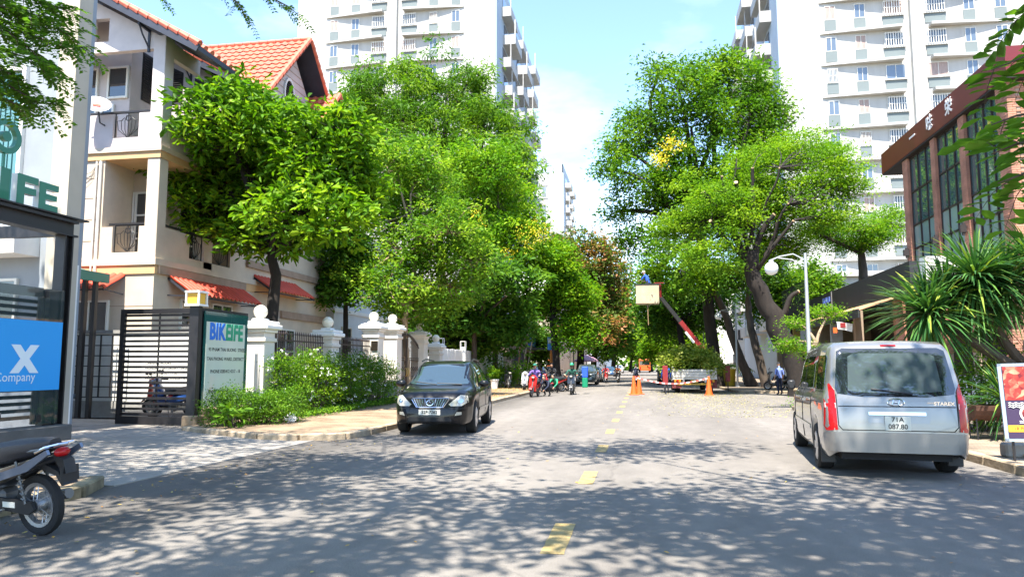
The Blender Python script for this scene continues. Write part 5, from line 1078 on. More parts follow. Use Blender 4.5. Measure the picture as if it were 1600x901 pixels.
FR_LEFT = [[(-7.18, 6.0, 5.67), (-6.68, 6.3, 5.22), (-6.33, 6.6, 5.05), (-5.95, 6.8, 5.0)], [(-6.94, 6.0, 4.83), (-6.44, 6.2, 4.47), (-6.09, 6.4, 4.25), (-5.87, 6.5, 4.24)], [(-7.5, 6.4, 6.07), (-6.63, 6.7, 5.63), (-6.24, 7.0, 5.49)], [(-6.99, 5.9, 4.92), (-6.36, 6.1, 4.72), (-5.87, 6.3, 4.6)], [(-6.95, 5.9, 4.52), (-6.55, 6.1, 4.34), (-6.21, 6.3, 4.19)], [(-7.23, 6.2, 5.5), (-6.62, 6.4, 5.12), (-6.07, 6.6, 4.67)], [(-7.09, 6.1, 5.16), (-6.64, 6.3, 4.73), (-6.27, 6.5, 4.44)], [(-7.39, 6.6, 6.03), (-6.71, 6.8, 5.39), (-6.3, 7.0, 5.3)], [(-7.25, 6.3, 5.41), (-6.74, 6.5, 5.4), (-6.28, 6.7, 5.31)]]
FR_MID = [[(-5.98, 8.0, 6.94), (-5.15, 8.0, 6.26), (-4.83, 8.0, 6.0), (-4.74, 8.0, 5.81)], [(-5.53, 8.0, 6.89), (-4.62, 8.0, 6.17), (-4.19, 8.0, 5.92), (-4.06, 8.0, 5.81)], [(-6.43, 8.0, 6.72), (-5.94, 8.0, 6.2)]]
FR_RIGHT = [[(2.96, 4.6, 3.4), (2.6, 4.7, 3.44), (2.37, 4.8, 3.44), (2.19, 4.9, 3.39)], [(2.87, 4.6, 3.07), (2.47, 4.7, 3.05), (2.27, 4.8, 3.06), (2.17, 4.9, 3.04)], [(2.73, 4.4, 2.82), (2.38, 4.5, 2.82), (2.17, 4.6, 2.83), (2.07, 4.7, 2.8)], [(2.66, 4.4, 2.65), (2.34, 4.5, 2.64), (2.19, 4.6, 2.65), (2.05, 4.6, 2.6)], [(3.12, 5.0, 4.07), (2.79, 5.0, 3.98), (2.6, 5.0, 3.91), (2.47, 5.0, 3.86)]]
def feather(paths, n_per_m, rl, pairs, ll, lw, droop=.25):
    """compound leaves along twigs: returns leaflet arrays and a twig mesh"""
    P, D, N = [], [], []; mb = MB()
    for pth in paths:
        pts = [np.array(p) for p in pth]; mb.tube(pth, [.014 - .010 * i / (len(pth) - 1) for i in range(len(pth))], 5)
        for a, c in zip(pts, pts[1:]):
            L_ = np.linalg.norm(c - a); k = max(1, int(L_ * n_per_m)); d = (c - a) / L_
            for i in range(k):
                b0 = a + (c - a) * (i + rng.random()) / k; side = np.cross(d, [0, 0, 1]); side /= np.linalg.norm(side) + 1e-6
                rd_ = d * rng.uniform(.1, .8) + side * rng.choice([-1, 1]) * rng.uniform(.4, 1) + np.array([0, 0, rng.uniform(-.5, .15)]); rd_ /= np.linalg.norm(rd_)
                s2 = np.cross(rd_, [0, 0, 1]); s2 /= np.linalg.norm(s2) + 1e-6; upv = np.cross(s2, rd_)
                e = rl * rng.uniform(.7, 1.2); mb.tube([tuple(b0), tuple(b0 + rd_ * e * .5), tuple(b0 + rd_ * e - np.array([0, 0, droop * e]))], [.004, .003, .001], 3, caps=False)
                for j in range(pairs):
                    t_ = (j + .6) / pairs; q = b0 + rd_ * e * t_ - np.array([0, 0, droop * e * max(0, 2 * t_ - 1)])
                    for s_ in (-1, 1): P.append(q); D.append(rd_ * .45 + s2 * s_ + rng.normal(size=3) * .12); N.append(upv + rng.normal(size=3) * .3)
    n = len(P); sc_ = .75 + .5 * rng.random(n)
    return (np.array(P), np.array(D), np.array(N), ll * sc_, lw * sc_, np.clip(rng.random(n) * .6 + .2, 0, 1)), mb

def shade_tree(label, base, top, blobs, paths, prm, n, per, leafm, shape, size, limbs):
    t = tree('overhanging_tree', label, [base, ((base[0] * 2 + top[0]) / 3, (base[1] * 2 + top[1]) / 3, 2.2), top], blobs, bark_grey, leafm, nclump=n, per=per, crad=.9, size=size, aspect=.42, r0=.3, rtop=.2, flat=.45, shell=.1, lower=.9, twigs=.35, limbs=limbs)
    for pp, (npm, rl, pairs, ll, lw) in zip(paths, prm):
        pl = [[tuple(np.array(q) - np.array(base)) for q in p] for p in pp]
        A, mb = feather(pl, npm, rl, pairs, ll, lw); stuff(link('leafy_branch', leaves_mesh('leafy_branch', *A, leafm, shape, .2, .1), t)); mb.build('twigs', bark_grey, t)
    return t
G_OVER = leaf_mat('leaf_overhang', [(0, (0.045, 0.12, 0.018)), (.5, (0.10, 0.22, 0.025)), (1, (0.18, 0.30, 0.035))], trans=.55)
shade_tree('tree outside the left edge whose feathery leaves hang into the top left', (-9.6, 2.6, .1), (-9.0, 2.8, 6.2),
    [(-7.7, 1.8, 8.6, 3.2, 3.0, 1.6), (-5.3, 4.4, 9.0, 2.8, 2.6, 1.4), (-3.5, 1.5, 9.2, 3.0, 2.6, 1.4), (-8.9, 5.4, 9.6, 2.6, 2.2, 1.3), (-4.5, 6.6, 9.8, 2.2, 1.8, 1.0), (-10.6, 7.6, 11, 2.4, 2, 1.1), (-8.6, 8.6, 10.8, 2.0, 1.8, .8), (-4.3, 9.6, 11.0, 2.2, 1.6, .8), (-11.1, 9.5, 11.5, 2.2, 2, .8)],
    [FR_LEFT, FR_MID], [(26, .34, 11, .075, .034), (12, .30, 10, .055, .024)], 84, 200, G_OVER, 'quad', .19,
    [(-8.6, 1.8, 8.4), (-6.2, 4.4, 8.8), (-4.4, 1.5, 9), (-9.8, 5.4, 9.4), (-5.4, 6.6, 9.6), (-11.2, 7.4, 10.8), (*FR_LEFT[0][0], -9.0, 2.8, 6.2, .3), (*FR_LEFT[1][0], -9.0, 2.8, 6.2, .3), (*FR_MID[0][0], -6.2, 4.4, 8.8, .25), (*FR_MID[1][0], -6.2, 4.4, 8.8, .25)])
shade_tree('tree outside the right edge whose broad leaflets hang into the top right', (7.4, 1.0, .13), (6.9, 1.6, 5.6),
    [(6.7, 1.6, 8.4, 2.8, 2.6, 1.5), (3.7, 3.6, 8.8, 2.8, 2.4, 1.3), (6.3, 4.8, 9.0, 2.6, 2.2, 1.2), (1.5, 1.2, 9.0, 2.8, 2.6, 1.3), (2.3, 5.9, 9.6, 2.4, 1.6, 1.0), (-0.7, 3.6, 9.4, 2.4, 2.2, 1.1), (4.3, 5.8, 9.8, 2.0, 1.4, .9), (-0.5, 9.0, 11, 2.2, 1.5, .8), (5.3, 3, 8.6, 2, 2, 1)],
    [FR_RIGHT], [(11, .36, 7, .14, .062)], 86, 200, G_OVER, 'oval', .19,
    [(5.6, 1.6, 8.2), (2.6, 3.6, 8.6), (5.2, 4.8, 8.8), (.4, 1.2, 8.8), (1.2, 5.9, 9.4), (-1.8, 3.6, 9.2), (3.2, 5.8, 9.6), (*FR_RIGHT[0][0], 6.9, 1.6, 5.6, .3), (*FR_RIGHT[2][0], 6.9, 1.6, 5.6, .3), (*FR_RIGHT[4][0], 6.9, 1.6, 5.6, .3)])

# spiky screw-pine clumps beside the van
G_SPIKE = leaf_mat('spiky_leaf', [(0, (0.022, 0.075, 0.022)), (.6, (0.06, 0.16, 0.045)), (.88, (0.13, 0.26, 0.05)), (1, (0.34, 0.38, 0.06))], trans=.25, rough=.35)
def rosette(parent, c, r_, n, w=.05):
    d = rng.normal(size=(n, 3)); d = unit(d); d[:, 2] = d[:, 2] * .75 + .12; n_ = 0; L_ = r_ * (.7 + .35 * rng.random(n)); P_ = np.tile(np.array(c, float), (n, 1)) + d * .12; N_ = np.tile([0, 0, 1.], (n, 1)) + rng.normal(size=(n, 3)) * .2
    link('leaf_head', leaves_mesh('leaf_head', P_, d, N_, L_, w, rng.random(n), G_SPIKE, 'strap', .2, .19), parent)
sp = thing('screw_pine', 'spiky strap-leaved plant with leaning grey trunks behind the food banner', 'plant', (8.6, 17.2, .13))
b = MB()
for pth in ([(0, 0, 0), (-.7, -.1, 1.25), (-1.6, -.15, 1.85), (-2.35, -.2, 2.25)], [(0, .2, 0), (-.35, .25, 1.1), (-.95, .2, 1.95), (-1.4, .1, 2.95)], [(.1, .1, 0), (.0, .3, 1.6), (-.2, .3, 3.0)]): b.tube([tuple(p) for p in pth], [.14, .12, .10, .085][:len(pth)], 9)
b.build('trunk', bark_grey, sp, True)
for c, r_, n in (((-2.56, -.2, 2.5), 1.4, 400), ((-2.1, .0, 2.85), 1.25, 250), ((-1.5, .0, 3.3), 1.5, 480), ((-.85, .2, 3.1), 1.35, 300), ((-.15, .3, 3.5), 1.45, 380), ((-1.3, .2, 2.6), 1.1, 200)): rosette(sp, c, r_, n)
sp2 = thing('spiky_shrub', 'low spiky green shrub behind the brown metal planter', 'plant', (6.95, 15.9, .13)); 
for c, r_, n in (((0, 0, .75), .85, 260), ((.5, .3, .8), .8, 200)): rosette(sp2, c, r_, n, .035)
b = MB(); b.tube([(0, 0, 0), (0, 0, .75)], [.08, .06], 8); b.build('trunk', bark_grey, sp2)
bush('leafy_shrub', 'rounded green shrub between the van and the boundary wall', [(7.0, 17.6, 1.0, .8, .7, .8), (7.7, 18.3, 1.1, .9, .7, .9)], G_MID, 160, 26, .22, .08, (7.2, 17.9, .13))
# potted palm behind the truck
pm = thing('fan_palm', 'arching palm behind the yellow bin beside the truck', 'palm', (5.9, 57.5, .13)); b = MB(); b.tube([(0, 0, 0), (.05, 0, 1.2)], [.16, .12], 8); b.build('trunk', bark_grey, pm)
P, D, N = [], [], []; mb = MB()
for k in range(15):
    a = 2 * math.pi * k / 15 + .2; dr = np.array([math.cos(a), math.sin(a), 0]); pts = [np.array([.05, 0, 1.2]) + dr * (2.3 * t_) + np.array([0, 0, 1.9 * t_ - 2.1 * t_ * t_ * (1 + .3 * (k % 3))]) for t_ in np.linspace(0, 1, 8)]
    mb.tube([tuple(q) for q in pts], .02, 4)
    for q0, q1 in zip(pts[1:], pts[2:]):
        for f_ in (0, .33, .66):
            for s_ in (-1, 1): P.append(q0 + (q1 - q0) * f_); D.append(np.cross(dr, [0, 0, 1]) * s_ + dr * .6 - np.array([0, 0, .4])); N.append([0, 0, 1.])
mb.build('stalks', bark_tan, pm); link('fronds', leaves_mesh('fronds', np.array(P), np.array(D, float), np.array(N), .55, .06, rng.random(len(P)), G_LIME, 'quad', .1, .25), pm)
# ================================================================ vehicles
TYRE = mat('tyre_rubber', (0.012, 0.012, 0.012), .85, bump=.2, bscale=60); RIM = mat('alloy', (0.55, 0.56, 0.58), .28, .9); RIMD = mat('wheel_dark', (0.05, 0.05, 0.05), .5, .5)
CHROME = mat('chrome', (.75, .76, .78), .12, 1.0); UNDER = mat('underbody', (.012, .012, .013), .8); RUB = mat('black_trim', (.02, .02, .021), .45); SEAM = mat('panel_gap', (.01, .01, .01), .8)
CGLASS = glass_mat('car_glass', (.012, .016, .02), .02, 1.0); WGLASS = glass_mat('windscreen', (.03, .05, .06), .02, 1.0); LAMPG = glass_mat('headlamp', (.45, .42, .34), .06, .8); REDL = mat('tail_lamp', (.42, .004, .006), .25, spec=.3, coat=.25); REDL2 = glass_mat('tail_lamp_clear', (.55, .35, .33), .1, .7); AMB = glass_mat('indicator', (.7, .28, .02), .1, .6)
PLATE = mat('plate_white', (.62, .60, .52), .5); INKB = mat('plate_ink', (.02, .02, .02), .6)
def paint(name, c, metal=.0, rough=.3): return mat(name, c, rough, metal, coat=1.0, spec=.5, var=.05, vscale=.8)
def wheel_meshes(r_, w, spokes=5, style=0):
    b = MB(); a = w / 2; b.lathe([(r_ * .66, -a * .8), (r_ * .70, -a), (r_ * .93, -a), (r_, -a * .72), (r_, a * .72), (r_ * .93, a), (r_ * .70, a), (r_ * .66, a * .8)], n=32, axis='X', closed=True); o = b.build('wheel', TYRE, None, True, 30); tm = o.data; bpy.data.objects.remove(o)
    b = MB(); b.lathe([(r_ * .60, -a * .7), (r_ * .68, -a * .86), (r_ * .68, -a * .6), (r_ * .62, a * .5), (r_ * .58, a * .5)], n=32, axis='X'); b.lathe([(0, -a * .15), (r_ * .62, -a * .1)], n=20, axis='X', mi=1); b.lathe([(0, -a * .72), (r_ * .13, -a * .7), (r_ * .15, -a * .3)], n=12, axis='X')
    for k in range(spokes):
        t_ = 2 * math.pi * k / spokes; wd_ = .085 if style == 0 else .05
        for dt in ((0,) if style == 0 else (-.12, .12)):
            c, s_ = math.cos(t_ + dt), math.sin(t_ + dt); b.bar((-a * .62, r_ * .1 * c, r_ * .1 * s_), (-a * .72, r_ * .64 * c, r_ * .64 * s_), wd_ * 1.3 * r_ / .35, .05, up=(1, 0, 0))
    o = b.build('rim', [RIM, RIMD], None, True, 30); rm = o.data; bpy.data.objects.remove(o); return tm, rm
def smooth_interp(keys, ys, win=.05):
    kx = np.array([k[0] for k in keys]); kz = np.array([k[1] for k in keys]); acc = 0
    for d in np.linspace(-win, win, 7): acc = acc + np.interp(np.clip(ys + d, kx[0], kx[-1]), kx, kz)
    return acc / 7
class Car:
    def __init__(s, name, label, cat, loc, rz, pm, spec, group=None):
        s.t = thing(name, label, cat, loc, rz, group); s.sp = spec; s.pm = pm; y0, y1 = spec['ends']; L_ = y1 - y0
        u = np.linspace(0, 1, 96); ys = y0 + L_ * (.55 * u + .45 * (1 - np.cos(math.pi * u)) / 2)
        zt = smooth_interp(spec['top'], ys, .03); zl = np.minimum(smooth_interp(spec['belt'], ys), zt - .02); w = smooth_interp(spec['w'], ys, .04); wr = smooth_interp(spec['wr'], ys); zb = smooth_interp(spec['bot'], ys, .03)
        for yw in spec['axles']:
            rr = spec['R'] * 1.13; d2 = rr * rr - (ys - yw) ** 2; zb = np.where(d2 > 0, np.maximum(zb, spec['R'] + np.sqrt(np.maximum(d2, 0)) * .98), zb)
        zb = np.minimum(zb, zl - .05); V = []; F = []; n = 12
        for i in range(len(ys)):
            gh = zt[i] - zl[i]; k = min(1, max(0, (gh - .12) / .28)); hb = zl[i] - zb[i]
            low = [(w[i] * .93, zb[i]), (w[i] * .975, zb[i] + .10 * hb), (w[i] * .995, zb[i] + .35 * hb), (w[i], zb[i] + .62 * hb), (w[i] * .99, zb[i] + .85 * hb), (w[i] * .965, zl[i])]
            g1 = [(w[i] * .95 + (wr[i] - w[i] * .95) * .04, zl[i] + .03 * gh), (w[i] * .95 + (wr[i] - w[i] * .95) * .55, zl[i] + .55 * gh), (wr[i], zl[i] + .87 * gh), (wr[i] - .07, zl[i] + .97 * gh), (wr[i] * .5, zt[i] - .006), (0, zt[i])]
            g0 = [(w[i] * .945, zl[i] + .25 * gh), (w[i] * .90, zl[i] + .55 * gh), (w[i] * .80, zl[i] + .82 * gh), (w[i] * .62, zl[i] + .94 * gh), (w[i] * .35, zt[i] - .003), (0, zt[i])]
            sec = low + [(a[0] * k + c[0] * (1 - k), a[1] * k + c[1] * (1 - k)) for a, c in zip(g1, g0)]
            V += [(x, ys[i], z) for x, z in sec] + [(-x, ys[i], z) for x, z in sec[-2::-1]]
        m_ = 2 * n - 1
        for i in range(len(ys) - 1):
            for j in range(m_ - 1): F.append((i * m_ + j, i * m_ + j + 1, (i + 1) * m_ + j + 1, (i + 1) * m_ + j))
        F.append(tuple(range(m_))); F.append(tuple(range((len(ys) - 1) * m_ + m_ - 1, (len(ys) - 1) * m_ - 1, -1)))
        b = MB(); b._add(V, F); s.body = b.build('body', pm, s.t, True, 50)
        s.bvh = BVHTree.FromPolygons([Vector(v) for v in V], F)
        u_ = MB(); wi = max(w) - .26; u_.box(-wi, wi, y0 + .18, y1 - .2, spec['clear'], .62); u_.build('underbody', UNDER, s.t)
        tm, rm = spec['wheel']
        for yw in spec['axles']:
            for sx in (-1, 1):
                o = link('wheel', tm, s.t, (sx * spec['track'], yw, spec['R'])); o.rotation_euler = (0, 0, 0 if sx < 0 else math.pi); link('rim', rm, o)
    def proj(s, side, a, z, off):
        if side in ('rear', 'front'): d = Vector((0, 1 if side == 'rear' else -1, 0)); o = Vector((a, -4 if side == 'rear' else 4, z))
        elif side in ('left', 'right'): d = Vector((1 if side == 'left' else -1, 0, 0)); o = Vector((-3 if side == 'left' else 3, a, z))
        else: d = Vector((0, 0, -1)); o = Vector((a, z, 5))
        h = s.bvh.ray_cast(o, d)[0]
        if h is None: h = s.bvh.find_nearest(o + d * (4 - .0 if side in ('rear', 'front') else 3))[0]
        return h - d * off
    def patch(s, name, side, poly, m, off=.004, res=.07, parent=None, depth=.03, mirror=False, smooth=True):
        out_ = []
        for sg in ((1, -1) if mirror else (1,)):
            bm = bmesh.new(); vs_ = [bm.verts.new((p[0] * sg, p[1], 0)) for p in poly]; bm.faces.new(vs_)
            xs_ = [p[0] * sg for p in poly]; zs_ = [p[1] for p in poly]
            for ax, lo, hi in ((0, min(xs_), max(xs_)), (1, min(zs_), max(zs_))):
                k = max(1, int((hi - lo) / res))
                for i in range(1, k):
                    co = [0, 0, 0]; co[ax] = lo + (hi - lo) * i / k; no = [0, 0, 0]; no[ax] = 1; bmesh.ops.bisect_plane(bm, geom=bm.verts[:] + bm.edges[:] + bm.faces[:], plane_co=co, plane_no=no)
            bnd = [e for e in bm.edges if len(e.link_faces) == 1]; ex = bmesh.ops.extrude_edge_only(bm, edges=bnd); skirt = {v for v in ex['geom'] if isinstance(v, bmesh.types.BMVert)}
            for v in bm.verts: v.co = s.proj(side, v.co.x, v.co.y, off - (depth if v in skirt else 0))
            b = MB(); b._bm(bm); out_.append(b.build(name, m, parent or s.t, smooth, 40))
        return out_[0] if len(out_) == 1 else out_
    def line(s, name, side, pts, w, m, off=.003, parent=None):
        b = MB(); q = []
        for (a0, z0), (a1, z1) in zip(pts, pts[1:]):
            k = max(1, int(math.hypot(a1 - a0, z1 - z0) / .08)); q += [(a0 + (a1 - a0) * i / k, z0 + (z1 - z0) * i / k) for i in range(k)]
        q.append(pts[-1]); b.tube([tuple(s.proj(side, a, z, off)) for a, z in q], w, 4); return b.build(name, m, parent or s.body)
    def txt(s, name, body, size, m, parent, side, a, z, off, sx=1.0, extrude=.001, bold=.0, tilt=0):
        p = s.proj(side, a, z, off); return text(name, body, size, m, parent, tuple(p), (R(90 + tilt), 0, 0 if side == 'rear' else R(180)), extrude, bold, 1.0, sx)
def ell(cx, cz, rx, rz_, n=20, a0=0, a1=360): return [(cx + rx * math.cos(R(a0 + (a1 - a0) * i / n)), cz + rz_ * math.sin(R(a0 + (a1 - a0) * i / n))) for i in range(n)]

# silver van on the right
SILV = paint('silver_paint', (.27, .265, .255), .55, .30)
vspec = dict(ends=(-2.57, 2.55), axles=(-1.55, 1.65), R=.34, track=.83, clear=.24, wheel=wheel_meshes(.34, .22, 6),
    top=[(-2.57, .60), (-2.565, .86), (-2.54, 1.06), (-2.46, 1.30), (-2.30, 1.74), (-2.20, 1.86), (-2.0, 1.915), (-1, 1.935), (.6, 1.90), (.9, 1.85), (1.9, 1.14), (2.35, .98), (2.5, .80), (2.55, .55)],
    belt=[(-2.57, .58), (-2.54, .95), (-2.4, 1.12), (-1.5, 1.14), (1.3, 1.08), (1.9, 1.0), (2.55, .52)], w=[(-2.57, .80), (-2.50, .88), (-2.35, .935), (-1.5, .96), (1.5, .95), (2.2, .88), (2.45, .74), (2.55, .60)],
    wr=[(-2.57, .70), (-2.4, .76), (-1.5, .80), (.8, .76), (1.5, .70), (2.55, .6)], bot=[(-2.57, .36), (-2.4, .27), (2.3, .24), (2.55, .34)])
van = Car('minivan', 'silver passenger van parked at the right kerb, seen from behind', 'van', (3.70, 13.6, 0), -5.5, SILV, vspec)
van.patch('rear_window', 'rear', [(-.74, 1.16), (-.4, 1.12), (.4, 1.12), (.74, 1.16), (.765, 1.24), (.70, 1.76), (.62, 1.80), (-.62, 1.80), (-.70, 1.76), (-.765, 1.24)], CGLASS, .006)
van.patch('heated_pane', 'rear', [(-.60, 1.20), (-.3, 1.17), (.3, 1.17), (.60, 1.20), (.56, 1.68), (.48, 1.73), (-.48, 1.73), (-.56, 1.68)], glass_mat('rear_glass_sky_tint', (.06, .08, .085), .03, 1.0), .008, depth=.006)  # paler glass colour stands in for reflected sky
van.patch('tail_lamp', 'rear', [(.765, .66), (.90, .64), (.925, .70), (.90, 1.24), (.83, 1.30), (.775, 1.20)], REDL, .018, mirror=True)
van.patch('lamp_band', 'rear', [(.772, .96), (.905, .96), (.905, 1.03), (.772, 1.03)], REDL2, .024, mirror=True, depth=.01)
van.patch('bumper', 'rear', [(-.92, .36), (.92, .36), (.93, .44), (.93, .60), (.86, .635), (-.86, .635), (-.93, .60), (-.93, .44)], SILV, .045, depth=.08)
van.line('tailgate_gap', 'rear', [(-.76, 1.15), (-.75, .72), (-.70, .66), (.70, .66), (.75, .72), (.76, 1.15)], .006, SEAM); van.line('crease', 'rear', [(-.74, .985), (.74, .985)], .006, SEAM)
tr_ = van.patch('plate_recess', 'rear', [(-.36, .76), (.40, .76), (.44, .94), (-.40, .94)], SILV, .003, depth=.01)
van.patch('chrome_bar', 'rear', [(-.36, .87), (.36, .87), (.36, .915), (-.36, .915)], CHROME, .03)
pl = van.patch('number_plate', 'rear', [(-.16, .665), (.16, .665), (.16, .855), (-.16, .855)], PLATE, .03); van.txt('plate_text', '71A', .095, INKB, pl, 'rear', 0, .81, .033, 1.0, .001, .001); van.txt('plate_text', '087.80', .095, INKB, pl, 'rear', 0, .715, .033, .95, .001, .001)
van.line('emblem', 'rear', ell(0, 1.045, .105, .05, 24) + [(.105, 1.045)], .008, CHROME, .012); van.line('emblem', 'rear', [(-.05, 1.015), (-.028, 1.075)], .007, CHROME, .012); van.line('emblem', 'rear', [(.028, 1.015), (.05, 1.075)], .007, CHROME, .012); van.line('emblem', 'rear', [(-.04, 1.045), (.04, 1.045)], .007, CHROME, .012)
van.txt('badge', 'STAREX', .065, CHROME, van.t, 'rear', .60, 1.03, .006, 1.1, .003, .002); van.txt('badge', 'GRAND', .028, CHROME, van.t, 'rear', .44, 1.04, .006, 1.1, .003)
van.line('rear_wiper', 'rear', [(.22, 1.16), (-.30, 1.225)], .012, RUB, .02); van.patch('brake_light', 'rear', [(-.1, 1.83), (.1, 1.83), (.1, 1.85), (-.1, 1.85)], REDL, .012)
for side, sg in (('left', 1), ('right', 1)):
    van.patch('quarter_window', side, [(-2.22, 1.20), (-1.25, 1.19), (-1.25, 1.70), (-2.02, 1.71), (-2.12, 1.66)], CGLASS, .006); van.patch('sliding_door_window', side, [(-1.18, 1.19), (-.02, 1.18), (-.02, 1.70), (-1.18, 1.70)], CGLASS, .006); van.patch('front_door_window', side, [(.05, 1.18), (1.25, 1.16), (.72, 1.66), (.05, 1.69)], CGLASS, .006)
    van.line('door_gap', side, [(-1.22, 1.15), (-1.22, .62), (-1.15, .34)], .005, SEAM); van.line('door_gap', side, [(.02, 1.72), (.02, .34)], .005, SEAM); van.line('door_gap', side, [(1.3, 1.1), (1.25, .4)], .005, SEAM); van.line('slide_rail', side, [(-2.2, 1.02), (-1.22, 1.02)], .008, SEAM)
    van.patch('door_handle', side, [(-.20, .96), (-.06, .96), (-.06, 1.0), (-.20, 1.0)], SILV, .03); van.patch('door_handle', side, [(.08, .96), (.22, .96), (.22, 1.0), (.08, 1.0)], SILV, .03)
    van.patch('side_moulding', side, [(-1.1, .56), (1.2, .56), (1.2, .62), (-1.1, .62)], SILV, .014)
    sx = -1 if side == 'left' else 1; b = MB(); b.cbox(sx * 1.0 - .07, sx * 1.0 + .07, 1.29, 1.36, 1.10, 1.28, .03); b.bar((sx * .9, 1.35, 1.14), (sx * 1.0, 1.34, 1.16), .05); b.build('wing_mirror', RUB, van.t, True)
    b = MB(); b.cbox(sx * .83 - .1, sx * .83 + .1, -2.05, -2.02, .14, .42, .01); b.build('mud_flap', RUB, van.t)
van.patch('windscreen', 'front', [(-.68, 1.22), (.68, 1.22), (.62, 1.76), (-.62, 1.76)], WGLASS, .006)

# black SUV on the left
BLKP = mat('black_paint', (.004, .004, .005), .3, 0, coat=.55, spec=.15)
sspec = dict(ends=(-2.37, 2.37), axles=(-1.42, 1.30), R=.365, track=.80, clear=.26, wheel=wheel_meshes(.365, .23, 5, 0),
    top=[(-2.37, .62), (-2.33, .95), (-2.2, 1.12), (-1.75, 1.52), (-1.3, 1.63), (-.4, 1.68), (.2, 1.66), (.5, 1.60), (1.28, 1.10), (1.9, 1.03), (2.18, .95), (2.30, .82), (2.36, .60), (2.37, .50)],
    belt=[(-2.37, .6), (-2.2, 1.03), (-1.5, 1.08), (.6, 1.02), (1.28, .96), (2.1, .84), (2.30, .70), (2.37, .46)], w=[(-2.37, .68), (-2.25, .82), (-1.8, .905), (-.5, .92), (1.2, .92), (1.8, .89), (2.12, .80), (2.28, .68), (2.37, .52)],
    wr=[(-2.37, .55), (-1.6, .60), (-.4, .66), (.4, .64), (1.3, .62), (2.37, .5)], bot=[(-2.37, .42), (-2.1, .30), (1.9, .27), (2.2, .25), (2.37, .30)])
suv = Car('parked_suv', 'black SUV parked facing the camera at the left kerb', 'car', (-4.86, 18.3, 0), 185, BLKP, sspec)
suv.patch('windscreen', 'front', [(-.76, 1.13), (-.3, 1.10), (.3, 1.10), (.76, 1.13), (.60, 1.56), (.5, 1.585), (-.5, 1.585), (-.60, 1.56)], WGLASS, .005)
suv.patch('headlamp', 'front', [(.42, .70), (.46, .66), (.70, .66), (.83, .74), (.80, .88), (.66, .90)], LAMPG, .008, mirror=True, res=.04)
suv.patch('headlamp_lens', 'front', ell(.68, .77, .055, .05, 14), CHROME, .011, mirror=True, res=.04)
gr = suv.patch('grille', 'front', [(-.30, .63), (.30, .63), (.42, .80), (.40, .82), (-.40, .82), (-.42, .80)], RUB, .006)
suv.line('grille_surround', 'front', [(-.30, .63), (.30, .63), (.42, .80), (.40, .825), (-.40, .825), (-.42, .80), (-.30, .63)], .012, CHROME, .012, gr)
for k in range(13):
    x = -.33 + .055 * k
    if abs(x) > .09: suv.line('grille_bar', 'front', [(x * .85, .645), (x * 1.12, .81)], .008, CHROME, .01, gr)
suv.line('emblem', 'front', ell(0, .73, .075, .058, 20) + [(.075, .73)], .009, CHROME, .02, gr); suv.line('emblem', 'front', [(.025, .765), (-.03, .715), (.04, .71)], .008, CHROME, .02, gr)
pl = suv.patch('number_plate', 'front', [(-.24, .47), (.24, .47), (.24, .585), (-.24, .585)], PLATE, .025); suv.txt('plate_text', '52F-7262', .10, INKB, pl, 'front', 0, .527, .028, .95, .001, .002)
suv.patch('fog_lamp', 'front', [(.56, .45), (.70, .47), (.70, .53), (.60, .53)], LAMPG, .012, mirror=True, res=.04)
suv.line('bonnet_gap', 'front', [(-.44, .84), (.44, .84)], .005, SEAM); suv.line('bumper_gap', 'front', [(-.8, .60), (-.3, .61), (.3, .61), (.8, .60)], .005, SEAM); suv.patch('lower_intake', 'front', [(-.5, .33), (.5, .33), (.46, .42), (-.46, .42)], UNDER, .005)
suv.line('wiper', 'front', [(-.55, 1.115), (.05, 1.14)], .010, RUB, .02); suv.line('wiper', 'front', [(.05, 1.11), (.6, 1.17)], .010, RUB, .02)
for side in ('left', 'right'):
    suv.patch('front_door_window', side, [(-.32, 1.08), (.92, 1.03), (.86, 1.12), (.36, 1.50), (-.30, 1.55)], CGLASS, .005); suv.patch('rear_door_window', side, [(-1.30, 1.10), (-.40, 1.085), (-.38, 1.55), (-.9, 1.54), (-1.15, 1.48)], CGLASS, .005); suv.patch('quarter_window', side, [(-1.85, 1.16), (-1.37, 1.11), (-1.22, 1.45), (-1.4, 1.42)], CGLASS, .005)
    suv.line('door_gap', side, [(.98, 1.0), (.92, .4)], .004, SEAM); suv.line('door_gap', side, [(-.36, 1.06), (-.36, .38)], .004, SEAM); suv.line('door_gap', side, [(-1.3, 1.08), (-1.25, .75)], .004, SEAM); suv.line('window_trim', side, [(.95, 1.02), (-.3, 1.065), (-1.85, 1.13)], .006, CHROME)
    suv.patch('side_moulding', side, [(-.95, .50), (.85, .50), (.85, .56), (-.95, .56)], BLKP, .015)
    for y in (.0, -.95): suv.patch('door_handle', side, [(y - .22, .93), (y - .06, .93), (y - .06, .97), (y - .22, .97)], BLKP, .03)
    sx = -1 if side == 'left' else 1
    b = MB(); b.ball((sx * 1.02, .82, 1.12), (.13, .07, .085)); b.bar((sx * .88, .84, 1.07), (sx * .98, .83, 1.1), .05); b.build('wing_mirror', BLKP, suv.t, True)
    b = MB(); b.tube([(sx * .62, .25, 1.66), (sx * .63, -.2, 1.715), (sx * .61, -1.2, 1.68), (sx * .59, -1.45, 1.61)], .018, 6); b.build('roof_rail', RUB, suv.t)
b = MB(); b.lathe([(.13, 0), (.15, 0), (.15, .02), (.13, .02)], (0, 0, 0), 20, 'Y', closed=True)
suv.patch('rear_window', 'rear', [(-.6, 1.15), (.6, 1.15), (.5, 1.5), (-.5, 1.5)], CGLASS, .005)

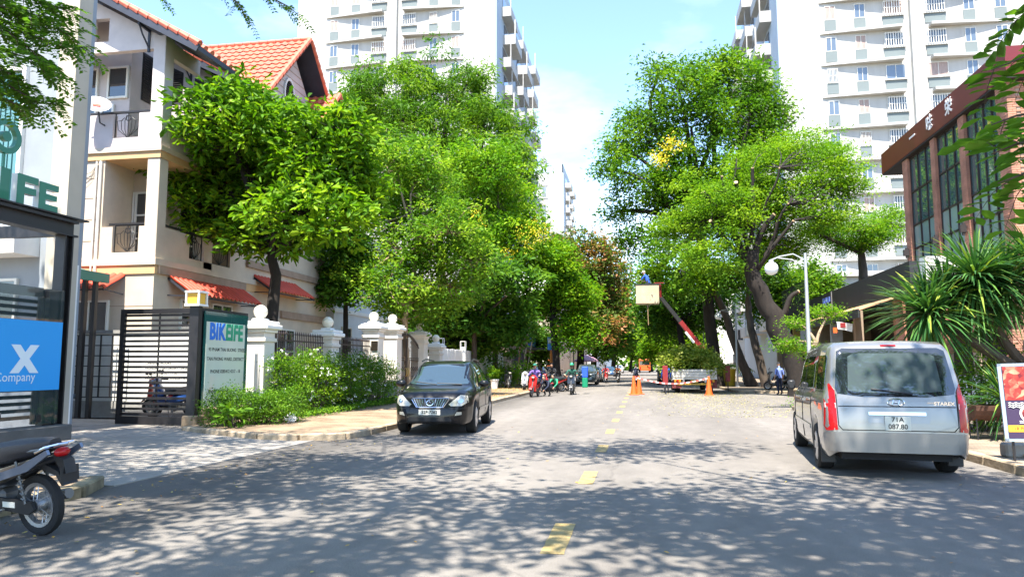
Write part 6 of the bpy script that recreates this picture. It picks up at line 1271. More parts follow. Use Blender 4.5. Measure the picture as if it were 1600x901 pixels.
# smaller cars down the street, from two simpler shells
def plain_car(name, label, loc, rz, pm, kind, group):
    wm = sspec['wheel'] if kind == 'suv' else SEDW
    sp_ = dict(sspec) if kind == 'suv' else dict(ends=(-2.3, 2.3), axles=(-1.3, 1.35), R=.31, track=.76, clear=.2, wheel=wm,
        top=[(-2.3, .62), (-2.2, .98), (-1.7, 1.02), (-1.0, 1.38), (-.3, 1.45), (.3, 1.42), (1.1, .98), (1.9, .86), (2.2, .74), (2.3, .5)], belt=[(-2.3, .55), (-2.1, .9), (-1, .93), (.8, .9), (1.9, .76), (2.3, .45)], w=[(-2.3, .62), (-2.1, .8), (-1, .88), (1, .88), (1.9, .82), (2.2, .66), (2.3, .5)], wr=[(-2.3, .5), (-1, .58), (0, .62), (1, .58), (2.3, .5)], bot=[(-2.3, .38), (-2, .25), (2, .22), (2.3, .3)])
    c = Car(name, label, 'car', loc, rz, pm, sp_, group); zt = 1.0 if kind == 'suv' else .88; dz = .12 if kind == 'suv' else 0
    c.patch('windscreen', 'front', [(-.66, zt + .1), (.66, zt + .1), (.5, zt + .46 + dz), (-.5, zt + .46 + dz)], WGLASS, .006, .12); c.patch('rear_window', 'rear', [(-.6, zt + .14), (.6, zt + .14), (.48, zt + .42), (-.48, zt + .42)], CGLASS, .006, .12)
    c.patch('headlamp', 'front', [(.42, .62), (.76, .64), (.74, .76), (.48, .74)], LAMPG, .008, .1, mirror=True); c.patch('tail_lamp', 'rear', [(.42, .72), (.72, .72), (.74, .86), (.46, .86)], REDL, .008, .1, mirror=True)
    c.patch('grille', 'front', [(-.3, .5), (.3, .5), (.36, .74), (-.36, .74)], RUB, .006, .12); c.patch('number_plate', 'front', [(-.24, .42), (.24, .42), (.24, .52), (-.24, .52)], PLATE, .02, .2)
    c.patch('number_plate', 'rear', [(-.2, .5), (.2, .5), (.2, .62), (-.2, .62)], PLATE, .02, .2)
    for side in ('left', 'right'):
        c.patch('side_window', side, [(-1.2, zt + .1), (-.3, zt + .08), (-.3, zt + .44 + dz), (-.85, zt + .42 + dz)], CGLASS, .006, .12); c.patch('side_window', side, [(-.22, zt + .08), (.75, zt + .06), (.32, zt + .4 + dz), (-.22, zt + .44 + dz)], CGLASS, .006, .12)
        sx = -1 if side == 'left' else 1; b = MB(); b.ball((sx * .98, .7, zt + .1), (.11, .06, .08), 10, 6); b.build('wing_mirror', pm, c.t, True)
    return c
SEDW = wheel_meshes(.31, .2, 5)
GREYP = paint('grey_paint', (.10, .115, .115), .4, .25); BLUEP_ = paint('blue_paint', (.04, .10, .22), .3, .25); WHP = paint('white_car_paint', (.7, .7, .7), 0, .3); SILP = paint('pale_silver_paint', (.42, .43, .45), .5, .3)
GRP = 'cars parked along the far kerbs'
plain_car('parked_car', 'dark grey SUV parked behind the green-helmeted rider', (-4.55, 62.5, 0), 181, GREYP, 'suv', GRP)
plain_car('parked_car', 'pale car parked just behind the dark grey SUV', (-4.6, 71.5, 0), 180, SILP, 'sedan', GRP)
plain_car('parked_car', 'blue sedan parked on the left beyond the tree trunks', (-4.7, 108, 0), 180, BLUEP_, 'sedan', GRP)
plain_car('parked_car', 'black sedan parked on the left behind the blue sedan', (-4.7, 121, 0), 180, BLKP, 'sedan', GRP)
plain_car('parked_car', 'silver car parked on the left, far down the street', (-4.7, 136, 0), 180, SILP, 'sedan', GRP)
plain_car('parked_car', 'white car parked on the left at the very end', (-4.7, 156, 0), 180, WHP, 'suv', GRP)
plain_car('parked_car', 'black SUV on the right beyond the truck, seen from behind', (2.2, 63, 0), -3, BLKP, 'suv', GRP)
plain_car('parked_car', 'white car on the right far beyond the black SUV', (3.7, 104, 0), 0, WHP, 'sedan', GRP)
# orange bus far off
ob = thing('orange_bus', 'orange bus far down the middle of the street', 'bus', (0.6, 165, 0)); OR_ = mat('orange_paint', (.55, .13, .03), .4)
b = MB(); b.cbox(-1.25, 1.25, 0, 9, .45, 3.0, .1); b.build('body', OR_, ob); b = MB(); b.box(-1.1, 1.1, -.02, .03, 1.7, 2.6); b.build('rear_window', CGLASS, ob); b = MB(); b.box(-1.27, 1.27, .8, 8.4, 1.7, 2.5); b.build('side_window', CGLASS, ob)
for sx in (-1, 1):
    for y in (1.8, 7): o = link('wheel', SEDW[0], ob, (sx * 1.05, y, .45)); o.scale = (1.3, 1.45, 1.45)
    b = MB(); b.box(sx * .95 - .12, sx * .95 + .12, -.03, .0, .8, 1.3); b.build('tail_lamp', REDL, ob)

# ---------------------------------------------------------------- motorcycles
def bike_wheel(r_, w=.09, spokes=True):
    b = MB(); a = w / 2; b.lathe([(r_ - w * .95, -a * .5), (r_ - w * .6, -a * .95), (r_ - w * .15, -a * .7), (r_, 0), (r_ - w * .15, a * .7), (r_ - w * .6, a * .95), (r_ - w * .95, a * .5)], n=28, axis='X', closed=True); o = b.build('wheel', TYRE, None, True, 50); tm = o.data; bpy.data.objects.remove(o)
    b = MB(); b.lathe([(r_ - w * 1.25, -a * .6), (r_ - w * .9, -a * .75), (r_ - w * .9, a * .75), (r_ - w * 1.25, a * .6)], n=28, axis='X', closed=True); b.lathe([(0, -.07), (.06, -.07), (.06, .07), (0, .07)], n=12, axis='X'); b.lathe([(.06, .035), (.11, .035), (.11, .045), (.06, .045)], n=16, axis='X', closed=True)
    n = 20 if spokes else 6
    for k in range(n):
        t_ = 2 * math.pi * k / n; t2 = t_ + (.35 if k % 2 else -.35) * (1 if spokes else 0); sx = .045 if k % 4 < 2 else -.045
        b.bar((sx, .055 * math.cos(t_), .055 * math.sin(t_)), (0, (r_ - w) * math.cos(t2), (r_ - w) * math.sin(t2)), .006 if spokes else .035)
    o = b.build('rim', mat('dull_alloy', (.42, .42, .42), .4, .8), None, True, 40); rm = o.data; bpy.data.objects.remove(o); return tm, rm
BW = bike_wheel(.285); BWS = bike_wheel(.25, .10, False)
SEAT = mat('vinyl_seat', (.02, .02, .024), .45, bump=.25, bscale=90); ENG = mat('engine_alloy', (.16, .16, .155), .5, .7); DGREY = mat('dark_plastic', (.013, .013, .014), .55)
def loft_y(b, secs, n=12, mi=0):
    """closed body lofted along y: (y, half width, z bottom, z top)"""
    V = []; F = []
    for y, w, z0, z1 in secs:
        for k in range(n):
            t_ = 2 * math.pi * k / n; c, s_ = math.cos(t_), math.sin(t_); e = .7; V.append((w * math.copysign(abs(c) ** e, c), y, (z0 + z1) / 2 + (z1 - z0) / 2 * math.copysign(abs(s_) ** e, s_)))
    for i in range(len(secs) - 1):
        for k in range(n): F.append((i * n + k, i * n + (k + 1) % n, (i + 1) * n + (k + 1) % n, (i + 1) * n + k))
    F.append(tuple(range(n - 1, -1, -1))); F.append(tuple(range((len(secs) - 1) * n, len(secs) * n))); b._add(V, F, mi)
def motorbike(name, label, loc, rz, pm, kind='scooter', group=None, lean=0, box=None):
    """front wheel at +y; origin on the ground midway"""
    t = thing(name, label, 'motorbike', loc, rz, group); t.rotation_euler = (0, R(lean), R(rz)); W_ = BWS if kind == 'scooter' else BW; r_ = .25 if kind == 'scooter' else .285
    for y in (-.62, .62):
        o = link('wheel', W_[0], t, (0, y, r_)); link('rim', W_[1], o)
    b = MB(); loft_y(b, [(.36, .05, .50, .62), (.30, .09, .60, .80), (0, .14, .66, .80), (-.35, .15, .70, .82), (-.62, .12, .77, .87), (-.80, .05, .82, .88)] if kind == 'scooter' else [(.28, .06, .58, .70), (.18, .13, .62, .80), (-.1, .165, .62, .83), (-.4, .18, .66, .88), (-.68, .135, .74, .90), (-.84, .06, .80, .90)]); b.build('seat', SEAT, t, True)
    b = MB(); loft_y(b, [(.20, .06, .36, .52), (0, .14, .36, .62), (-.35, .16, .46, .68), (-.65, .12, .60, .75), (-.92, .03, .70, .78)]); b.build('rear_body', pm, t, True)
    if kind == 'scooter':
        b = MB(); b.prism([(.42, .30), (.50, .30), (.58, .60), (.50, 1.0), (.42, 1.0), (.46, .6)], -.19, .19, 'X'); b.build('leg_shield', pm, t); b = MB(); b.cbox(-.16, .16, -.05, .46, .26, .33, .02); b.build('footboard', DGREY, t)
    else:
        b = MB(); loft_y(b, [(.56, .07, .55, .95), (.45, .16, .40, .98), (.35, .17, .32, .85), (.24, .06, .36, .60)]); b.build('leg_shield', pm, t, True)
    b = MB(); b.tube([(0, .70, r_ + .02), (0, .52, .78), (0, .48, .98)], .035, 8); b.bar((-.08, .62, r_), (-.08, .53, .62), .03); b.bar((.08, .62, r_), (.08, .53, .62), .03); b.build('fork', ENG, t)
    b = MB(); b.lathe([(r_ + .02, -.06), (r_ + .045, -.03), (r_ + .045, .03), (r_ + .02, .06)], (0, 0, 0), 24, 'X'); 
    b.v = [v for v in b.v]; fm = MB()
    for k in range(9):
        a0, a1 = R(30 + 15 * k), R(45 + 15 * k); rr = r_ + .04
        fm._add([(-.07, .62 + rr * math.cos(a0), r_ + rr * math.sin(a0)), (.07, .62 + rr * math.cos(a0), r_ + rr * math.sin(a0)), (.07, .62 + rr * math.cos(a1), r_ + rr * math.sin(a1)), (-.07, .62 + rr * math.cos(a1), r_ + rr * math.sin(a1))], [(0, 1, 2, 3)])
    fm.build('front_mudguard', pm, t)
    b = MB(); b.tube([(-.33, .36, 1.02), (-.2, .44, 1.04), (0, .48, 1.0), (.2, .44, 1.04), (.33, .36, 1.02)], .02, 7); hb = b.build('handlebar', DGREY, t)
    for sx in (-1, 1):
        b = MB(); b.tube([(sx * .33, .36, 1.02), (sx * .22, .43, 1.035)], .026, 8); b.build('grip', SEAT, hb)
        b = MB(); b.tube([(sx * .2, .46, 1.04), (sx * .26, .5, 1.2)], .008, 5); b.ball((sx * .29, .5, 1.24), (.07, .02, .045), 12, 8); b.build('mirror', DGREY, hb, True)
    b = MB(); loft_y(b, [(.40, .10, .94, 1.06), (.50, .13, .90, 1.09), (.60, .09, .90, 1.04)]); b.build('front_cowl', pm, t, True); b = MB(); b.ball((0, .60, .97), (.08, .05, .055), 12, 8); b.build('headlight', LAMPG, t, True)
    b = MB(); b.ball((0, -.92, .78), (.08, .04, .045), 12, 8); b.build('tail_light', REDL, t, True)
    b = MB(); b.cbox(-.10, .10, -.25, .15, .22, .42, .04); b.lathe([(.09, -.13), (.11, -.12), (.11, .13), (.09, .14)], (0, -.05, .30), 14, 'X'); b.build('engine', ENG, t)
    b = MB(); b.bar((-.07, -.05, .32), (-.07, -.62, r_), .04, .06); b.bar((.07, -.05, .32), (.07, -.62, r_), .04, .06); b.build('swingarm', ENG, t)
    b = MB(); b.tube([(.13, .05, .24), (.14, -.35, .27), (.15, -.80, .36)], [.025, .045, .05], 8); b.build('exhaust', ENG, t, True)
    b = MB(); b.prism([(-.70, .70), (-.95, .62), (-1.02, .50), (-.99, .49), (-.92, .58), (-.68, .64)], -.07, .07, 'X'); b.build('rear_mudguard', DGREY, t)
    b = MB(); b.box(-.09, .09, -1.01, -1.0, .52, .66); b.build('number_plate', PLATE if kind != 'moped' else DGREY, t)
    b = MB(); b.tube([(-.10, 0, .3), (-.22, -.08, .02)], .014, 6); b.build('side_stand', ENG, t)
    b = MB(); b.tube([(-.12, -.55, .78), (-.13, -.82, .82), (.13, -.82, .82), (.12, -.55, .78)], .014, 6); b.build('grab_rail', ENG, t)
    if box:
        b = MB(); b.cbox(-.28, .28, -1.05, -.55, .92, 1.42, .03); b.build('delivery_box', box, t)
    return t
RED_ = paint('red_scooter', (.50, .015, .012), 0, .3); WHS = paint('white_scooter', (.62, .62, .62), 0, .3); BLS = paint('black_scooter', (.012, .012, .014), 0, .3); BLUS = paint('blue_scooter', (.02, .07, .25), 0, .3); TURQ = paint('turquoise_scooter', (.08, .35, .45), 0, .3)

# near motorbike at the left edge: same build with extra rear detail
near = motorbike('motorbike', 'black and silver moped parked on its stand at the near left kerb', (-6.08, 6.24, 0), 79, BLS, 'moped', lean=-6)
SILB = paint('blue_silver', (.16, .19, .25), .5, .3)
for sx in (-1, 1):
    b = MB(); b.prism([(-.10, .50), (-.30, .59), (-.62, .68), (-.95, .83), (-.97, .79), (-.70, .63), (-.35, .53), (-.12, .45)], sx * .15, sx * .178, 'X'); b.build('side_panel', SILB, near)
    b = MB(); n_ = 26; b.tube([(sx * .13 + .022 * math.cos(i * 1.6), -.50 - .09 * i / n_ + .022 * math.sin(i * 1.6), .66 - .30 * i / n_) for i in range(n_ * 2 // 2 + 1)], .007, 5); b.tube([(sx * .13, -.49, .70), (sx * .13, -.60, .32)], .012, 6); b.build('shock_absorber', ENG, near)
    b = MB(); b.tube([(sx * .12, -.74, .79), (sx * .13, -.88, .84), (sx * .07, -.97, .86), (0, -.99, .86)], .016, 7); b.build('grab_rail', CHROME, near)
b = MB(); b.prism([(-.05, .36), (-.66, .34), (-.70, .27), (-.62, .22), (-.05, .26)], -.125, -.095, 'X'); b.build('chain_cover', DGREY, near); b = MB(); b.box(-.130, -.126, -.46, -.30, .275, .325); b.build('sticker', PLATE, near)
b = MB(); b.tube([(-.12, .18, .16), (-.16, -.1, .18), (-.16, -.35, .26)], .014, 6); b.tube([(-.24, .14, .2), (.24, .14, .2)], .018, 6); b.build('foot_rest', ENG, near)
b = MB(); b.tube([(-.16, -.12, .2), (-.27, -.16, .03)], [.016, .012], 7); b.cbox(-.31, -.23, -.20, -.12, .0, .03, .01); b.build('side_stand', ENG, near)
b = MB(); b.prism([(-.86, .78), (-1.0, .72), (-1.03, .60), (-.99, .60), (-.90, .70)], -.055, .055, 'X'); b.build('tail_mudguard', DGREY, near)

BG = 'motorbikes parked along the pavement'
def MBk(label, x, y, rz, pm, kind='scooter', lean=-6): return motorbike('motorbike', label, (x, y, .0 if -6 < x < 5 else .13), rz, pm, kind, BG, lean)
MBk('red and white scooter at the kerb nearest the camera, facing forward', -5.35, 37.0, 172, RED_)
MBk('dark moped parked beside the potted plant on the pavement', -8.4, 46, 200, BLS, 'moped'); MBk('white scooter behind the person in purple', -6.9, 43.5, 185, WHS)
MBk('red moped lying between the kneeling people and the dark bikes', -5.3, 44.0, 120, RED_, 'moped'); MBk('black moped in the middle of the parked group', -5.7, 46, 150, BLS, 'moped'); MBk('black scooter at the back of the parked group', -5.6, 48.2, 160, BLS); MBk('blue scooter half hidden at the tree trunk', -6.5, 49.5, 170, BLUS)
MBk('black moped with its front turned to the kerb beside the tree trunk', -5.0, 45.2, 130, BLS, 'moped'); MBk('black scooter wedged behind the red moped', -5.5, 44.9, 165, BLS); MBk('dark moped at the far end of the parked group', -4.9, 49.6, 155, BLS, 'moped')
MBk('red motorbike parked behind the dark grey SUV', -3.25, 67.5, 182, RED_, 'moped'); MBk('black motorbike with an orange rider beyond the grey SUV', -2.2, 69, 178, BLS, 'moped')
MBk('black scooter parked by the guard under the trees', 7.9, 45.6, 75, BLS); MBk('dark moped parked behind the black scooter by the guard', 8.8, 46.6, 80, BLS, 'moped'); MBk('turquoise scooter parked between the two slim trunks', 7.6, 58, 170, TURQ)
MBk('moped with teal panels standing behind the slatted gate', -12.7, 18.6, 95, BLUS, 'moped'); MBk('dark scooter half hidden behind the gate slats', -13.2, 19.15, 92, RED_)
# ================================================================ people
SKIN = mat('skin', (.42, .24, .15), .6); HAIR = mat('hair', (.012, .010, .010), .6); SHOE = mat('shoe', (.02, .02, .02), .6)
def seg_d(p, a, b):
    ab = b - a; t_ = max(0, min(1, (p - a).dot(ab) / max(1e-9, ab.length_squared))); return (p - (a + ab * t_)).length
POSES = {
 'stand': dict(pel=(0, 0, .93), che=(0, .02, 1.24), nec=(0, .0, 1.43), hd=(0, .03, 1.56), sh=(.185, 0, 1.38), el=(.25, -.03, 1.11), wr=(.25, .07, .88), hp=(.09, 0, .90), kn=(.10, .03, .49), an=(.10, -.03, .09), to=(.12, .13, .035)),
 'ride': dict(pel=(0, -.20, .86), che=(0, -.10, 1.16), nec=(0, -.03, 1.34), hd=(0, .02, 1.48), sh=(.19, -.05, 1.29), el=(.29, .12, 1.10), wr=(.31, .34, 1.05), hp=(.11, -.16, .83), kn=(.17, .22, .74), an=(.16, .14, .36), to=(.17, .30, .32)),
 'squat': dict(pel=(0, -.22, .42), che=(0, .04, .68), nec=(0, .20, .80), hd=(0, .30, .86), sh=(.18, .14, .77), el=(.26, .30, .52), wr=(.14, .46, .34), hp=(.10, -.16, .40), kn=(.19, .22, .50), an=(.15, .0, .09), to=(.16, .16, .035)),
 'lean': dict(pel=(0, -.05, .93), che=(0, .08, 1.22), nec=(0, .18, 1.39), hd=(0, .26, 1.50), sh=(.185, .12, 1.34), el=(.28, .26, 1.12), wr=(.24, .46, 1.04), hp=(.09, -.04, .90), kn=(.10, .05, .49), an=(.10, -.03, .09), to=(.12, .13, .035))}
def person(name, label, loc, rz, pose, shirt, trous, head='hair', hm=None, sleeve='long', extra=None, group=None, tilt=0):
    t = thing(name, label, 'person', loc, rz, group); J = POSES[pose]; V, E_, RAD, REG = [], [], [], []
    def v(p, r_): V.append(p); RAD.append(r_); return len(V) - 1
    pel = v(J['pel'], (.155, .12)); mid = v(tuple((np.array(J['pel']) + np.array(J['che'])) / 2), (.145, .105)); che = v(J['che'], (.165, .115)); nec = v(J['nec'], (.06, .06)); hd = v(J['hd'], (.065, .07)); segs = []
    E_ += [(pel, mid), (mid, che), (che, nec), (nec, hd)]; segs += [('shirt', pel, mid), ('shirt', mid, che), ('shirt', che, nec), ('skin', nec, hd)]
    W_ = []
    for sx in (-1, 1):
        m = lambda k: (sx * J[k][0], J[k][1], J[k][2])
        sh = v(m('sh'), (.068, .068)); el = v(m('el'), (.046, .046)); wr = v(m('wr'), (.032, .032)); d = (np.array(m('wr')) - np.array(m('el'))); d /= np.linalg.norm(d); pa = v(tuple(np.array(m('wr')) + d * .07), (.036, .022)); E_ += [(che, sh), (sh, el), (el, wr), (wr, pa)]; W_.append((np.array(m('wr')) + d * .07, d, sx))
        segs += [('shirt', che, sh), ('shirt', sh, el), ('shirt' if sleeve == 'long' else 'skin', el, wr), ('skin', wr, pa)]
        hp = v(m('hp'), (.10, .10)); kn = v(m('kn'), (.066, .066)); an = v(m('an'), (.045, .045)); to = v(m('to'), (.042, .032)); E_ += [(pel, hp), (hp, kn), (kn, an), (an, to)]; segs += [('trous', pel, hp), ('trous', hp, kn), ('trous', kn, an), ('shoe', an, to)]
    me = bpy.data.meshes.new('skeleton'); me.from_pydata(V, E_, []); o = bpy.data.objects.new('skeleton', me); col.objects.link(o)
    md = o.modifiers.new('skin', 'SKIN'); md.use_smooth_shade = True; sv = me.skin_vertices[0].data
    for i, r_ in enumerate(RAD): sv[i].radius = r_; sv[i].use_root = (i == 0)
    ss = o.modifiers.new('sub', 'SUBSURF'); ss.levels = 1; ss.render_levels = 1
    dg = bpy.context.evaluated_depsgraph_get(); bm_me = bpy.data.meshes.new_from_object(o.evaluated_get(dg)); bpy.data.objects.remove(o)
    b = MB(); VV = [Vector(p) for p in V]; idx = {'skin': 0, 'shirt': 1, 'trous': 2, 'shoe': 3}
    k0 = len(b.v); b.v += [tuple(q.co) for q in bm_me.vertices]
    for p in bm_me.polygons:
        c = p.center; r_ = min(segs, key=lambda s_: seg_d(c, VV[s_[1]], VV[s_[2]]) / (.5 * (RAD[s_[1]][0] + RAD[s_[2]][0])))[0]
        if r_ == 'shirt' and c.z < J['pel'][2] - .02 and pose != 'squat' and abs(c.x) < .2: r_ = 'trous'
        b.f.append(tuple(p.vertices)); b.m.append(idx[r_])
    hc = Vector(J['hd']) + Vector((0, .015, .06)); b.ball(tuple(hc), (.078, .098, .115), 16, 12, 0); b.ball(tuple(hc + Vector((0, .102, -.012))), (.014, .02, .022), 8, 6, 0); b.ball(tuple(hc + Vector((0, .092, -.058))), (.028, .012, .008), 8, 4, 4)
    for sx in (-1, 1): b.ball(tuple(hc + Vector((sx * .078, -.005, -.01))), (.012, .025, .034), 8, 6, 0); b.ball(tuple(hc + Vector((sx * .032, .088, .008))), (.012, .01, .008), 8, 6, 3)
    for wp, d, sx in W_:
        s_ = np.cross(d, [0, 0, 1.]); s_ = s_ / (np.linalg.norm(s_) + 1e-6); dn = np.cross(s_, d)
        for f_, ln in ((-1.5, .065), (-.5, .078), (.5, .082), (1.5, .072)): p0 = wp + s_ * f_ * .016 - d * .01; b.tube([tuple(p0), tuple(p0 + d * ln * .55), tuple(p0 + d * ln * .8 - dn * ln * .45)], [.010, .009, .007], 5, 0)
        p0 = wp - d * .05 + s_ * sx * .03; b.tube([tuple(p0), tuple(p0 + s_ * sx * .03 + d * .03), tuple(p0 + s_ * sx * .03 + d * .065)], [.011, .010, .008], 5, 0)
    b.build('body', [SKIN, shirt, trous, SHOE, mat('lips', (.30, .11, .09), .5)], t, True, 60)
    h = MB()
    if head == 'helmet':
        V2 = [(.105 * math.sin(a), .13 * math.cos(a)) for a in np.linspace(0, math.pi * .55, 8)]; h.lathe([(max(r_, .0005), z) for r_, z in V2[::1]] + [(.096, -.02)], (hc.x, hc.y, hc.z + .03), 18); h.box(hc.x - .07, hc.x + .07, hc.y + .08, hc.y + .16, hc.z + .035, hc.z + .05); h.build('helmet', hm, t, True)
        f2 = MB(); f2.ball(tuple(hc + Vector((0, .055, -.05))), (.066, .055, .05), 12, 8); f2.build('face_mask', mat('mask_black', (.03, .03, .035), .8), t, True)
    elif head == 'cap':
        h.lathe([(.001, .125), (.05, .118), (.085, .08), (.098, .03), (.096, .02)], tuple(hc), 18); h.prism([(-.07, .05), (.07, .05), (.055, .17), (-.055, .17)], hc.z + .03, hc.z + .042); h.v = h.v[:90] + [(x + hc.x, y + hc.y, z) for x, y, z in h.v[90:]]; h.build('cap', hm, t, True)
    else:
        h.lathe([(.001, .125), (.05, .118), (.085, .08), (.092, .03), (.086, -.03), (.07, -.06)], tuple(hc + Vector((0, -.018, .005))), 18); h.build('hair', HAIR, t, True)
    return t
CL = lambda n, c: mat('cloth_' + n, c, .85, var=.15, vscale=6, bump=.3, bscale=25)
BLUSH, NAVYC, PURP, GRNC, ORC, RBLUE, GREYT, DARKC = CL('light_blue', (.22, .31, .72)), CL('navy', (.018, .024, .05)), CL('purple', (.16, .10, .36)), CL('green', (.03, .28, .15)), CL('orange', (.5, .15, .05)), CL('royal_blue', (.02, .09, .45)), CL('grey', (.22, .22, .21)), CL('dark', (.02, .02, .024))
HGREEN = paint('green_helmet', (.02, .42, .18), 0, .3)
person('person', 'guard in light blue shirt and dark trousers standing by the cut logs', (7.3, 41.9, 0), 25, 'stand', BLUSH, NAVYC, 'cap', DARKC, 'short')
person('person', 'worker in royal blue shirt standing in the raised basket', (.45, 45.9, 5.72), 60, 'lean', RBLUE, DARKC, 'cap', mat('cap_white', (.7, .65, .58), .8), 'short')
motorbike('delivery_scooter', 'dark scooter ridden towards the camera by the green-helmeted rider', (-3.75, 40.2, 0), 180, BLS, 'scooter')
person('person', 'rider with green helmet on the dark scooter beside the parked bikes', (-3.75, 40.15, 0.02), 180, 'ride', CL('green_dark', (.02, .10, .07)), GREYT, 'helmet', HGREEN)
bg_ = thing('delivery_bag', 'tall blue over green bags behind the green-helmeted rider', 'bag', (-3.12, 41.2, .45)); b = MB(); b.cbox(-.16, .16, -.2, .2, .45, 1.05, .03); b.build('blue_bag', mat('bag_blue', (.02, .09, .55), .6), bg_); b = MB(); b.cbox(-.15, .15, -.19, .19, -.1, .45, .03); b.build('green_bag', mat('bag_green', (.0, .22, .10), .6), bg_)
motorbike('ridden_scooter', 'black scooter ridden away beyond the orange cones', (-.45, 56, 0), 2, BLS)
person('person', 'rider in navy shirt seen from behind beyond the cones', (-.45, 55.95, .02), 2, 'ride', NAVYC, DARKC, 'helmet', BLS, 'short')
person('person', 'person in purple sitting on the red and white scooter', (-5.36, 37.35, .0), 172, 'ride', PURP, DARKC, 'cap', CL('teal_cap', (.02, .16, .12)))
person('person', 'person in dark clothes crouching beside the red and white scooter', (-4.75, 37.6, 0), 150, 'squat', NAVYC, DARKC)
person('person', 'person in green shirt crouching between the parked mopeds', (-4.9, 42.3, 0), 160, 'squat', GRNC, DARKC)
person('person', 'person in black standing among the parked mopeds by the trunk', (-5.6, 47.0, .0), 170, 'lean', DARKC, NAVYC)
person('person', 'person in black crouching by the mopeds near the kerb', (-4.55, 44.6, 0), 200, 'squat', DARKC, DARKC)
person('person', 'person in navy standing behind the parked mopeds', (-5.9, 48.6, 0), 190, 'stand', NAVYC, DARKC, 'cap', DARKC)
person('person', 'person in red sitting on the red motorbike beyond the grey SUV', (-3.25, 67.45, 0), 182, 'ride', CL('red', (.35, .03, .03)), DARKC, 'helmet', BLS)
person('person', 'person in orange jacket on the black motorbike beyond the grey SUV', (-2.2, 68.95, 0), 178, 'ride', ORC, DARKC, 'helmet', BLS)
person('person', 'worker in dark blue standing behind the red marker post', (1.35, 43.2, 0), 10, 'stand', RBLUE, DARKC)

# ================================================================ tree-cutting truck
TRW = mat('truck_white', (.62, .58, .50), .55, var=.2, vscale=3); RUST = mat('rusty_red', (.16, .03, .025), .7, var=.4, vscale=6); TRRED = mat('boom_red', (.24, .018, .018), .45); BOOMK = mat('boom_black', (.02, .02, .02), .5)
tk = thing('bucket_truck', 'white flatbed truck with red and black boom behind orange cones', 'truck', (2.92, 43.2, 0), 0)
b = MB(); b.box(-1.22, 1.22, 0, 5.2, .78, .9); b.build('bed_floor', TRW, tk)
for k in range(3):
    b = MB(); b.cbox(-1.22, 1.22, -.04, .02, .90 + .15 * k, 1.035 + .15 * k, .01); b.build('tailgate_board', TRW, tk)
for sx in (-1, 1):
    for k in range(3):
        b = MB(); b.cbox(sx * 1.22 - .03, sx * 1.22 + .03, .02, 5.2, .90 + .15 * k, 1.035 + .15 * k, .01); b.build('side_board', TRW, tk)
    b = MB(); b.cbox(sx * 1.18 - .06, sx * 1.18 + .06, -.07, .0, .78, 1.5, .01); b.build('stake', TRW, tk); b = MB(); b.box(sx * .6 - .05, sx * .6 + .05, -.06, 0, .62, .9); b.build('bracket', TRW, tk)
    b = MB(); b.box(sx * .98 - .26, sx * .98 + .26, .05, .12, .28, .76); b.build('mud_guard', RUST, tk); b = MB(); b.box(sx * .93 - .18, sx * .93 + .18, -.02, .05, .62, .76); b.build('tail_lamp', AMB, tk); b = MB(); b.box(sx * .93 - .06, sx * .93 + .06, -.025, .05, .63, .75); b.build('brake_lamp', REDL, tk)
    for y in (1.0, 6.2):
        o = link('wheel', sspec['wheel'][0], tk, (sx * .92, y, .40)); o.scale = (1.3, 1.1, 1.1); r_ = link('rim', sspec['wheel'][1], o); r_.rotation_euler = (0, 0, 0 if sx < 0 else math.pi)
b = MB(); b.cbox(-1.0, 1.0, .0, .1, .46, .56, .01); b.build('bumper_bar', mat('bar_yellow', (.55, .33, .04), .6), tk); b = MB(); b.box(-.2, .2, -.03, .02, .60, .74); b.build('number_plate', mat('plate_yellow', (.6, .42, .06), .5), tk)
b = MB(); b.box(-.45, .45, .1, 7.4, .5, .78); b.build('chassis', UNDER, tk)
b = MB(); b.prism([(5.5, .6), (7.4, .6), (7.5, 1.3), (7.1, 2.25), (5.5, 2.3)], -1.05, 1.05, 'X'); b.build('cab', TRW, tk); b = MB(); b.box(-.8, .8, 5.46, 5.5, 1.5, 2.1); b.build('cab_window', CGLASS, tk)
b = MB(); b.lathe([(.35, .9), (.35, 1.3), (.22, 1.4), (.22, 2.5)], (.9, 3.6, 0), 14); b.build('turret', TRRED, tk, True)
b = MB(); b.bar((.95, 3.5, 2.3), (-.55, 3.2, 4.25), .24, .26); b.build('lower_boom', TRRED, tk); b = MB(); b.bar((-.45, 3.22, 4.12), (-1.72, 2.95, 5.75), .19, .21); b.build('upper_boom', BOOMK, tk)
b = MB(); b.bar((.25, 3.18, 2.95), (-.25, 3.05, 3.6), .05, .14); b.build('boom_marking', WHITE, tk)
b = MB(); b.bar((-1.72, 2.95, 5.75), (-1.75, 2.8, 6.5), .16); b.bar((-1.75, 2.8, 6.45), (-2.0, 2.7, 6.5), .14); b.build('basket_joint', TRRED, tk)
b = MB(); b.tube([(-1.95, 2.5, 6.3), (-1.95, 2.45, 5.9)], .05, 6); b.bar((-1.5, 2.6, 6.6), (-2.1, 2.6, 6.6), .05); b.build('control_lever', TRRED, tk)
bk = MB(); x0, x1, y0, y1, z0, z1 = -3.2, -1.82, 2.1, 3.3, 5.38, 6.45
for a in ((x0, x1, y0, y0 + .04), (x0, x1, y1 - .04, y1), (x0, x0 + .04, y0 + .04, y1 - .04), (x1 - .04, x1, y0 + .04, y1 - .04)): bk.box(*a, z0, z1)
bk.box(x0, x1, y0, y1, z0 - .06, z0); bsk = bk.build('basket', mat('basket_cream', (.46, .38, .25), .6, var=.12, vscale=3), tk)
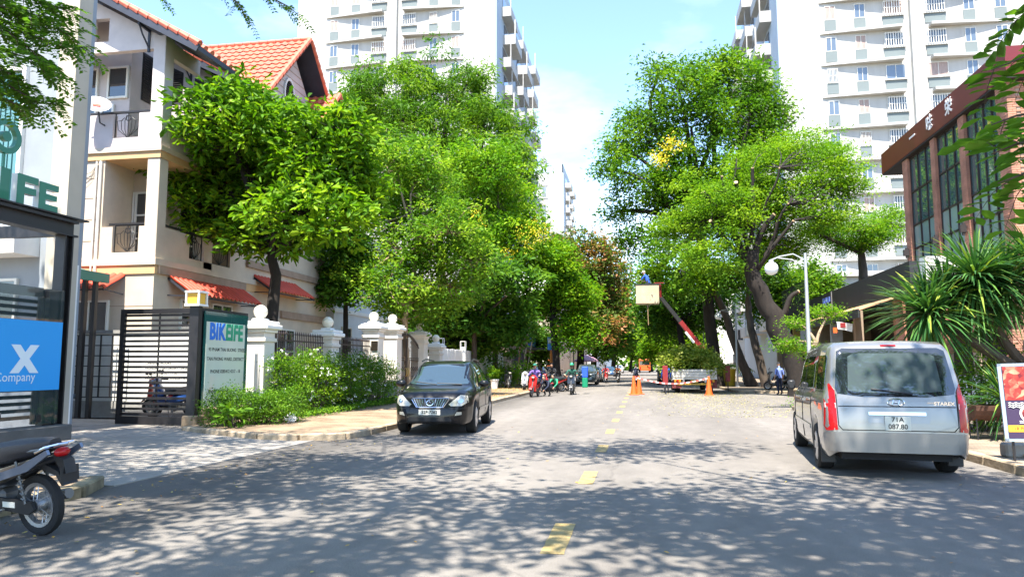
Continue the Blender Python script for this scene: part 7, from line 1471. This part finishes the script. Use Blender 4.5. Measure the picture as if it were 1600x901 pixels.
b = MB(); b.bar((x0 - .02, y0 + .02, z1 + .02), (x1 + .02, y0 + .02, z1 + .02), .09, .06); b.bar((x0, y1, z1 + .02), (x1, y1, z1 + .02), .09, .06); b.bar((x0 + .02, y0, z1 + .02), (x0 + .02, y1, z1 + .02), .09, .06); b.bar((x1 - .02, y0, z1 + .02), (x1 - .02, y1, z1 + .02), .09, .06); b.build('basket_rim', BOOMK, bsk)
b = MB(); b.tube([(-2.5, 2.3, 5.3), (-2.5, 2.28, 4.6), (-2.48, 2.3, 4.0)], .02, 5); tag(b.build('hanging_rope', mat('rope', (.4, .26, .14), .9)), 'brown rope hanging below the cream work basket', 'rope').location = (2.92, 43.2, 0)
G_CUT = leaf_mat('wilting_leaf', [(0, (0.07, 0.12, 0.015)), (.5, (0.20, 0.27, 0.03)), (1, (0.46, 0.44, 0.10))], trans=.35)
bush('cut_branches', 'heap of cut yellow-green branches loaded on the white truck', [(2.5, 44.4, 1.75, 1.1, 1.1, .55), (3.5, 44.9, 1.7, 1.0, 1.2, .6), (2.4, 45.8, 1.95, 1.1, 1.3, .65), (3.2, 46.6, 2.0, 1.2, 1.3, .65), (4.0, 43.6, 1.4, .5, .6, .45), (1.7, 43.7, 1.5, .5, .7, .5)], G_CUT, 330, 46, .38, .19, (2.92, 43.2, .9), 'branches', shell=.3, lower=.5)
# cones, tape and posts
CONE = mat('cone_orange', (.80, .115, .015), .5, var=.1, vscale=4)
def cone(x, y, lab):
    t = thing('traffic_cone', lab, 'cone', (x, y, .0), random.uniform(0, 40), 'orange cones around the truck')
    b = MB(); b.cbox(-.24, .24, -.24, .24, 0.0, .05, .02); b.build('base', CONE, t); b = MB(); b.lathe([(.19, .05), (.15, .25), (.10, .6), (.05, .98), (.045, 1.0), (.02, 1.0)], n=18); b.build('body', CONE, t, True); return t
cone(-.45, 40.2, 'left orange cone in the middle of the road, in front'); cone(-.18, 41.2, 'orange cone just behind the front one in the road'); cone(3.42, 39.9, 'orange cone standing behind the truck tailgate')
b = MB(); pts = []
for i in range(25):
    t_ = i / 24; pts.append((-.4 + 3.8 * t_, 40.25 - .3 * t_, .95 - .32 * math.sin(math.pi * t_) - .05 * t_))
for i in range(24): b.bar(pts[i], pts[i + 1], .01, .07, mi=i % 2)
tag(b.build('barrier_tape', [mat('tape_red', (.6, .12, .10), .6), mat('tape_white', (.7, .62, .6), .6)]), 'red and white tape sagging between the orange cones', 'tape')
for x, y, l in ((1.25, 41.5, 'red marker board on a leg at the left of the truck'), (5.0, 45.5, 'red marker board beside the yellow bin')):
    t = thing('marker_board', l, 'marker', (x, y, 0)); b = MB(); b.box(-.03, .03, -.03, .03, 0, 1.5); b.build('leg', BLACKST, t); b = MB(); b.cbox(-.14, .14, -.06, -.03, .62, 1.55, .01); b.build('board', TRRED, t)
bn = thing('rubbish_bin', 'yellow wheeled rubbish bin behind the truck', 'bin', (6.0, 53.5, .13)); YB = mat('bin_yellow', (.55, .40, .03), .5)
b = MB(); b.lathe([(.34, 0), (.37, .1), (.45, 1.1), (.47, 1.12)], n=16); b.build('body', YB, bn, True); b = MB(); b.lathe([(.49, 1.12), (.5, 1.18), (.3, 1.26), (0.001, 1.28)], n=16); b.build('lid', YB, bn, True)
# cut logs at the right kerb
LOGB = mat('log_bark', (.26, .19, .11), .9, var=.4, vscale=8, bump=.6, bscale=20); LOGE = mat('log_end', (.55, .42, .24), .8, var=.2, vscale=20)
for k in range(16):
    r_ = random.uniform(.06, .14); L_ = random.uniform(.5, 1.1); row = k // 6
    b = MB(); b.tube([(-L_ / 2, 0, 0), (0, random.uniform(-.03, .03), random.uniform(-.02, .02)), (L_ / 2, 0, 0)], [r_, r_ * .97, r_ * .9], 10); o = b.build('log', [LOGB, LOGE], None, True)
    o.data.polygons[-1].material_index = 1; o.data.polygons[-2].material_index = 1
    o.location = (5.85 + .25 * (k % 3) + random.uniform(-.12, .12), 27.0 + .32 * (k % 6) + random.uniform(-.1, .1), .25 + .22 * row); o.rotation_euler = (0, random.uniform(-.12, .12), random.uniform(-.5, .5))
    tag(o, '%s cut log from the near end in the %s layer of the kerbside pile' % (('first', 'second', 'third', 'fourth', 'fifth', 'farthest')[k % 6], ('bottom', 'middle', 'top')[row]), 'log', 'cut logs piled at the kerb')
bush('cut_twigs', 'small heap of green cuttings on the log pile', [(5.6, 27.3, .35, .45, .5, .25)], G_LIME, 30, 26, .15, .08, (5.6, 27.3, .13), 'branches')

# ================================================================ street furniture
LAMPW = mat('lamp_grey', (.42, .44, .45), .45, .4); GLOBE = mat('lamp_globe', (.78, .80, .82), .25)
def lamp(x, y, h, lab, arm=-1.15, group='globe street lamps'):
    t = thing('street_lamp', lab, 'street lamp', (x, y, .13), 0, group); b = MB(); b.lathe([(.14, 0), (.14, .06), (.075, .1), (.07, h * .5), (.05, h)], n=12); b.build('pole', LAMPW, t, True)
    b = MB(); b.tube([(0, 0, h - .25), (arm * .35, 0, h - .02), (arm * .75, 0, h - .1), (arm, 0, h - .22)], .025, 7); b.tube([(0, 0, h - .5), (arm * .4, 0, h - .22), (arm * .8, 0, h - .15)], .018, 6); b.build('arm', LAMPW, t, True)
    b = MB(); b.lathe([(.04, 0), (.09, -.04), (.09, -.1), (.07, -.12)], (arm, 0, h - .2), 12); b.build('fitting', LAMPW, t); b = MB(); b.ball((arm, 0, h - .52), .235, 20, 14); b.build('globe', GLOBE, t, True); return t
lamp(5.72, 27.0, 5.35, 'globe lamp on a pale pole rising behind the van roof'); lamp(6.35, 52, 5.3, 'globe lamp beside the leaning slim trunk'); lamp(5.8, 72, 4.9, 'globe lamp behind the truck boom', -1.3); lamp(5.6, 100, 5, 'far globe lamp above the load of branches'); lamp(-6.9, 76, 5.0, 'globe lamp on the left near the rusty tree', 1.2); lamp(-6.9, 98, 5.0, 'farther globe lamp on the left side', 1.2)
# food banner on a stand
FR_ = mat('banner_frame', (.45, .52, .60), .4, .5); PUR = mat('banner_dark', (.045, .025, .07), .6); YLB = mat('banner_yellow', (.75, .45, .03), .6)
def food():
    m = bpy.data.materials.new('banner_food_print'); m.use_nodes = True; t = m.node_tree; b = t.nodes['Principled BSDF']; c = t.nodes.new('ShaderNodeTexCoord'); v = t.nodes.new('ShaderNodeTexVoronoi'); v.inputs['Scale'].default_value = 14; n = t.nodes.new('ShaderNodeTexNoise'); n.inputs['Scale'].default_value = 9; n.inputs['Detail'].default_value = 6
    t.links.new(c.outputs['Object'], v.inputs['Vector']); t.links.new(c.outputs['Object'], n.inputs['Vector']); r = t.nodes.new('ShaderNodeValToRGB'); e = r.color_ramp.elements; e[0].position = .3; e[0].color = (.16, .01, .015, 1); e[1].position = .8; e[1].color = (.80, .42, .25, 1); k = e.new(.5); k.color = (.55, .05, .03, 1)
    mx = t.nodes.new('ShaderNodeMixRGB'); mx.inputs['Fac'].default_value = .5; t.links.new(v.outputs['Color'], mx.inputs['Color1']); t.links.new(n.outputs['Fac'], mx.inputs['Color2']); t.links.new(mx.outputs['Color'], r.inputs['Fac']); t.links.new(r.outputs['Color'], b.inputs['Base Color']); b.inputs['Roughness'].default_value = .5; return m
bn = thing('food_banner', 'upright food advertising banner on a black stand at the right edge', 'banner', (5.42, 12.35, 0), -6); bn.rotation_euler = (R(-3), R(-1.5), R(-8))
b = MB(); b.box(-.05, .85, -.03, -.005, .42, 1.58); b.box(-.05, -.0, -.04, .0, .42, 1.58); b.box(-.05, .85, -.04, 0, 1.54, 1.58); b.box(-.05, .85, -.04, 0, .42, .46); b.build('frame', FR_, bn)
pn = MB(); pn.box(.005, .84, -.045, -.04, .465, 1.535); pn = pn.build('panel', PUR, bn); b = MB(); b.box(.01, .83, -.049, -.0455, 1.03, 1.53); b.build('food_print', food(), pn)
b = MB(); b.box(.005, .84, -.049, -.0455, .56, .66); b.build('yellow_strip', YLB, pn); text('strip_lettering', '118 PHAM', .065, RUST, pn, (.19, -.051, .61), (R(90), 0, 0), .0005)
for k in range(3):
    b = MB(); b.tube([(.04 + .02 * i, -.052, .985 - .03 * k + .010 * math.sin(i * 1.6)) for i in range(13)], .006, 4); b.build('wave_mark', WHITE, pn)
b = MB(); b.lathe([(.001, -.054), (.13, -.054), (.13, -.046), (.001, -.046)], (.30, 0, .83), 20, 'Y'); b.build('bowl_print', WHITE, pn); b = MB(); b.lathe([(.001, -.058), (.10, -.058), (.10, -.0545)], (.30, 0, .83), 20, 'Y'); b.build('dish_print', food(), pn)
for k in range(3):
    text('small_print', ['TASTE IT HERE', 'NOODLE  RICE', 'HOT POT'][k], .03, WHITE, pn, (.26, -.05, .71 - .03 * k + .0), (R(90), 0, 0), .0005) if k == 9 else None
for k in range(2):
    b = MB(); b.box(.16, .40 - .06 * k, -.05, -.0455, .715 - .025 * k, .725 - .025 * k); b.build('small_print', WHITE, pn)
b = MB(); b.bar((.06, .03, .05), (.06, .0, .5), .03); b.bar((.06, .28, .02), (.06, -.25, .02), .035); b.bar((.7, .28, .02), (.7, -.25, .02), .035); b.bar((.7, .03, .05), (.7, 0, .5), .03); b.build('stand', BLACKST, bn)
st = thing('painted_stone', 'small grey and yellow kerb block behind the banner foot', 'block', (5.85, 12.9, .13)); b = MB(); b.cbox(-.3, .6, -.12, .12, 0, .22, .03); b.build('block', GREYC, st); b = MB(); b.ball((.05, -.14, .05), (.12, .06, .05), 12, 6); b.build('yellow_mark', YLB, st)
# brown metal planter on legs
pt = thing('metal_planter', 'rusty brown half-barrel planter on thin legs behind the van', 'planter', (6.62, 15.9, .13)); pt.scale = (.8, .8, .8); b = MB(); prof = [(.38 * math.cos(a), .38 * math.sin(a)) for a in np.linspace(math.pi, 2 * math.pi, 11)]; b.prism([(x, z + .82) for x, z in prof], -.4, .5, 'X'); b.build('trough', mat('rusty_steel', (.09, .04, .025), .8, var=.4, vscale=8), pt)
for sx in (-.34, .44):
    for y in (-.22, .22): b = MB(); b.bar((sx, y, 0), (sx, y * .9, .55), .025); b.build('leg', BLACKST, pt)
# flag-like red and white cloth on the canopy
fl = thing('hanging_banner', 'red and white cloth hanging under the black canopy', 'banner', (8.0, 31.2, 3.0)); fl.scale = (.6, .6, .6); b = MB(); b._add([(-.5, 0, .5), (.5, 0, .35), (.45, .02, -.2), (.0, .05, -.05), (-.45, 0, .0)], [(0, 1, 2, 3, 4)]); b._add([(-.5, .02, .5), (.5, .02, .35), (.45, .04, -.2), (.0, .07, -.05), (-.45, .02, .0)], [(4, 3, 2, 1, 0)]); b.build('cloth', WHITE, fl); b = MB(); b.box(-.3, .05, -.02, -.01, .1, .42); b.build('red_mark', TRRED, fl); b = MB(); b.box(-.75, -.5, -.02, -.0, -.25, .1); b.build('orange_tag', CONE, fl)

# ================================================================ left far pavement: pot, poles, signs, shop
pt = thing('flower_pot', 'white plant pot with leafy plant on the far left pavement', 'pot', (-9.1, 45.5, .13)); b = MB(); b.lathe([(.2, 0), (.26, .5), (.30, .52), (.30, .58), (.24, .58)], n=16); b.build('pot', WHITE, pt, True)
P, D, N, Ln, W, T = clump_leaves(blob_points([(0, 0, .95, .45, .45, .4)], 34, .2, .8), 22, .16, .14); link('foliage', leaves_mesh('foliage', P, D, N, Ln, W, T, G_MID), pt)
bush('roadside_bush', 'bright leafy bush behind the parked scooters at the left', [(-9.6, 51, .95, 1.2, 1.0, .9), (-8.6, 53, .9, 1.0, .9, .8)], G_LIME, 150, 30, .3, .14, (-9.2, 52, .13))
for k, (x0, x1) in enumerate(((-9.6, -9.3), (-9.3, -8.7), (-9.0, -8.3))):
    b = MB(); b.bar((x0, 57, .1), (x1, 57.6, 4.6), .12, .06); tag(b.build('timber_prop', bark_tan if k else mat('red_timber', (.30, .10, .05), .8)), ['reddish timber prop leaning at the end of the board fence', 'middle timber prop leaning at the end of the board fence', 'right-hand timber prop leaning at the end of the board fence'][k], 'timber')
sh = thing('street_shop', 'low shop with dark canopy and bright signs behind the left street trees', 'shop', (-9.8, 62, .1))
b = MB(); b.box(-8, 0, 0, 26, 0, 4.6); b.build('wall', mat('shop_wall_tan', (.22, .16, .12), .85, var=.15), sh); b = MB(); b.box(-.02, .03, 1, 8, .1, 2.6); b.build('shop_window', CGLASS, sh); b = MB(); b.box(0, 1.8, 0, 9, 2.8, 2.95); b.build('canopy', SOFF, sh); b = MB(); b.box(-3, -.1, -.06, 0, .1, 2.6); b.build('front_opening', SOFF, sh)
b = MB(); b.box(-.02, .08, 2, 7, 3.2, 4.2); b.build('sign_panel', mat('panel_blue', (.03, .12, .5), .5), sh); b = MB(); b.box(-.02, .08, 8.2, 10.5, 3.0, 4.3); b.build('sign_panel', mat('panel_pink', (.6, .12, .3), .5), sh); b = MB(); b.box(-.02, .06, 11, 20, .1, 3.6); b.build('shop_window', CGLASS, sh)
ts = thing('totem_sign', 'orange post carrying a blue and white sign box on the left pavement', 'sign', (-6.75, 56, .13)); b = MB(); b.cbox(-.13, .13, -.1, .1, 0, 2.6, .02); b.build('post', mat('totem_orange', (.65, .2, .02), .5), ts); b = MB(); b.cbox(-.3, .3, -.12, .12, 2.6, 3.6, .03); b.build('sign_box', mat('totem_blue', (.05, .25, .65), .5), ts); b = MB(); b.box(-.26, .26, -.13, -.12, 3.1, 3.5); b.build('sign_face', WHITE, ts)
rs = thing('round_sign', 'round white sign hanging on the left beyond the grey SUV', 'sign', (-5.7, 70, .13)); b = MB(); b.tube([(-1.0, 0, 0), (-1.0, 0, 4.2)], .04, 8); b.bar((-1, 0, 4.1), (0, 0, 4.1), .04); b.build('post', LAMPW, rs); b = MB(); b.lathe([(.001, -.03), (.45, -.03), (.45, .03), (.001, .03)], (-.1, 0, 3.6), 24, 'Y'); b.build('disc', WHITE, rs, True)
pr_ = thing('street_parasol', 'pale pink parasol over the left pavement beyond the bikes', 'parasol', (-5.9, 80, .13)); b = MB(); b.tube([(0, 0, 0), (0, 0, 2.3)], .03, 6); b.build('pole', LAMPW, pr_); b = MB(); b.lathe([(1.3, 2.0), (.7, 2.35), (.02, 2.6)], n=8); b.lathe([(1.3, 2.0), (1.3, 1.85)], n=8); b.build('canopy', mat('parasol_pink', (.6, .35, .45), .8), pr_)
# buildings that close the street behind the trees
for nm, lab, x0, x1, y0, y1, h, m_ in (('townhouse', 'cream townhouse behind the left street trees', -24, -11, 92, 150, 11, CREAM), ('townhouse', 'white townhouse behind the right street trees', 10, 26, 104, 170, 12, WHITE), ('townhouse', 'pale house at the far left end of the street', -22, -9.5, 155, 240, 10, PALEB)):
    t = thing(nm, lab, 'house', (x0, y0, 0)); b = MB(); b.box(0, x1 - x0, 0, y1 - y0, 0, h); b.build('wall', m_, t); b = MB(); b.box(-.2, x1 - x0 + .2, -.2, y1 - y0 + .2, h, h + .5); b.build('parapet', WHITE, t)
    for k in range(3):
        for j in range(4): window(t, 1.6, 1.6, ((x1 - x0) * (.18 + .21 * j), 0, 1.6 + 3.3 * k), 0, .1, 2, 1)
b = MB(); hp = [(-260, 330)]; 
P = np.stack([rng.uniform(-120, 120, 9000), rng.uniform(240, 262, 9000), 17 * rng.random(9000) ** .8], 1); P[:, 2] *= .75 + .25 * np.sin(P[:, 0] * .21) * np.sin(P[:, 0] * .07 + 1)
D = rng.normal(size=(9000, 3)); N = rng.normal(size=(9000, 3)) * .5 + np.array([0, -.5, .7]); tag(stuff(link('distant_trees', leaves_mesh('distant_trees', P, D, N, 2.0, 1.4, rng.random(9000), G_MID))), 'far mass of trees closing the end of the street', 'trees')
